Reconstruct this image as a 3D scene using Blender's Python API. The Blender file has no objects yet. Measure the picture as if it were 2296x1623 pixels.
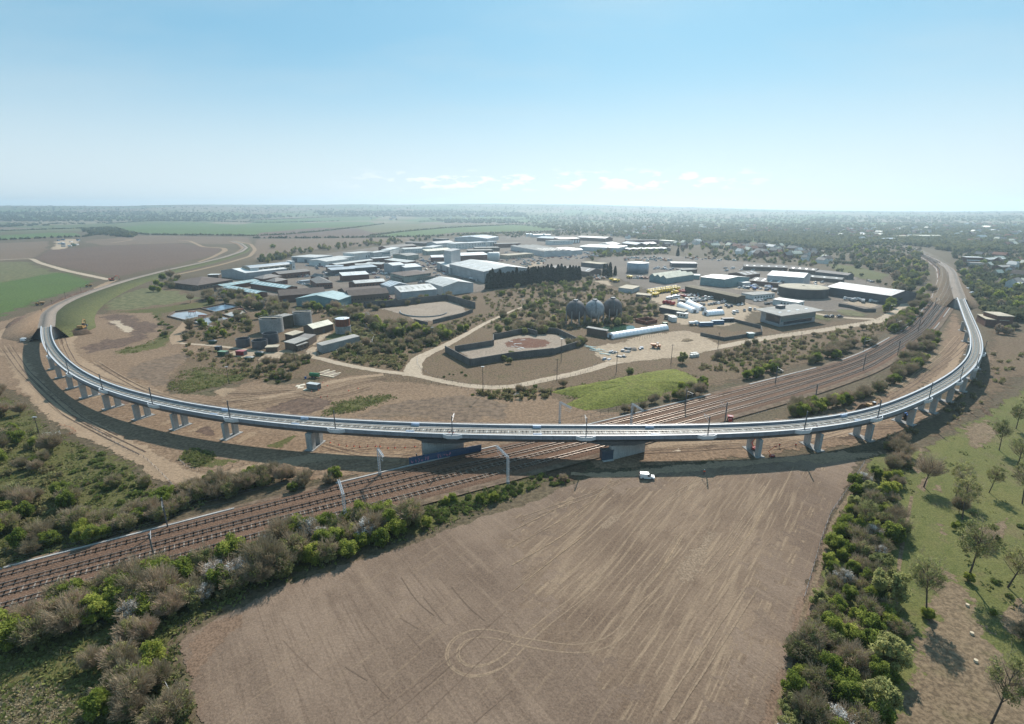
import bpy, bmesh, math, random
import numpy as np
from mathutils import Vector, Matrix, noise as mnoise
from mathutils.geometry import delaunay_2d_cdt

# ------------------------------------------------------------------ camera, sky, sun, exposure
S = bpy.context.scene
R = math.radians
CAM_H, PITCH, FOC = 80.0, R(16.66), 1148.0        # metres, downward tilt, focal length for a 2296 px wide picture
SUN_EL, SUN_AZ = R(40), R(17)                      # azimuth clockwise from +Y
cd = bpy.data.cameras.new('camera'); cam = bpy.data.objects.new('camera', cd)
S.collection.objects.link(cam)
cam.location = (0, 0, CAM_H); cam.rotation_euler = (R(90) - PITCH, 0, 0)
cd.sensor_width = 36; cd.lens = 36 * FOC / 2296
cd.clip_start = 0.5; cd.clip_end = 60000
S.camera = cam
S.view_settings.view_transform = 'Standard'; S.view_settings.look = 'None'
S.view_settings.gamma = 1; S.view_settings.exposure = 0.40
W = bpy.data.worlds.new('World'); S.world = W; W.use_nodes = True
def build_world():
    nt = W.node_tree; N = nt.nodes; L = nt.links; N.clear()
    out = N.new('ShaderNodeOutputWorld'); bg = N.new('ShaderNodeBackground'); bg.inputs[1].default_value = 0.064
    sky = N.new('ShaderNodeTexSky'); sky.sky_type = 'NISHITA'; sky.sun_disc = False
    sky.sun_elevation = SUN_EL; sky.sun_rotation = SUN_AZ
    sky.air_density = 1.0; sky.dust_density = 0.6; sky.ozone_density = 1.6; sky.altitude = 100
    tc = N.new('ShaderNodeTexCoord'); sep = N.new('ShaderNodeSeparateXYZ'); L.new(tc.outputs['Generated'], sep.inputs[0])
    def mth(op, a, b=None, clamp=False):
        m = N.new('ShaderNodeMath'); m.operation = op; m.use_clamp = clamp
        for i, q in enumerate((a, b)):
            if q is None: continue
            if isinstance(q, (int, float)): m.inputs[i].default_value = q
            else: L.new(q, m.inputs[i])
        return m.outputs[0]
    def ramp(v, a, b, lo=0., hi=1.):
        m = N.new('ShaderNodeMapRange'); m.interpolation_type = 'SMOOTHSTEP'; L.new(v, m.inputs[0])
        m.inputs[1].default_value = a; m.inputs[2].default_value = b; m.inputs[3].default_value = lo; m.inputs[4].default_value = hi
        return m.outputs[0]
    def nz(scale, detail, vec):
        n = N.new('ShaderNodeTexNoise'); n.inputs['Scale'].default_value = scale; n.inputs['Detail'].default_value = detail
        L.new(vec, n.inputs['Vector']); return n.outputs['Fac']
    X, Y, Z = sep.outputs
    # thin high veil: projected on a flat layer so it stretches towards the horizon
    za = mth('ADD', mth('MAXIMUM', Z, 0.0), 0.12)
    cx = N.new('ShaderNodeCombineXYZ'); L.new(mth('DIVIDE', X, za), cx.inputs[0]); L.new(mth('MULTIPLY', mth('DIVIDE', Y, za), 1.8), cx.inputs[1])
    veil = mth('MULTIPLY', ramp(nz(0.75, 6, cx.outputs[0]), 0.42, 0.72), ramp(Z, 0.05, 0.3, 0.05, 0.26))
    # low row of small cumulus just above the horizon
    mp = N.new('ShaderNodeMapping'); mp.inputs['Scale'].default_value = (1, 1, 3.2); L.new(tc.outputs['Generated'], mp.inputs[0])
    band = mth('MULTIPLY', ramp(Z, 0.028, 0.040), ramp(Z, 0.074, 0.052))
    az = mth('ARCTAN2', X, Y)
    side = mth('MULTIPLY', ramp(az, -0.36, -0.1), ramp(az, 0.52, 0.30))
    cum = mth('MULTIPLY', mth('MULTIPLY', ramp(nz(26, 7, mp.outputs[0]), 0.5, 0.62), band), side)
    # milky air towards the horizon
    milk = ramp(Z, 0.27, -0.01, 0.0, 0.85)
    def mix(f, a, col):
        m = N.new('ShaderNodeMix'); m.data_type = 'RGBA'; L.new(f, m.inputs[0]); L.new(a, m.inputs[6]); m.inputs[7].default_value = (*col, 1)
        return m.outputs[2]
    tn = N.new('ShaderNodeMix'); tn.data_type = 'RGBA'; tn.blend_type = 'MULTIPLY'; tn.inputs[0].default_value = 1.0
    L.new(sky.outputs[0], tn.inputs[6]); tn.inputs[7].default_value = (*SKY_TINT, 1)
    fl = N.new('ShaderNodeValue'); fl.outputs[0].default_value = .6
    c = mix(milk, mix(fl.outputs[0], tn.outputs[2], (3.5, 7.3, 10.2)), MILK)
    c = mix(veil, c, (7.6, 9.0, 9.6)); c = mix(mth('MULTIPLY', cum, 0.8), c, (13.5, 13.5, 13.4))
    L.new(c, bg.inputs[0]); L.new(bg.outputs[0], out.inputs[0])
SKY_TINT = (0.80, 1.15, 1.12); MILK = (10.2, 11.0, 11.4)
build_world()
sl = bpy.data.lights.new('sun', 'SUN'); sun = bpy.data.objects.new('sun', sl); S.collection.objects.link(sun)
sl.energy = 5.0; sl.angle = R(0.53); sl.color = (1, 0.945, 0.87)
sd = Vector((math.cos(SUN_EL) * math.sin(SUN_AZ), math.cos(SUN_EL) * math.cos(SUN_AZ), math.sin(SUN_EL)))
sun.rotation_euler = sd.to_track_quat('Z', 'Y').to_euler(); sun.location = sd * 300
S.render.engine = 'CYCLES'; C = S.cycles
C.max_bounces = 5; C.diffuse_bounces = 2; C.glossy_bounces = 2; C.transmission_bounces = 2; C.volume_bounces = 0; C.transparent_max_bounces = 12
C.use_denoising = True
C.sample_clamp_indirect = 8

# ------------------------------------------------------------------ picking ground points, mesh helpers
rnd = random.Random(11)
def G(x, y, z=0.0):
    """the world point at height z seen at (x, y) of a 2296 x 1623 picture"""
    u = (x - 1148) / FOC; v = -(y - 811.5) / FOC
    fw = math.cos(PITCH) + v * math.sin(PITCH); up = -math.sin(PITCH) + v * math.cos(PITCH)
    t = (z - CAM_H) / up
    return Vector((u * t, fw * t, z))
def PX(p):
    z = p[2] - CAM_H
    d = p[1] * math.cos(PITCH) - z * math.sin(PITCH); u = p[1] * math.sin(PITCH) + z * math.cos(PITCH)
    return 1148 + FOC * p[0] / d, 811.5 - FOC * u / d
ZM = {}
for r_, y0 in zip('abcd', (437.2, 728.7, 952.9, 1230.9)):
    for k_, x0 in zip('1234', (0, 574, 1148, 1722)): ZM[r_ + k_] = (x0, y0, .25)
for k_, x0 in zip('BCDEFG', (392.4, 700.7, 1009, 1317.3, 1625.6, 1959.6)): ZM[k_] = (x0, 504.5, .14648)
ZM['P'] = (0, 0, 1)
def zp(k, x, y): a = ZM[k]; return a[0] + x * a[2], a[1] + y * a[2]
def gz(k, x, y, z=0.0): return G(*zp(k, x, y), z)
def pts(k, lst): return [zp(k, *q) for q in lst]
def gpts(k, lst, z=0.0): return [G(*zp(k, *q), z) for q in lst]
COL = S.collection
def link(o): COL.objects.link(o); return o
def tag(o, label=None, cat=None, group=None, kind=None):
    for k, v in (('label', label), ('category', cat), ('group', group), ('kind', kind)):
        if v: o[k] = v
    return o
def thing(name, label, cat, loc=(0, 0, 0), rz=0.0, group=None):
    o = link(bpy.data.objects.new(name, None)); o.location = loc; o.rotation_euler = (0, 0, rz); o.empty_display_size = 1
    return tag(o, label, cat, group)
class MB:
    def __init__(s): s.v = []; s.f = []; s.m = []; s.at = {}
    def add(s, vs, fs, mi=0):
        n = len(s.v); s.v.extend([tuple(q) for q in vs]); s.f.extend([tuple(i + n for i in f) for f in fs]); s.m.extend([mi] * len(fs)); return n
    def box(s, x0, x1, y0, y1, z0, z1, mi=0, M=None):
        vs = [(x, y, z) for z in (z0, z1) for x, y in ((x0, y0), (x1, y0), (x1, y1), (x0, y1))]
        if M is not None: vs = [M @ Vector(q) for q in vs]
        s.add(vs, [(3, 2, 1, 0), (4, 5, 6, 7), (0, 1, 5, 4), (1, 2, 6, 5), (2, 3, 7, 6), (3, 0, 4, 7)], mi)
    def taper(s, bot, top, mi=0, M=None):
        """two equal rings (lists of points) skinned and capped"""
        n = len(bot); vs = list(bot) + list(top)
        if M is not None: vs = [M @ Vector(q) for q in vs]
        s.add(vs, [tuple(range(n))[::-1], tuple(range(n, 2 * n))] + [(i, (i + 1) % n, n + (i + 1) % n, n + i) for i in range(n)], mi)
    def tube(s, a, b, r0, r1=None, n=6, mi=0, caps=True):
        r1 = r0 if r1 is None else r1; a = Vector(a); b = Vector(b); d = (b - a)
        if d.length < 1e-6: return
        q = d.to_track_quat('Z', 'Y'); cs = [(math.cos(2 * math.pi * i / n), math.sin(2 * math.pi * i / n)) for i in range(n)]
        vs = [a + q @ Vector((c * r0, e * r0, 0)) for c, e in cs] + [b + q @ Vector((c * r1, e * r1, 0)) for c, e in cs]
        fs = [(i, (i + 1) % n, n + (i + 1) % n, n + i) for i in range(n)]
        if caps: fs += [tuple(range(n))[::-1], tuple(range(n, 2 * n))]
        s.add(vs, fs, mi)
    def cyl(s, x, y, z0, z1, r0, r1=None, n=24, mi=0, caps=True): s.tube((x, y, z0), (x, y, z1), r0, r1, n, mi, caps)
    def mesh(s, name, mats, smooth=False):
        me = bpy.data.meshes.new(name); me.from_pydata(s.v, [], s.f)
        mats = mats if isinstance(mats, (list, tuple)) else [mats]
        for m in mats: me.materials.append(m)
        if len(mats) > 1: me.polygons.foreach_set('material_index', np.array(s.m, dtype=np.int32))
        if smooth: me.polygons.foreach_set('use_smooth', np.ones(len(s.f), dtype=bool))
        for k, (dom, vals) in s.at.items():
            a = me.attributes.new(k, 'FLOAT', dom); a.data.foreach_set('value', np.array(vals, dtype=np.float32))
        me.update(); return me
    def obj(s, name, mats, parent=None, smooth=False):
        o = link(bpy.data.objects.new(name, s.mesh(name, mats, smooth)))
        if parent is not None: o.parent = parent
        return o
def np_mesh(name, V, Fq, mats, attr=None, midx=None):
    """fast mesh from an (n,3) array and an (m,k) face array"""
    me = bpy.data.meshes.new(name); V = np.asarray(V, np.float32); Fq = np.asarray(Fq, np.int32); k = Fq.shape[1]
    me.vertices.add(len(V)); me.vertices.foreach_set('co', V.ravel())
    me.loops.add(Fq.size); me.loops.foreach_set('vertex_index', Fq.ravel())
    me.polygons.add(len(Fq)); me.polygons.foreach_set('loop_start', np.arange(0, Fq.size, k, dtype=np.int32))
    try: me.polygons.foreach_set('loop_total', np.full(len(Fq), k, np.int32))
    except Exception: pass
    for m in (mats if isinstance(mats, (list, tuple)) else [mats]): me.materials.append(m)
    if midx is not None: me.polygons.foreach_set('material_index', np.asarray(midx, np.int32))
    if attr is not None:
        a = me.attributes.new('tint', 'FLOAT', 'POINT'); a.data.foreach_set('value', np.asarray(attr, np.float32))
    me.update(calc_edges=True); me.validate(); return me
def copy_tree(o, parent=None):
    c = link(o.copy())
    if parent is not None: c.parent = parent
    for ch in list(o.children): copy_tree(ch, c)
    return c
def inpoly(p, poly):
    x, y = p; c = False; j = len(poly) - 1
    for i in range(len(poly)):
        xi, yi = poly[i]; xj, yj = poly[j]
        if (yi > y) != (yj > y) and x < (xj - xi) * (y - yi) / (yj - yi) + xi: c = not c
        j = i
    return c
def resample(P_, step):
    P_ = np.array([tuple(q)[:2] for q in P_], float); s = np.r_[0, np.cumsum(np.linalg.norm(np.diff(P_, axis=0), axis=1))]
    n = max(2, int(s[-1] / step) + 1); t = np.linspace(0, s[-1], n)
    return np.c_[np.interp(t, s, P_[:, 0]), np.interp(t, s, P_[:, 1])]
def smooth_line(P_, step=3.0, k=8):
    a = resample(P_, step); n = len(a); k = min(k, max(1, n // 4))
    pad = np.vstack([2 * a[0] - a[1:k + 1][::-1], a, 2 * a[-1] - a[-k - 1:-1][::-1]])
    w = np.hanning(2 * k + 3)[1:-1]; w /= w.sum()
    return np.c_[np.convolve(pad[:, 0], w, 'valid'), np.convolve(pad[:, 1], w, 'valid')]
def normals2(a):
    t = np.gradient(a, axis=0); t /= np.linalg.norm(t, axis=1)[:, None] + 1e-9
    return np.c_[-t[:, 1], t[:, 0]], t

# ------------------------------------------------------------------ materials
MATS = {}
DIM = (.735, .668, .628)                                    # soils measured a little lighter than they are
def nodes(name):
    m = bpy.data.materials.new(name); m.use_nodes = True; MATS[name] = m
    nt = m.node_tree; return m, nt, nt.nodes, nt.links, nt.nodes['Principled BSDF']
def noise_node(N, L, vec, scale, detail=4, rough=.55, mapping=None):
    n = N.new('ShaderNodeTexNoise'); n.inputs['Scale'].default_value = scale; n.inputs['Detail'].default_value = detail; n.inputs['Roughness'].default_value = rough
    if mapping:
        mp = N.new('ShaderNodeMapping'); mp.vector_type = 'TEXTURE'; mp.inputs['Rotation'].default_value = (0, 0, mapping[0]); mp.inputs['Scale'].default_value = (*mapping[1], 1)
        L.new(vec, mp.inputs[0]); vec = mp.outputs[0]
    L.new(vec, n.inputs['Vector']); return n.outputs['Fac']
def maprange(N, L, v, a, b, lo=0., hi=1.):
    m = N.new('ShaderNodeMapRange'); m.interpolation_type = 'SMOOTHSTEP'; L.new(v, m.inputs[0])
    for i, q in enumerate((a, b, lo, hi)): m.inputs[i + 1].default_value = q
    return m.outputs[0]
def mixc(N, L, f, a, b, mode='MIX'):
    m = N.new('ShaderNodeMix'); m.data_type = 'RGBA'; m.blend_type = mode
    for i, q in ((0, f), (6, a), (7, b)):
        if isinstance(q, (int, float)): m.inputs[i].default_value = q
        elif isinstance(q, tuple): m.inputs[i].default_value = (*q, 1)
        else: L.new(q, m.inputs[i])
    return m.outputs[2]
def plain(name, col, rough=.7, metal=0.0, var=.18, scale=.6, bump=0.0, spec=.4, fine=0.0):
    """one surface colour with blotches of wear"""
    if name in MATS: return MATS[name]
    m, nt, N, L, b = nodes(name)
    tc = N.new('ShaderNodeTexCoord'); f = noise_node(N, L, tc.outputs['Object'], scale, 5)
    lo = tuple(c * (1 - var) for c in col); hi = tuple(min(1, c * (1 + var)) for c in col)
    c = mixc(N, L, maprange(N, L, f, .3, .7), lo, hi)
    if fine:
        g = noise_node(N, L, tc.outputs['Object'], scale * 9, 3); c = mixc(N, L, fine, c, mixc(N, L, maprange(N, L, g, .35, .65), tuple(x * .5 for x in col), tuple(min(1, x * 1.35) for x in col)))
    L.new(c, b.inputs['Base Color']); b.inputs['Roughness'].default_value = rough; b.inputs['Metallic'].default_value = metal
    b.inputs['Specular IOR Level'].default_value = spec
    if 'concrete' in name or 'girder' in name or 'parapet' in name or 'render' in name:      # rain streaks down the faces
        mp = N.new('ShaderNodeMapping'); mp.inputs['Scale'].default_value = (1.1, 1.1, .06); L.new(tc.outputs['Object'], mp.inputs[0])
        f = noise_node(N, L, mp.outputs[0], 1.4, 4, .7); c = mixc(N, L, maprange(N, L, f, .52, .7, 0, .5), c, tuple(x * .42 for x in col)); L.new(c, b.inputs['Base Color'])
    if bump:
        bp = N.new('ShaderNodeBump'); bp.inputs['Strength'].default_value = bump; bp.inputs['Distance'].default_value = .1
        L.new(noise_node(N, L, tc.outputs['Object'], scale * 8, 4), bp.inputs['Height']); L.new(bp.outputs[0], b.inputs['Normal'])
    return m
def ground(name, cols, s=(.02, .12, .9), bump=.5, streak=None, edge=True, amt=(.8, .6, .45), far=None):
    """bare or grassy earth: three scales of mottling, optional stretched streaks [(angle, length, width, colour, low, high)], ragged soft rim"""
    m, nt, N, L, b = nodes(name); dim = lambda c: tuple(x * k_ for x, k_ in zip(c, DIM)); cols = [dim(c) for c in cols]; streak = [(*q[:3], dim(q[3]), *q[4:]) for q in (streak or [])]
    g = N.new('ShaderNodeNewGeometry'); P_ = g.outputs['Position']
    c = mixc(N, L, maprange(N, L, noise_node(N, L, P_, s[0], 5, .6), .36, .64), cols[0], cols[1])
    f2 = noise_node(N, L, P_, s[1], 6, .65)
    mm = N.new('ShaderNodeMath'); mm.operation = 'MULTIPLY'; mm.inputs[1].default_value = amt[1]; L.new(maprange(N, L, f2, .5, .68), mm.inputs[0])
    c = mixc(N, L, mm.outputs[0], c, cols[2])
    for (ang, ln, wd, col, lo, hi, am) in (streak or []):
        f = noise_node(N, L, P_, 1.0, 4, .6, (ang, (ln, wd)))
        mm = N.new('ShaderNodeMath'); mm.operation = 'MULTIPLY'; mm.inputs[1].default_value = am; L.new(maprange(N, L, f, lo, hi), mm.inputs[0])
        c = mixc(N, L, mm.outputs[0], c, col)
    f3 = noise_node(N, L, P_, s[2], 5, .75); dk = tuple(x * .42 for x in cols[0]); lt = tuple(min(1, x * 1.6) for x in cols[1])
    ff = mixc(N, L, maprange(N, L, f3, .38, .62), dk, lt); c = mixc(N, L, amt[2], c, ff)
    if far:                                             # a patchwork of distant fields
        v = N.new('ShaderNodeTexVoronoi'); v.inputs['Scale'].default_value = .0021; L.new(P_, v.inputs['Vector']); sp = N.new('ShaderNodeSeparateColor'); L.new(v.outputs['Color'], sp.inputs[0]); fc = dim(far[0])
        for i, q in enumerate(far[1:]): fc = mixc(N, L, maprange(N, L, sp.outputs[0], .2 * i + .2, .2 * i + .21), fc, dim(q))
        ln = N.new('ShaderNodeVectorMath'); ln.operation = 'LENGTH'; L.new(P_, ln.inputs[0]); c = mixc(N, L, maprange(N, L, ln.outputs['Value'], 2300, 2900), c, fc)
    L.new(c, b.inputs['Base Color']); b.inputs['Roughness'].default_value = .95; b.inputs['Specular IOR Level'].default_value = .15
    if bump:
        bp = N.new('ShaderNodeBump'); bp.inputs['Strength'].default_value = bump; bp.inputs['Distance'].default_value = .35
        L.new(noise_node(N, L, P_, s[2] * .7, 6, .7), bp.inputs['Height']); L.new(bp.outputs[0], b.inputs['Normal'])
    if edge:
        at = N.new('ShaderNodeAttribute'); at.attribute_name = 'edge'
        e = noise_node(N, L, P_, s[1] * 2.2, 6, .7)
        e = maprange(N, L, e, .3, .7, 0., 1.); sm = N.new('ShaderNodeMath'); sm.operation = 'ADD'; L.new(at.outputs['Fac'], sm.inputs[0]); L.new(e, sm.inputs[1])
        al = maprange(N, L, sm.outputs[0], .93, .945)
        tr = N.new('ShaderNodeBsdfTransparent'); mx = N.new('ShaderNodeMixShader')
        L.new(al, mx.inputs[0]); L.new(tr.outputs[0], mx.inputs[1]); L.new(b.outputs[0], mx.inputs[2]); L.new(mx.outputs[0], N['Material Output'].inputs[0])
    return m
def leafy(name, c1, c2, c3, transl=.56):
    """leaf or twig cards: the tint stored per clump picks the colour, every tree shifts a little"""
    m, nt, N, L, b = nodes(name); N.remove(b)
    at = N.new('ShaderNodeAttribute'); at.attribute_name = 'tint'; oi = N.new('ShaderNodeObjectInfo')
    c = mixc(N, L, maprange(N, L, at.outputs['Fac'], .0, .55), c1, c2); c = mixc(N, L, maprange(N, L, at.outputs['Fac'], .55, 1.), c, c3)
    hs = N.new('ShaderNodeHueSaturation'); L.new(c, hs.inputs['Color'])
    mr = N.new('ShaderNodeMapRange'); L.new(oi.outputs['Random'], mr.inputs[0]); mr.inputs[3].default_value = .72; mr.inputs[4].default_value = 1.28; L.new(mr.outputs[0], hs.inputs['Value'])
    m2 = N.new('ShaderNodeMath'); m2.operation = 'MULTIPLY_ADD'; L.new(oi.outputs['Random'], m2.inputs[0]); m2.inputs[1].default_value = -.03; m2.inputs[2].default_value = .515; L.new(m2.outputs[0], hs.inputs['Hue'])
    d = N.new('ShaderNodeBsdfDiffuse'); t = N.new('ShaderNodeBsdfTranslucent'); L.new(hs.outputs[0], d.inputs[0]); L.new(hs.outputs[0], t.inputs[0])
    mx = N.new('ShaderNodeMixShader'); mx.inputs[0].default_value = transl; L.new(d.outputs[0], mx.inputs[1]); L.new(t.outputs[0], mx.inputs[2]); L.new(mx.outputs[0], N['Material Output'].inputs[0])
    return m
# ------------------------------------------------------------------ terrain and ground sheets
def hill(x, y):
    d = math.hypot(x, y)
    if d < 3000: return 0.0
    px = 1148 + FOC * x / max(y, .2 * d) * .958
    crest = np.interp(px, [-400, 0, 300, 420, 900, 1130, 1300, 1500, 1700, 1900, 2100, 2296, 2700], [112, 112, 112, 128, 142, 156, 142, 100, 64, 46, 46, 58, 70])
    t = min(1, (d - 3000) / 5600); t = t * t * (3 - 2 * t)
    return crest * t * (1 + .12 * mnoise.noise(Vector((x / 900, y / 900, 3)))) 
def GH(x, y):
    """ground point seen at (x, y), rising ground included"""
    if y > 497: return G(x, y)
    d = (G(x, 600) - Vector((0, 0, CAM_H))); e = G(x, y, 0) if y > 472 else None
    u = (x - 1148) / FOC; v = -(y - 811.5) / FOC; w = Vector((u, math.cos(PITCH) + v * math.sin(PITCH), -math.sin(PITCH) + v * math.cos(PITCH)))
    lo = 0; t = 200.
    while t < 9000:
        p = Vector((0, 0, CAM_H)) + w * t
        if p.z < hill(p.x, p.y): return Vector((p.x, p.y, hill(p.x, p.y)))
        t += 40
    return None
def terrain():
    rs = list(np.geomspace(8, 3000, 60)) + list(np.linspace(3080, 9000, 90)); A = 300
    V = [(0, 0, 0)]; Fc = []
    for r in rs:
        for k in range(A):
            a = 2 * math.pi * k / A; x, y = r * math.sin(a), r * math.cos(a); V.append((x, y, hill(x, y)))
    for k in range(A): Fc.append((0, 1 + (k + 1) % A, 1 + k, 1 + k))
    for i in range(len(rs) - 1):
        for k in range(A):
            p, q = 1 + i * A + k, 1 + i * A + (k + 1) % A; Fc.append((p, q, q + A, p + A))
    mb = MB(); mb.v = V; mb.f = [f if f[2] != f[3] else f[:3] for f in Fc]; mb.m = [0] * len(Fc)
    o = mb.obj('ground', ground('scrub_ground', [(.105, .088, .058), (.15, .125, .082), (.075, .095, .032)], s=(.012, .09, .8), edge=False, far=[(.10, .17, .06), (.15, .17, .08), (.19, .16, .115), (.12, .15, .065), (.24, .22, .15)]), smooth=True)
    tag(o, kind='structure')
terrain()
SHEETS = [0]; LAID = []; ROADS = []; CLEAR = []
def level(xs, ys, step=.005, base=.025):
    """height that clears every sheet already lying under this one"""
    SHEETS[0] += 1; bb = (min(xs), max(xs), min(ys), max(ys))
    z = max([base] + [q[4] + step for q in LAID if q[0] < bb[1] and q[1] > bb[0] and q[2] < bb[3] and q[3] > bb[2]])
    LAID.append((*bb, z)); return z
def outline(poly, step, jit, seed):
    out = []
    for i in range(len(poly)):
        a = poly[i]; b = poly[(i + 1) % len(poly)]; n = max(1, int((b - a).length / step))
        for k in range(n): out.append(a.lerp(b, k / n))
    res = []
    for i, p in enumerate(out):
        t = (out[(i + 1) % len(out)] - out[i - 1]); nrm = Vector((-t.y, t.x, 0)); nrm.normalize()
        d = jit * (mnoise.noise(Vector((p.x / (jit * 9 + 1), p.y / (jit * 9 + 1), seed))) + .6 * mnoise.noise(Vector((p.x / (jit * 2.2 + .4), p.y / (jit * 2.2 + .4), seed + 5))))
        res.append(p + nrm * d)
    return res
def sheet(name, mat, k, lst, jit=None, soft=None, step=None, kind='structure'):
    """a patch of ground of one kind, lying a few millimetres above the sheet below it, with a ragged soft rim"""
    base = [GH(*q) or G(q[0], 497) for q in pts(k, lst)]
    D = (sum(base, Vector()) / len(base)).length
    jit = .35 + D * .004 if jit is None else jit; soft = (1.0 + D * .006 if soft is None else soft) * (2.6 if 'patch' in name or 'rough' in name or 'soil' in name else 1.5); step = max(1.2, D * .012) if step is None else step
    o = outline(base, step, jit, SHEETS[0] * 7.3); n = len(o); xy = np.array([(q.x, q.y) for q in o]); nx = np.roll(xy, -1, 0)
    cr = (xy[:, 0] * nx[:, 1] - nx[:, 0] * xy[:, 1]).sum() / 2; per = np.linalg.norm(nx - xy, axis=1).sum(); soft = min(soft, abs(cr) / per * .9)
    z = level(xy[:, 0], xy[:, 1])
    nr = np.c_[-(nx - np.roll(xy, 1, 0))[:, 1], (nx - np.roll(xy, 1, 0))[:, 0]]; nr /= np.linalg.norm(nr, axis=1)[:, None] + 1e-9; nr *= np.sign(cr)
    def dist(p):
        d = nx - xy; t = np.clip(((p - xy) * d).sum(1) / ((d * d).sum(1) + 1e-9), 0, 1); return np.sqrt((((xy + d * t[:, None]) - p) ** 2).sum(1).min())
    poly = [tuple(q) for q in xy]; cand = []
    if 'yard' in name or 'concrete' in name or 'rusty' in name: CLEAR.append((xy[:, 0].min(), xy[:, 0].max(), xy[:, 1].min(), xy[:, 1].max(), poly))
    for f in (.5, 1.05):
        for p in xy + nr * soft * f:
            if inpoly(p, poly):
                d = dist(p)
                if d > soft * f * .85: cand.append((p[0], p[1], min(1., d / soft)))
    P2 = [Vector(q) for q in poly] + [Vector(q[:2]) for q in cand]
    vs, _, fs, ov, _, _ = delaunay_2d_cdt(P2, [(i, (i + 1) % n) for i in range(n)], [list(range(n))], 1, 1e-4)
    ed = [1.] * len(vs)
    for i, org in enumerate(ov): ed[i] = min([1.] + [0. if j < n else cand[j - n][2] for j in org]) if org else 0.
    mb = MB(); mb.v = [(q.x, q.y, z + hill(q.x, q.y)) for q in vs]; mb.f = [tuple(f) for f in fs]; mb.m = [0] * len(fs); mb.at['edge'] = ('POINT', ed)
    ob = mb.obj(name, mat); tag(ob, kind=kind); return ob
def ribbon(name, mat, line, width, z=None, soft=.3, step=2.5, k=6, kind='structure', wob=0.0):
    """a road, track or wheel mark following a line of world points; soft is the ragged share of each side"""
    a = smooth_line(line, step, k); z = level(a[:, 0], a[:, 1]) if z is None else z; nr, _ = normals2(a); n = len(a); mb = MB(); ed = []
    ws = width if hasattr(width, '__len__') else [width, width]
    W_ = np.interp(np.linspace(0, 1, n), np.linspace(0, 1, len(ws)), ws)
    for i in range(n):
        w = W_[i] / 2 * (1 + wob * mnoise.noise(Vector((a[i][0] / 6, a[i][1] / 6, SHEETS[0]))))
        for t, e in ((-1, 0.), (-1 + soft, 1.), (1 - soft, 1.), (1, 0.)):
            mb.v.append((a[i][0] + nr[i][0] * w * t, a[i][1] + nr[i][1] * w * t, z)); ed.append(e)
    for i in range(n - 1):
        for j in range(3): q = i * 4 + j; mb.f.append((q, q + 1, q + 5, q + 4)); mb.m.append(0)
    if 'road' in name or 'track' in name and 'wheel' not in name: ROADS.extend((float(x), float(y), float(w) / 2 + 1.6) for (x, y), w in zip(a, W_))
    mb.at['edge'] = ('POINT', ed); o = mb.obj(name, mat); tag(o, kind=kind); return o

gf = dict(s=(.01, .08, .6))
M_green = ground('spring_crop', [(.075, .135, .035), (.10, .165, .045), (.085, .115, .045)], s=(.006, .05, .6), bump=.3, streak=[(.5, 60, 3, (.13, .15, .06), .5, .66, .5)])
M_farg = ground('far_crop', [(.085, .15, .045), (.11, .18, .055), (.10, .13, .05)], s=(.002, .012, .2), bump=0)
M_olive = ground('young_crop', [(.14, .16, .075), (.17, .165, .09), (.12, .15, .06)], s=(.003, .02, .2), bump=0)
M_plough = ground('ploughed_soil', [(.135, .096, .074), (.165, .12, .092), (.11, .08, .06)], s=(.004, .03, .4), bump=.3, streak=[(.15, 160, 5, (.18, .135, .105), .5, .64, .5)])
M_fallow = ground('fallow_soil', [(.175, .135, .10), (.205, .16, .118), (.14, .135, .075)], s=(.004, .03, .4), bump=.3, streak=[(-.1, 120, 4, (.27, .20, .13), .52, .66, .6)])
M_dirt = ground('site_dirt', [(.215, .155, .105), (.275, .205, .14), (.16, .115, .078)], s=(.018, .10, .8), streak=[(.35, 22, 1.3, (.345, .265, .18), .52, .66, .7), (-.5, 18, 1.1, (.165, .118, .08), .55, .7, .6)])
M_road = ground('haul_road', [(.335, .258, .178), (.395, .31, .218), (.26, .195, .13)], s=(.03, .15, 1.), amt=(.8, .5, .25), bump=.25)
M_pale = ground('pale_concrete_road', [(.47, .41, .32), (.54, .475, .375), (.38, .32, .24)], s=(.02, .12, .7), amt=(.8, .5, .22), bump=.2)
M_yard = ground('yard_hardstanding', [(.40, .335, .25), (.47, .40, .30), (.30, .245, .18)], s=(.015, .09, .6), amt=(.8, .6, .3), bump=.2)
M_asph = ground('estate_asphalt', [(.17, .155, .135), (.23, .205, .175), (.13, .12, .10)], s=(.012, .06, .5), amt=(.8, .6, .3), bump=.2)
M_grass = ground('rough_grass', [(.095, .105, .036), (.13, .135, .048), (.165, .13, .08)], s=(.03, .2, 1.7), bump=.7, amt=(.8, .8, .5))
M_meadow = ground('meadow_grass', [(.125, .155, .048), (.175, .185, .065), (.20, .165, .10)], s=(.025, .09, 2.6), bump=.5, amt=(.8, .95, .4), streak=[(.7, 9, 3, (.10, .135, .035), .5, .64, .7)])
M_dry = ground('dry_grass', [(.20, .155, .105), (.245, .195, .13), (.13, .135, .055)], s=(.02, .12, 1.2), bump=.8, amt=(.8, .6, .5))
M_brush = ground('brown_rough', [(.15, .11, .072), (.19, .145, .095), (.105, .115, .042)], s=(.02, .13, 1.), bump=.9, amt=(.8, .75, .55))
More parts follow.
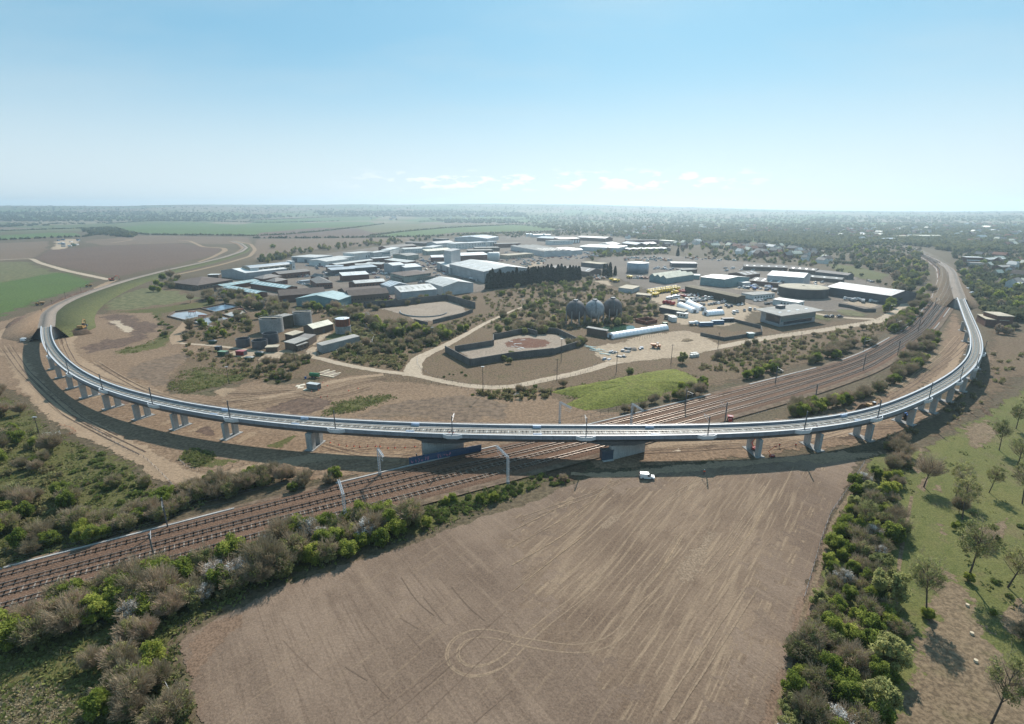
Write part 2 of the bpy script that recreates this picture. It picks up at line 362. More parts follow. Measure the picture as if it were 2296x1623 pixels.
M_field = ground('harrowed_soil', [(.18, .137, .105), (.29, .228, .175), (.15, .112, .085)], s=(.03, .07, 2.6), bump=.5, amt=(.8, .6, .2),
                 streak=[(-.95, 20, .5, (.15, .112, .085), .5, .66, .6), (-.93, 26, 1.6, (.31, .245, .185), .52, .68, .6), (-.9, 34, 5, (.17, .13, .10), .5, .66, .5), (.9, 16, .7, (.30, .235, .165), .56, .66, .6)])
M_fieldR = ground('tracked_soil', [(.18, .135, .10), (.29, .225, .165), (.145, .105, .078)], s=(.028, .065, 2.4), bump=.5, amt=(.8, .65, .2),
                 streak=[(.9, 24, .8, (.40, .32, .225), .52, .64, .85), (.8, 18, .5, (.145, .105, .077), .52, .68, .65), (.94, 40, 6, (.155, .113, .083), .5, .66, .45), (.98, 26, 2.2, (.37, .295, .21), .53, .66, .6)])
M_scrape = ground('scraped_tan', [(.325, .255, .175), (.37, .29, .20), (.26, .20, .135)], s=(.05, .25, 1.5), amt=(.8, .6, .3), bump=.3)
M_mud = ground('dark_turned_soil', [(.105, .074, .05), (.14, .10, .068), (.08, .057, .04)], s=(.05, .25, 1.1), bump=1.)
M_bank = ground('bank_turf', [(.105, .125, .048), (.135, .15, .058), (.135, .125, .065)], s=(.02, .12, .8), bump=.5)
M_lime = ground('lime_grass', [(.155, .19, .04), (.20, .225, .05), (.165, .14, .065)], s=(.03, .2, 1.), bump=.9, amt=(.8, .8, .5), streak=[(.3, 14, 2.5, (.12, .165, .035), .5, .62, .8)])
M_paleF = ground('pale_soil', [(.265, .208, .152), (.30, .24, .176), (.24, .185, .135)], s=(.05, .2, 2.2), bump=.4)
M_reds = ground('reddish_soil', [(.195, .14, .10), (.245, .18, .132), (.16, .113, .082)], s=(.05, .2, 2.2), bump=.4)
M_mudf = ground('damp_soil', [(.165, .125, .097), (.20, .152, .118), (.14, .105, .08)], s=(.05, .2, 2.4), bump=.4)
M_rust = ground('rust_floor', [(.14, .07, .05), (.19, .10, .07), (.30, .25, .20)], s=(.05, .25, 1.), bump=.3)
M_conc = ground('old_concrete', [(.33, .29, .24), (.39, .345, .285), (.23, .185, .145)], s=(.04, .16, .9), bump=.2, amt=(.8, .6, .3))
M_ballast = ground('old_ballast', [(.175, .112, .078), (.205, .136, .096), (.12, .08, .058)], s=(.02, .3, 2.6), bump=.8, amt=(.8, .5, .5))
M_stone = ground('grey_ballast', [(.27, .245, .215), (.32, .29, .255), (.21, .19, .165)], s=(.03, .3, 2.4), bump=.5, amt=(.8, .5, .35))
M_rut = ground('wheel_rut', [(.295, .233, .168), (.32, .253, .182), (.26, .20, .145)], s=(.1, .5, 2.), bump=.2, amt=(.8, .4, .3))
M_rutd = ground('furrow_dark', [(.185, .14, .107), (.21, .16, .122), (.165, .123, .094)], s=(.1, .5, 2.), bump=.2, amt=(.8, .4, .3))

# far fields
sheet('field', M_farg, 'P', [(540, 495), (700, 488), (860, 486), (840, 494), (760, 496), (600, 499)], soft=20)
sheet('field', M_farg, 'P', [(986, 489), (1148, 486), (1210, 488), (1148, 492), (1000, 494)], soft=20)
sheet('field', M_farg, 'P', [(1700, 489), (1830, 487), (1900, 490), (1800, 493)], soft=25)
sheet('field', M_farg, 'P', [(0, 527), (110, 521), (180, 522), (185, 529), (100, 532), (0, 538), (-80, 540), (-80, 530)], soft=12)
sheet('field', M_farg, 'P', [(250, 512), (330, 502), (440, 500), (520, 503), (620, 502), (760, 498), (830, 497), (850, 502), (690, 522), (640, 524), (560, 527), (440, 526), (330, 524), (270, 518)], soft=10)
sheet('field', M_plough, 'P', [(574, 522), (714, 510), (800, 512), (860, 522), (824, 531), (574, 533)], soft=8)
sheet('field', M_olive, 'P', [(734, 510), (886, 500), (1024, 505), (960, 517), (836, 522), (799, 512)], soft=8)
sheet('field', M_farg, 'P', [(824, 531), (899, 520), (999, 510), (1148, 504), (1240, 508), (1250, 516), (1148, 519), (1024, 521), (949, 530)], soft=8)
sheet('field', M_fallow, 'P', [(574, 536), (936, 532), (920, 542), (674, 563), (611, 576), (565, 585), (560, 560)], soft=6)
sheet('field', M_fallow, 'P', [(180, 541), (310, 528), (560, 532), (570, 545), (500, 548), (400, 545), (225, 551)], soft=6)
sheet('field', M_fallow, 'P', [(-60, 546), (0, 545), (112, 540), (110, 560), (78, 578), (0, 584), (-60, 586)], soft=5)
sheet('field', M_plough, 'P', [(75, 580), (105, 560), (225, 552), (400, 545), (500, 557), (487, 572), (375, 597), (275, 619), (237, 618), (175, 604), (110, 592)], soft=4)
sheet('field', M_olive, 'P', [(-60, 588), (0, 587), (65, 584), (160, 612), (120, 632), (0, 650), (-60, 655)], soft=14)
sheet('field', M_green, 'P', [(-60, 640), (0, 632), (110, 612), (150, 608), (225, 629), (210, 640), (120, 668), (75, 685), (0, 717), (-60, 745)], soft=9)
sheet('meadow', M_bank, 'P', [(1848, 592), (1880, 592), (1940, 600), (2000, 616), (1985, 628), (1930, 626), (1870, 608)], soft=5)
sheet('meadow', M_farg, 'P', [(1630, 532), (1690, 534), (1850, 548), (1840, 553), (1720, 545), (1630, 538)], soft=8)
sheet('yard', M_yard, 'a1', [(450, 490), (480, 420), (560, 395), (700, 395), (730, 410), (700, 450), (550, 490)], soft=5)
for q, mt in (([(420, 478), (560, 475), (720, 479), (560, 483)], M_farg), ([(120, 481), (300, 478), (360, 482), (200, 486)], M_olive), ([(880, 475), (1040, 472), (1080, 477), (930, 480)], M_olive), ([(1200, 478), (1330, 475), (1400, 480), (1260, 484)], M_farg), ([(1500, 482), (1640, 480), (1700, 484), (1560, 488)], M_olive), ([(700, 468), (860, 466), (880, 470), (720, 472)], M_olive), ([(200, 470), (400, 468), (420, 472), (230, 474)], M_olive), ([(1180, 466), (1330, 465), (1340, 469), (1200, 470)], M_farg), ([(0, 488), (140, 486), (200, 490), (60, 494)], M_farg)): sheet('field', mt, 'P', q, soft=15, jit=12)
# wide brown rough ground
sheet('rough_ground', M_brush, 'P', [(225, 690), (330, 640), (420, 650), (480, 690), (560, 690), (660, 700), (850, 660), (1080, 655), (1300, 625), (1420, 650), (1480, 690), (1640, 740), (1990, 705), (2040, 720), (1900, 800), (1700, 850), (1500, 900), (1300, 925), (1100, 900), (900, 880), (700, 850), (560, 860), (400, 880), (350, 850), (330, 780), (360, 735), (230, 705)])
sheet('rough_ground', M_brush, 'P', [(1990, 1000), (2090, 950), (2160, 880), (2205, 800), (2210, 740), (2296, 745), (2400, 760), (2400, 850), (2296, 850), (2240, 905), (2150, 960), (2060, 1015)])
sheet('rough_grass', M_olive, 'a1', [(880, 1010), (960, 940), (1180, 850), (1300, 830), (1650, 860), (1900, 930), (1560, 970), (1200, 1030), (900, 1045)])
sheet('rough_grass', M_grass, 'a1', [(860, 1045), (1200, 1030), (1900, 945), (2000, 985), (1500, 1060), (1480, 1200), (1300, 1110), (1100, 1060)])
# building site
site = [(-60, 735), (0, 720), (100, 690), (225, 640), (330, 625), (290, 650), (215, 685), (200, 705), (345, 700), (372, 735), (365, 760), (490, 775), (430, 800), (385, 850), (390, 880), (480, 885), (560, 850), (640, 862), (800, 840), (860, 850), (1000, 862), (1220, 880), (1300, 915), (1400, 925), (1450, 928), (1400, 950), (1310, 970), (1148, 1005), (1000, 1040), (850, 1068), (700, 1085), (620, 1075), (520, 1065), (400, 1102), (350, 1075), (310, 1020), (200, 985), (130, 955), (70, 900), (0, 870), (-60, 850)]
sheet('construction_ground', M_dirt, 'P', site)
sheet('construction_ground', M_dirt, 'P', [(1400, 955), (1460, 925), (1620, 955), (1722, 940), (1800, 928), (1960, 885), (2030, 845), (2060, 790), (2110, 742), (2140, 690), (2175, 760), (2165, 800), (2130, 835), (2060, 880), (1990, 930), (2110, 900), (2180, 840), (2212, 790), (2225, 760), (2235, 790), (2200, 850), (2120, 925), (2010, 985), (1930, 1000), (1700, 1030), (1430, 1050), (1330, 1060), (1300, 1030)])
sheet('dry_grass_patch', M_dry, 'P', [(1960, 885), (2030, 845), (2060, 790), (2110, 742), (2130, 745), (2125, 800), (2090, 840), (2030, 870), (1990, 895)])
# near field, in two strips worked in different directions
fieldpoly = [(440, 1720), (430, 1623), (395, 1430), (470, 1388), (600, 1325), (760, 1265), (930, 1213), (1060, 1165), (1200, 1120), (1290, 1078), (1330, 1062), (1440, 1050), (1600, 1037), (1800, 1018), (1930, 1028), (1890, 1120), (1850, 1220), (1800, 1400), (1735, 1623), (1710, 1720)]
sheet('ploughed_field', M_field, 'P', fieldpoly, jit=.5, soft=1.2)
sheet('ploughed_field', M_fieldR, 'P', [(1120, 1400), (1090, 1240), (1120, 1170), (1210, 1130), (1295, 1085), (1340, 1064), (1440, 1055), (1600, 1042), (1800, 1024), (1915, 1040), (1880, 1120), (1838, 1220), (1788, 1400), (1722, 1720), (1420, 1720), (1300, 1560)], jit=4, soft=16)
sheet('soil_blotch', M_paleF, 'c3', [(800, 940), (880, 810), (940, 800), (1000, 790), (1180, 650), (1210, 640), (1050, 780), (900, 880)], jit=1.2, soft=2.5)
sheet('soil_blotch', M_paleF, 'c3', [(1530, 1420), (1480, 1330), (1560, 1180), (1690, 1010), (1800, 930), (1880, 960), (1810, 1070), (1700, 1230), (1600, 1380)], jit=2.2, soft=4)
sheet('site_track', M_scrape, 'P', [(1790, 1028), (1850, 1018), (1990, 1010), (1985, 1020), (1900, 1035), (1840, 1045)], soft=1.5)
sheet('soil_strip', M_reds, 'P', [(1838, 1240), (1852, 1235), (1815, 1400), (1762, 1600), (1740, 1720), (1690, 1720), (1715, 1560), (1775, 1390)], jit=2, soft=4)
sheet('soil_strip', M_reds, 'P', [(400, 1450), (470, 1400), (560, 1365), (540, 1400), (450, 1500), (460, 1640), (432, 1640)], jit=3, soft=8)
# grass either side
sheet('grass', M_meadow, 'P', [(1735, 1650), (1800, 1400), (1850, 1210), (1925, 1050), (1960, 1015), (2060, 1005), (2150, 955), (2240, 900), (2320, 850), (2420, 880), (2500, 1700), (1710, 1720)])
sheet('dry_grass_patch', M_dry, 'P', [(2092, 1085), (2118, 1083), (2128, 1150), (2128, 1220), (2140, 1275), (2200, 1345), (2225, 1430), (2296, 1500), (2420, 1580), (2420, 1720), (1950, 1720), (1985, 1600), (2025, 1500), (2035, 1420), (2070, 1380), (2082, 1300), (2085, 1200)], jit=1.2, soft=3)
sheet('dry_grass_patch', M_dry, 'P', [(2045, 1040), (2062, 1000), (2078, 1000), (2075, 1050), (2062, 1065), (2045, 1055)], soft=1.5)
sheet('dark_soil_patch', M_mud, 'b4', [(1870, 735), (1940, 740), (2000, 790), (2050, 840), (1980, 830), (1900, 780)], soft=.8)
ribbon('footpath', M_dry, gpts('c4', [(1170, 1310), (1190, 1130), (1230, 960), (1260, 800), (1290, 640)]), .9)
ribbon('footpath', M_dry, gpts('c4', [(870, 350), (760, 600), (640, 760), (530, 960), (500, 1200)]), 1.2)
ribbon('footpath', M_dry, gpts('d4', [(500, 60), (470, 210), (340, 450), (300, 720), (210, 900), (190, 1080), (100, 1400), (50, 1570)]), 1.0)
sheet('rough_grass', M_grass, 'P', [(-60, 875), (0, 880), (70, 905), (130, 965), (200, 995), (310, 1035), (350, 1085), (330, 1130), (560, 1075), (620, 1080), (520, 1110), (300, 1190), (0, 1285), (-100, 1320)])
sheet('rough_grass', M_grass, 'P', [(-100, 1740), (-100, 1440), (0, 1410), (140, 1345), (330, 1290), (520, 1240), (700, 1190), (940, 1135), (1130, 1075), (1225, 1060), (1235, 1085), (1060, 1155), (930, 1205), (760, 1258), (600, 1318), (470, 1382), (392, 1425), (432, 1640), (440, 1740)])
sheet('dry_tussock_ground', M_dry, 'P', [(-60, 1540), (40, 1530), (110, 1530), (160, 1570), (190, 1640), (-60, 1700)], soft=2.5)
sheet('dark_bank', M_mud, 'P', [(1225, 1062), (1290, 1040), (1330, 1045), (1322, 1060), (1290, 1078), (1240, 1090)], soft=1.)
# site details
sheet('grass_patch', M_grass, 'P', [(718, 934), (745, 905), (800, 890), (880, 883), (892, 890), (850, 910), (790, 926)])
sheet('grass_patch', M_grass, 'b1', [(1490, 570), (1640, 470), (1620, 400), (1800, 380), (2000, 430), (2296, 420), (2296, 470), (2000, 560), (1640, 620)])
sheet('grass_patch', M_grass, 'b1', [(1000, 240), (1300, 165), (1500, 60), (1580, 0), (1620, 60), (1500, 190), (1250, 250), (1040, 280)])
sheet('grass_patch', M_grass, 'b1', [(1610, 1200), (1700, 1110), (1800, 1100), (1940, 1150), (1940, 1200), (2200, 1210), (1960, 1280), (1760, 1290)], soft=1.5)
sheet('grass_patch', M_grass, 'c2', [(60, 190), (200, 140), (300, 85), (380, 80), (360, 130), (240, 210), (100, 225)], soft=1.5)
sheet('bare_soil', M_plough, 'b1', [(700, 190), (900, 130), (1400, 60), (1420, 100), (1100, 200), (760, 270), (700, 230)])
sheet('bare_soil', M_fallow, 'b1', [(1060, 400), (1300, 320), (1560, 250), (1760, 240), (1700, 340), (1560, 440), (1500, 560), (1440, 590), (1200, 520)])
sheet('bare_soil', M_plough, 'b2', [(0, 740), (400, 640), (700, 640), (680, 740), (500, 800), (300, 820), (0, 790)])
sheet('bare_soil', M_fallow, 'b2', [(800, 830), (1100, 730), (1500, 640), (1900, 610), (2100, 660), (2296, 700), (2296, 850), (1800, 870), (1300, 860)])
sheet('bare_soil', M_plough, 'a1', [(850, 1100), (1000, 1060), (1180, 1060), (1320, 1110), (1480, 1180), (1380, 1260), (1160, 1260), (1000, 1190)])
sheet('clay_patch', M_pale, 'a1', [(960, 1130), (1080, 1120), (1220, 1200), (1160, 1250), (1060, 1200)], soft=2.5)
for q in ([(1880, 600), (2000, 560), (2140, 570), (2000, 660)], [(1660, 960), (1830, 890), (1880, 905), (1700, 975)], [(1910, 1030), (2010, 975), (2010, 1010), (1960, 1045)], [(2070, 1060), (2230, 960), (2296, 960), (2296, 990), (2140, 1075)], [(790, 655), (930, 600), (960, 620), (820, 675)], [(900, 730), (1010, 685), (1040, 705), (940, 745)], [(1170, 840), (1290, 785), (1330, 805), (1210, 850)], [(1390, 900), (1550, 830), (1590, 860), (1430, 915)]):
    sheet('site_track', M_scrape, 'b1', q, soft=.7)
for q in ([(1720, 940), (1840, 900), (1990, 920), (1950, 1000), (1890, 1020), (1740, 970)], [(840, 600), (930, 575), (950, 600), (820, 660)], [(1030, 700), (1110, 660), (1180, 690), (1060, 740)]):
    sheet('bare_soil', M_plough, 'b1', q, soft=1.)
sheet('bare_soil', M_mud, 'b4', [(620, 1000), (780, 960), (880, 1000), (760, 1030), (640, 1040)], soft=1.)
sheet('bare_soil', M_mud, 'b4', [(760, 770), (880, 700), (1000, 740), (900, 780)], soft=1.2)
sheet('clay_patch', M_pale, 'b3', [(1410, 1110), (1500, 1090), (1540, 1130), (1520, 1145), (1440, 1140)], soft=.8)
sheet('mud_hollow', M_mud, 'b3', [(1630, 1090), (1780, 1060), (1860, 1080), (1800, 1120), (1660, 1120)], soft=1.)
# haul roads
ribbon('haul_road', M_road, gpts('P', [(-60, 800), (30, 790), (60, 850), (100, 900), (160, 945), (240, 985), (320, 1020), (375, 1060), (430, 1080), (500, 1070), (580, 1050), (640, 1035), (760, 1020), (900, 1025)]), [8, 9, 10, 11, 10, 9, 7], soft=.5, wob=.4)
ribbon('haul_road', M_road, gpts('P', [(-40, 775), (30, 735), (90, 700), (200, 655), (255, 628)]), [12, 11, 9], soft=.4, wob=.3)
ribbon('haul_road', M_road, gpts('P', [(180, 735), (150, 770), (160, 800), (215, 835), (300, 868), (400, 900), (520, 928), (640, 945)]), [7, 8, 7, 6], soft=.5, wob=.3)
ribbon('haul_road', M_road, gpts('P', [(500, 900), (620, 890), (700, 868), (770, 850), (860, 840)]), [4, 6, 5], soft=.6, wob=.3)
ribbon('haul_road', M_road, gpts('P', [(1450, 1000), (1560, 990), (1700, 975), (1840, 985), (1950, 950), (2060, 890), (2130, 830), (2160, 770)]), [6, 6, 5], soft=.6, wob=.3)
ribbon('haul_road', M_road, gpts('P', [(1280, 1062), (1360, 1070), (1480, 1055), (1640, 1040), (1800, 1028), (1900, 1015)]), [3, 6, 5, 4], soft=.7, wob=.4)
ribbon('dirt_track', M_pale, gpts('P', [(-60, 586), (0, 583), (70, 579), (88, 589), (150, 607), (245, 627)]), [7, 8, 9, 8], soft=.2, step=6)
ribbon('dirt_track', M_scrape, gpts('a1', [(1600, 405), (1700, 410), (1820, 465), (2010, 475), (2020, 500), (1900, 560), (1780, 600)]), [8, 9, 12, 6], soft=.3, step=6)
ribbon('dirt_track', M_scrape, gpts('a1', [(2100, 410), (2250, 440), (2290, 490), (2240, 550), (2000, 620), (1700, 690), (1570, 715)]), [8, 8, 8], soft=.3, step=6)
ribbon('dirt_track', M_scrape, gpts('a1', [(730, 405), (930, 395), (1200, 400), (1000, 430)]), 8, soft=.3, step=6)
ribbon('dirt_track', M_scrape, gpts('a1', [(660, 1190), (670, 1120), (760, 1030), (900, 930), (1180, 825)]), [4, 5, 3.5], soft=.3)
ribbon('site_road', M_pale, gpts('P', [(405, 770), (480, 775), (545, 783), (610, 795), (711, 801), (761, 816), (861, 834), (931, 840), (999, 858), (1074, 869), (1148, 870), (1198, 856), (1253, 846), (1323, 830), (1373, 812), (1448, 803), (1523, 794), (1610, 779), (1722, 757), (1847, 740), (1972, 720), (2010, 700)]), [3, 4, 5, 5, 6, 7, 7, 8, 9, 9, 9], soft=.25)
ribbon('site_road', M_pale, gpts('P', [(925, 842), (926, 822), (938, 802), (986, 781), (1030, 758), (1086, 726), (1148, 697), (1205, 677)]), [11, 7, 5, 4, 3, 3], soft=.25)
ribbon('site_road', M_road, gpts('b1', [(1590, 170), (1560, 100), (1640, 20), (1690, -40)]), 7, soft=.3)
ribbon('cutting_road', M_pale, gpts('F', [(400, 1230), (760, 1240), (1000, 1290), (1300, 1340), (1560, 1390), (1900, 1430), (2296, 1440)]), 7, soft=.2)
ribbon('access_road', M_pale, gpts('G', [(400, 1080), (490, 1160), (480, 1240), (400, 1300), (250, 1400)]), 8, soft=.15)
ribbon('estate_road', M_asph, gpts('C', [(1640, 600), (1760, 690), (1900, 720), (2100, 760), (2296, 830), (2500, 900)]), 12, soft=.1, step=5)
ribbon('dry_path', M_dry, gpts('P', [(1205, 677), (1260, 650), (1330, 636)]), 4, soft=.4)
# hard standings
sheet('estate_yard', M_asph, 'P', [(455, 655), (540, 615), (640, 580), (900, 545), (1060, 530), (1300, 527), (1420, 535), (1440, 548), (1330, 556), (1320, 580), (1300, 622), (1090, 655), (1060, 660), (960, 668), (860, 680), (780, 680), (640, 668), (540, 660)])
sheet('pale_yard', M_yard, 'P', [(1320, 778), (1380, 768), (1440, 750), (1530, 740), (1570, 745), (1625, 775), (1560, 800), (1400, 814), (1340, 812)])
sheet('pale_yard', M_yard, 'E', [(780, 1090), (960, 1040), (1300, 960), (1560, 1000), (2200, 1130), (2500, 1200), (2700, 1260), (2760, 1330), (2560, 1340), (2400, 1500), (2100, 1560), (1400, 1530), (1150, 1440), (1140, 1250), (1000, 1180)])
sheet('pale_yard', M_yard, 'E', [(60, 860), (300, 850), (440, 930), (400, 960), (150, 890)])
sheet('pale_yard', M_yard, 'E', [(960, 690), (1050, 640), (1300, 640), (1450, 680), (1400, 710), (1000, 720)])
sheet('estate_yard', M_asph, 'P', [(1320, 600), (1340, 578), (1480, 570), (1640, 584), (1800, 596), (1890, 612), (1985, 640), (2000, 690), (1900, 702), (1700, 690), (1600, 660), (1440, 650), (1400, 632)])
sheet('pale_yard', M_yard, 'F', [(10, 960), (250, 920), (700, 960), (900, 1010), (820, 1060), (430, 1010), (100, 990)])
sheet('pale_yard', M_yard, 'F', [(1740, 1180), (2000, 1160), (2296, 1140), (2400, 1230), (2296, 1290), (1900, 1220)])
sheet('pale_yard', M_yard, 'F', [(1280, 850), (1520, 850), (1540, 960), (1300, 940)])
sheet('scrap_yard', M_yard, 'D', [(1060, 610), (1200, 560), (1450, 560), (1470, 600), (1300, 640), (1200, 670)])
sheet('lawn', M_bank, 'F', [(1370, 1380), (1440, 1370), (1640, 1450), (1560, 1480), (1390, 1440)], soft=1)
sheet('slope_grass', M_olive, 'F', [(1640, 1290), (1900, 1290), (2200, 1380), (2150, 1420), (1800, 1380)], soft=2)
sheet('concrete_floor', M_conc, 'C', [(960, 1290), (1300, 1250), (1900, 1180), (2110, 1170), (2296, 1230), (2400, 1330), (2050, 1400), (1850, 1480), (1560, 1460), (1400, 1390), (1100, 1300)], soft=1.5)
sheet('concrete_floor', M_conc, 'P', [(1015, 785), (1026, 778), (1110, 763), (1180, 750), (1250, 750), (1300, 768), (1248, 782), (1150, 790), (1060, 808)], soft=1.2)
sheet('rusty_floor', M_rust, 'b3', [(-80, 160), (0, 120), (150, 110), (300, 130), (360, 160), (300, 200), (100, 215), (-40, 200)], soft=1.5)
sheet('concrete_floor', M_yard, 'b2', [(420, 270), (300, 220), (200, 230), (60, 270), (0, 320), (300, 300), (560, 310), (540, 180), (700, 60), (560, 90)], soft=1.2)
sheet('concrete_floor', M_yard, 'b1', [(2030, 270), (2100, 230), (2296, 230), (2296, 320), (2160, 300)], soft=1.2)
sheet('concrete_slab', M_conc, 'b2', [(545, 430), (640, 400), (760, 430), (700, 475)], soft=.6)
sheet('lawn', M_bank, 'b2', [(620, 110), (700, 60), (860, -60), (900, -10), (1060, 110), (1040, 150), (900, 200), (700, 250), (620, 220)], soft=1)
sheet('rough_grass', M_olive, 'b2', [(880, 230), (1060, 150), (1250, 90), (1400, 100), (1300, 190), (1000, 240)], soft=2)
# wheel marks and furrows on the near field
def wheelpair(k, lst, mat=M_rut, gauge=1.9, w=.42):
    l = smooth_line(gpts(k, lst), 1.5, 8); nr, _ = normals2(l)
    for s_ in (-1, 1): ribbon('wheel_track', mat, l + nr * gauge / 2 * s_, w, soft=.6, step=1.5, k=2, wob=.5)
for k, q in (('b2', [(-400, 760), (0, 690), (300, 640), (600, 590), (900, 500), (1150, 460)]), ('b2', [(-300, 600), (0, 600), (300, 560), (480, 620), (700, 640), (1000, 540)]), ('b2', [(600, 1120), (900, 1090), (1200, 1060), (1480, 1070)]), ('b2', [(580, 1060), (900, 1150), (1300, 1150), (1440, 1180)]), ('b1', [(520, 40), (560, 180), (640, 330), (900, 470), (1300, 600), (1800, 720)]), ('b1', [(860, 330), (1000, 420), (1250, 560), (1700, 690), (2296, 790)]), ('b1', [(20, 200), (150, 380), (330, 560), (560, 780), (900, 960), (1250, 1130)]), ('b1', [(60, 180), (210, 400), (420, 600), (700, 830), (1000, 980)]), ('b1', [(2296, 640), (1900, 690), (1600, 720)]), ('b4', [(1780, 120), (1660, 240), (1460, 380), (1250, 520), (1050, 640)]), ('b4', [(1700, 100), (1560, 260), (1400, 380), (1300, 480)]), ('b4', [(0, 1090), (400, 1010), (800, 900), (1200, 900), (1500, 800)]), ('b3', [(1150, 1120), (1600, 1100), (2100, 1060), (2296, 1080)])):
    wheelpair(k, q, M_road, 2.2, .7); wheelpair(k, [(x + 30, y + 22) for x, y in q], M_plough, 2.0, .5)
for q in ([(2150, 960), (2230, 930), (2260, 980), (2180, 1010)], [(2170, 1180), (2260, 1150), (2296, 1220), (2200, 1250)], [(2240, 1350), (2296, 1320), (2330, 1420), (2260, 1430)], [(2050, 1090), (2085, 1060), (2080, 1120)]): sheet('dry_grass_patch', M_dry, 'P', q, jit=2.5, soft=4)
loop = [(2296, 805), (2100, 740), (1960, 725), (1830, 755), (1730, 830), (1680, 920), (1690, 1000), (1740, 1080), (1830, 1140), (1950, 1165), (2080, 1130), (2200, 1050), (2296, 950)]
wheelpair('d2', loop); wheelpair('d2', [(q[0] * .86 + 278, q[1] * .86 + 132) for q in loop[2:-1]])
wheelpair('d3', [(0, 815), (200, 860), (420, 895), (620, 925), (800, 915), (930, 850), (1010, 740), (1090, 590), (1200, 460), (1380, 350)])
wheelpair('d3', [(0, 940), (120, 820), (300, 650), (480, 520), (640, 420), (800, 270), (960, 80), (1060, -60)])
wheelpair('c3', [(700, 1480), (900, 1250), (1090, 1000), (1280, 780), (1480, 610), (1700, 500), (2000, 420), (2296, 400)])
wheelpair('c3', [(1130, 1500), (1300, 1320), (1420, 1150), (1500, 1000)], gauge=1.6)
wheelpair('c3', [(1740, 1300), (1900, 1120), (2060, 900), (2200, 700), (2296, 560)], gauge=1.8)
wheelpair('c3', [(100, 840), (400, 730), (700, 640), (900, 540), (1040, 470)], gauge=1.6)
wheelpair('d3', [(1390, 1500), (1560, 1230), (1750, 960), (1950, 650), (2150, 350)], gauge=2.2)
for q in ([(1000, 1530), (1300, 1320), (1650, 1060), (1900, 860), (2240, 560)], [(1450, 1560), (1700, 1310), (1960, 1060), (2296, 740)], [(1180, 1540), (1450, 1300), (1760, 1040)], [(960, 1040), (1080, 1230), (1190, 1340)], [(960, 660), (1110, 850)], [(1360, 760), (1480, 900)], [(1290, 620), (1460, 720)], [(1980, 240), (2120, 370)], [(1960, 1560), (2296, 1270)], [(1500, 430), (1700, 680)], [(1130, 290), (1250, 470)], [(1740, 320), (1900, 520), (2060, 650)], [(240, 820), (420, 1010), (600, 1180)], [(800, 1060), (1000, 1180)], [(1300, 250), (1440, 480), (1600, 600)]):
    ribbon('furrow', M_rutd, gpts('d2', q), .3, soft=.7, step=2, wob=.6)
for q in ([(0, 1100), (400, 880), (800, 640)], [(0, 950), (250, 830), (520, 690)], [(1280, 1380), (1400, 1200), (1520, 1000)], [(900, 480), (700, 720), (480, 900)], [(0, 1260), (320, 1080), (600, 900)], [(1950, 1180), (2150, 960), (2260, 760)], [(0, 1500), (300, 1260), (700, 950)]):
    ribbon('furrow', M_scrape, gpts('c3', q), rnd.uniform(.25, .6), soft=.9, step=2, wob=1.2)
# ------------------------------------------------------------------ main line railway
M_rail = plain('rail_steel', (.30, .25, .21), .32, .8, .2, .5); M_railS = plain('worn_rail_steel', (.62, .60, .58), .22, .9, .1, .5)
M_slpC = plain('concrete_sleeper', (.265, .215, .175), .85, 0, .2, .7); M_slpW = plain('timber_sleeper', (.16, .105, .075), .9, 0, .25, .7)
M_galv = plain('galvanised_steel', (.42, .43, .44), .45, .5, .15, .8); M_darkst = plain('dark_steel', (.12, .13, .14), .55, .3, .15, .8)
M_lattice = plain('pale_lattice_steel', (.46, .475, .49), .5, .2, .1, .8); M_insul = plain('brown_insulator', (.16, .07, .04), .3)
M_concl = plain('pale_concrete', (.39, .378, .355), .85, 0, .14, .25, .2, fine=.25); M_concd = plain('weathered_concrete', (.27, .265, .255), .88, 0, .22, .2, .2, fine=.3)
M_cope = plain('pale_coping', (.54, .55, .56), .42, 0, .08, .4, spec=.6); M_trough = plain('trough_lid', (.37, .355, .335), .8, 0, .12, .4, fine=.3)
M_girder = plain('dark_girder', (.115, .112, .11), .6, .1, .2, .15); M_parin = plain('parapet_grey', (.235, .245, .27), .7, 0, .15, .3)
T1 = [(-120, 1327), (0, 1295), (300, 1216), (574, 1143), (924, 1057), (1178, 998), (1435, 936), (1722, 861), (1872, 823), (1947, 795), (2047, 737), (2097, 672), (2110, 630), (2106, 604), (2086, 587), (2060, 572), (2030, 560), (1995, 549)]
T4 = [(-120, 1402), (0, 1366), (142, 1327), (574, 1206), (1124, 1063), (1373, 999), (1548, 948), (1722, 901), (1822, 872), (1947, 828), (2022, 781), (2084, 737), (2122, 687), (2140, 650), (2142, 630), (2132, 607), (2098, 584), (2055, 565), (2035, 558), (2000, 547)]
l1 = smooth_line([G(*q) for q in T1], 4, 6); l4 = smooth_line([G(*q) for q in T4], 4, 6)
def restep(a, n):
    s = np.r_[0, np.cumsum(np.linalg.norm(np.diff(a, axis=0), axis=1))]; t = np.linspace(0, s[-1], n)
    return np.c_[np.interp(t, s, a[:, 0]), np.interp(t, s, a[:, 1])]
l1r = restep(l1, 260)
mid = []
for p in l1r:                                           # nearest point across the formation
    mid.append(l4[np.argmin(((l4 - p) ** 2).sum(1))])
l4r = smooth_line(mid, 3, 6); l1r = restep(smooth_line(l1r, 3, 4), 300); l4r = restep(l4r, 300)
for i in range(300):
    pass
def lerp_line(t): return smooth_line(l1r * (1 - t) + l4r * t, 1.0, 8)
lc = lerp_line(.5)
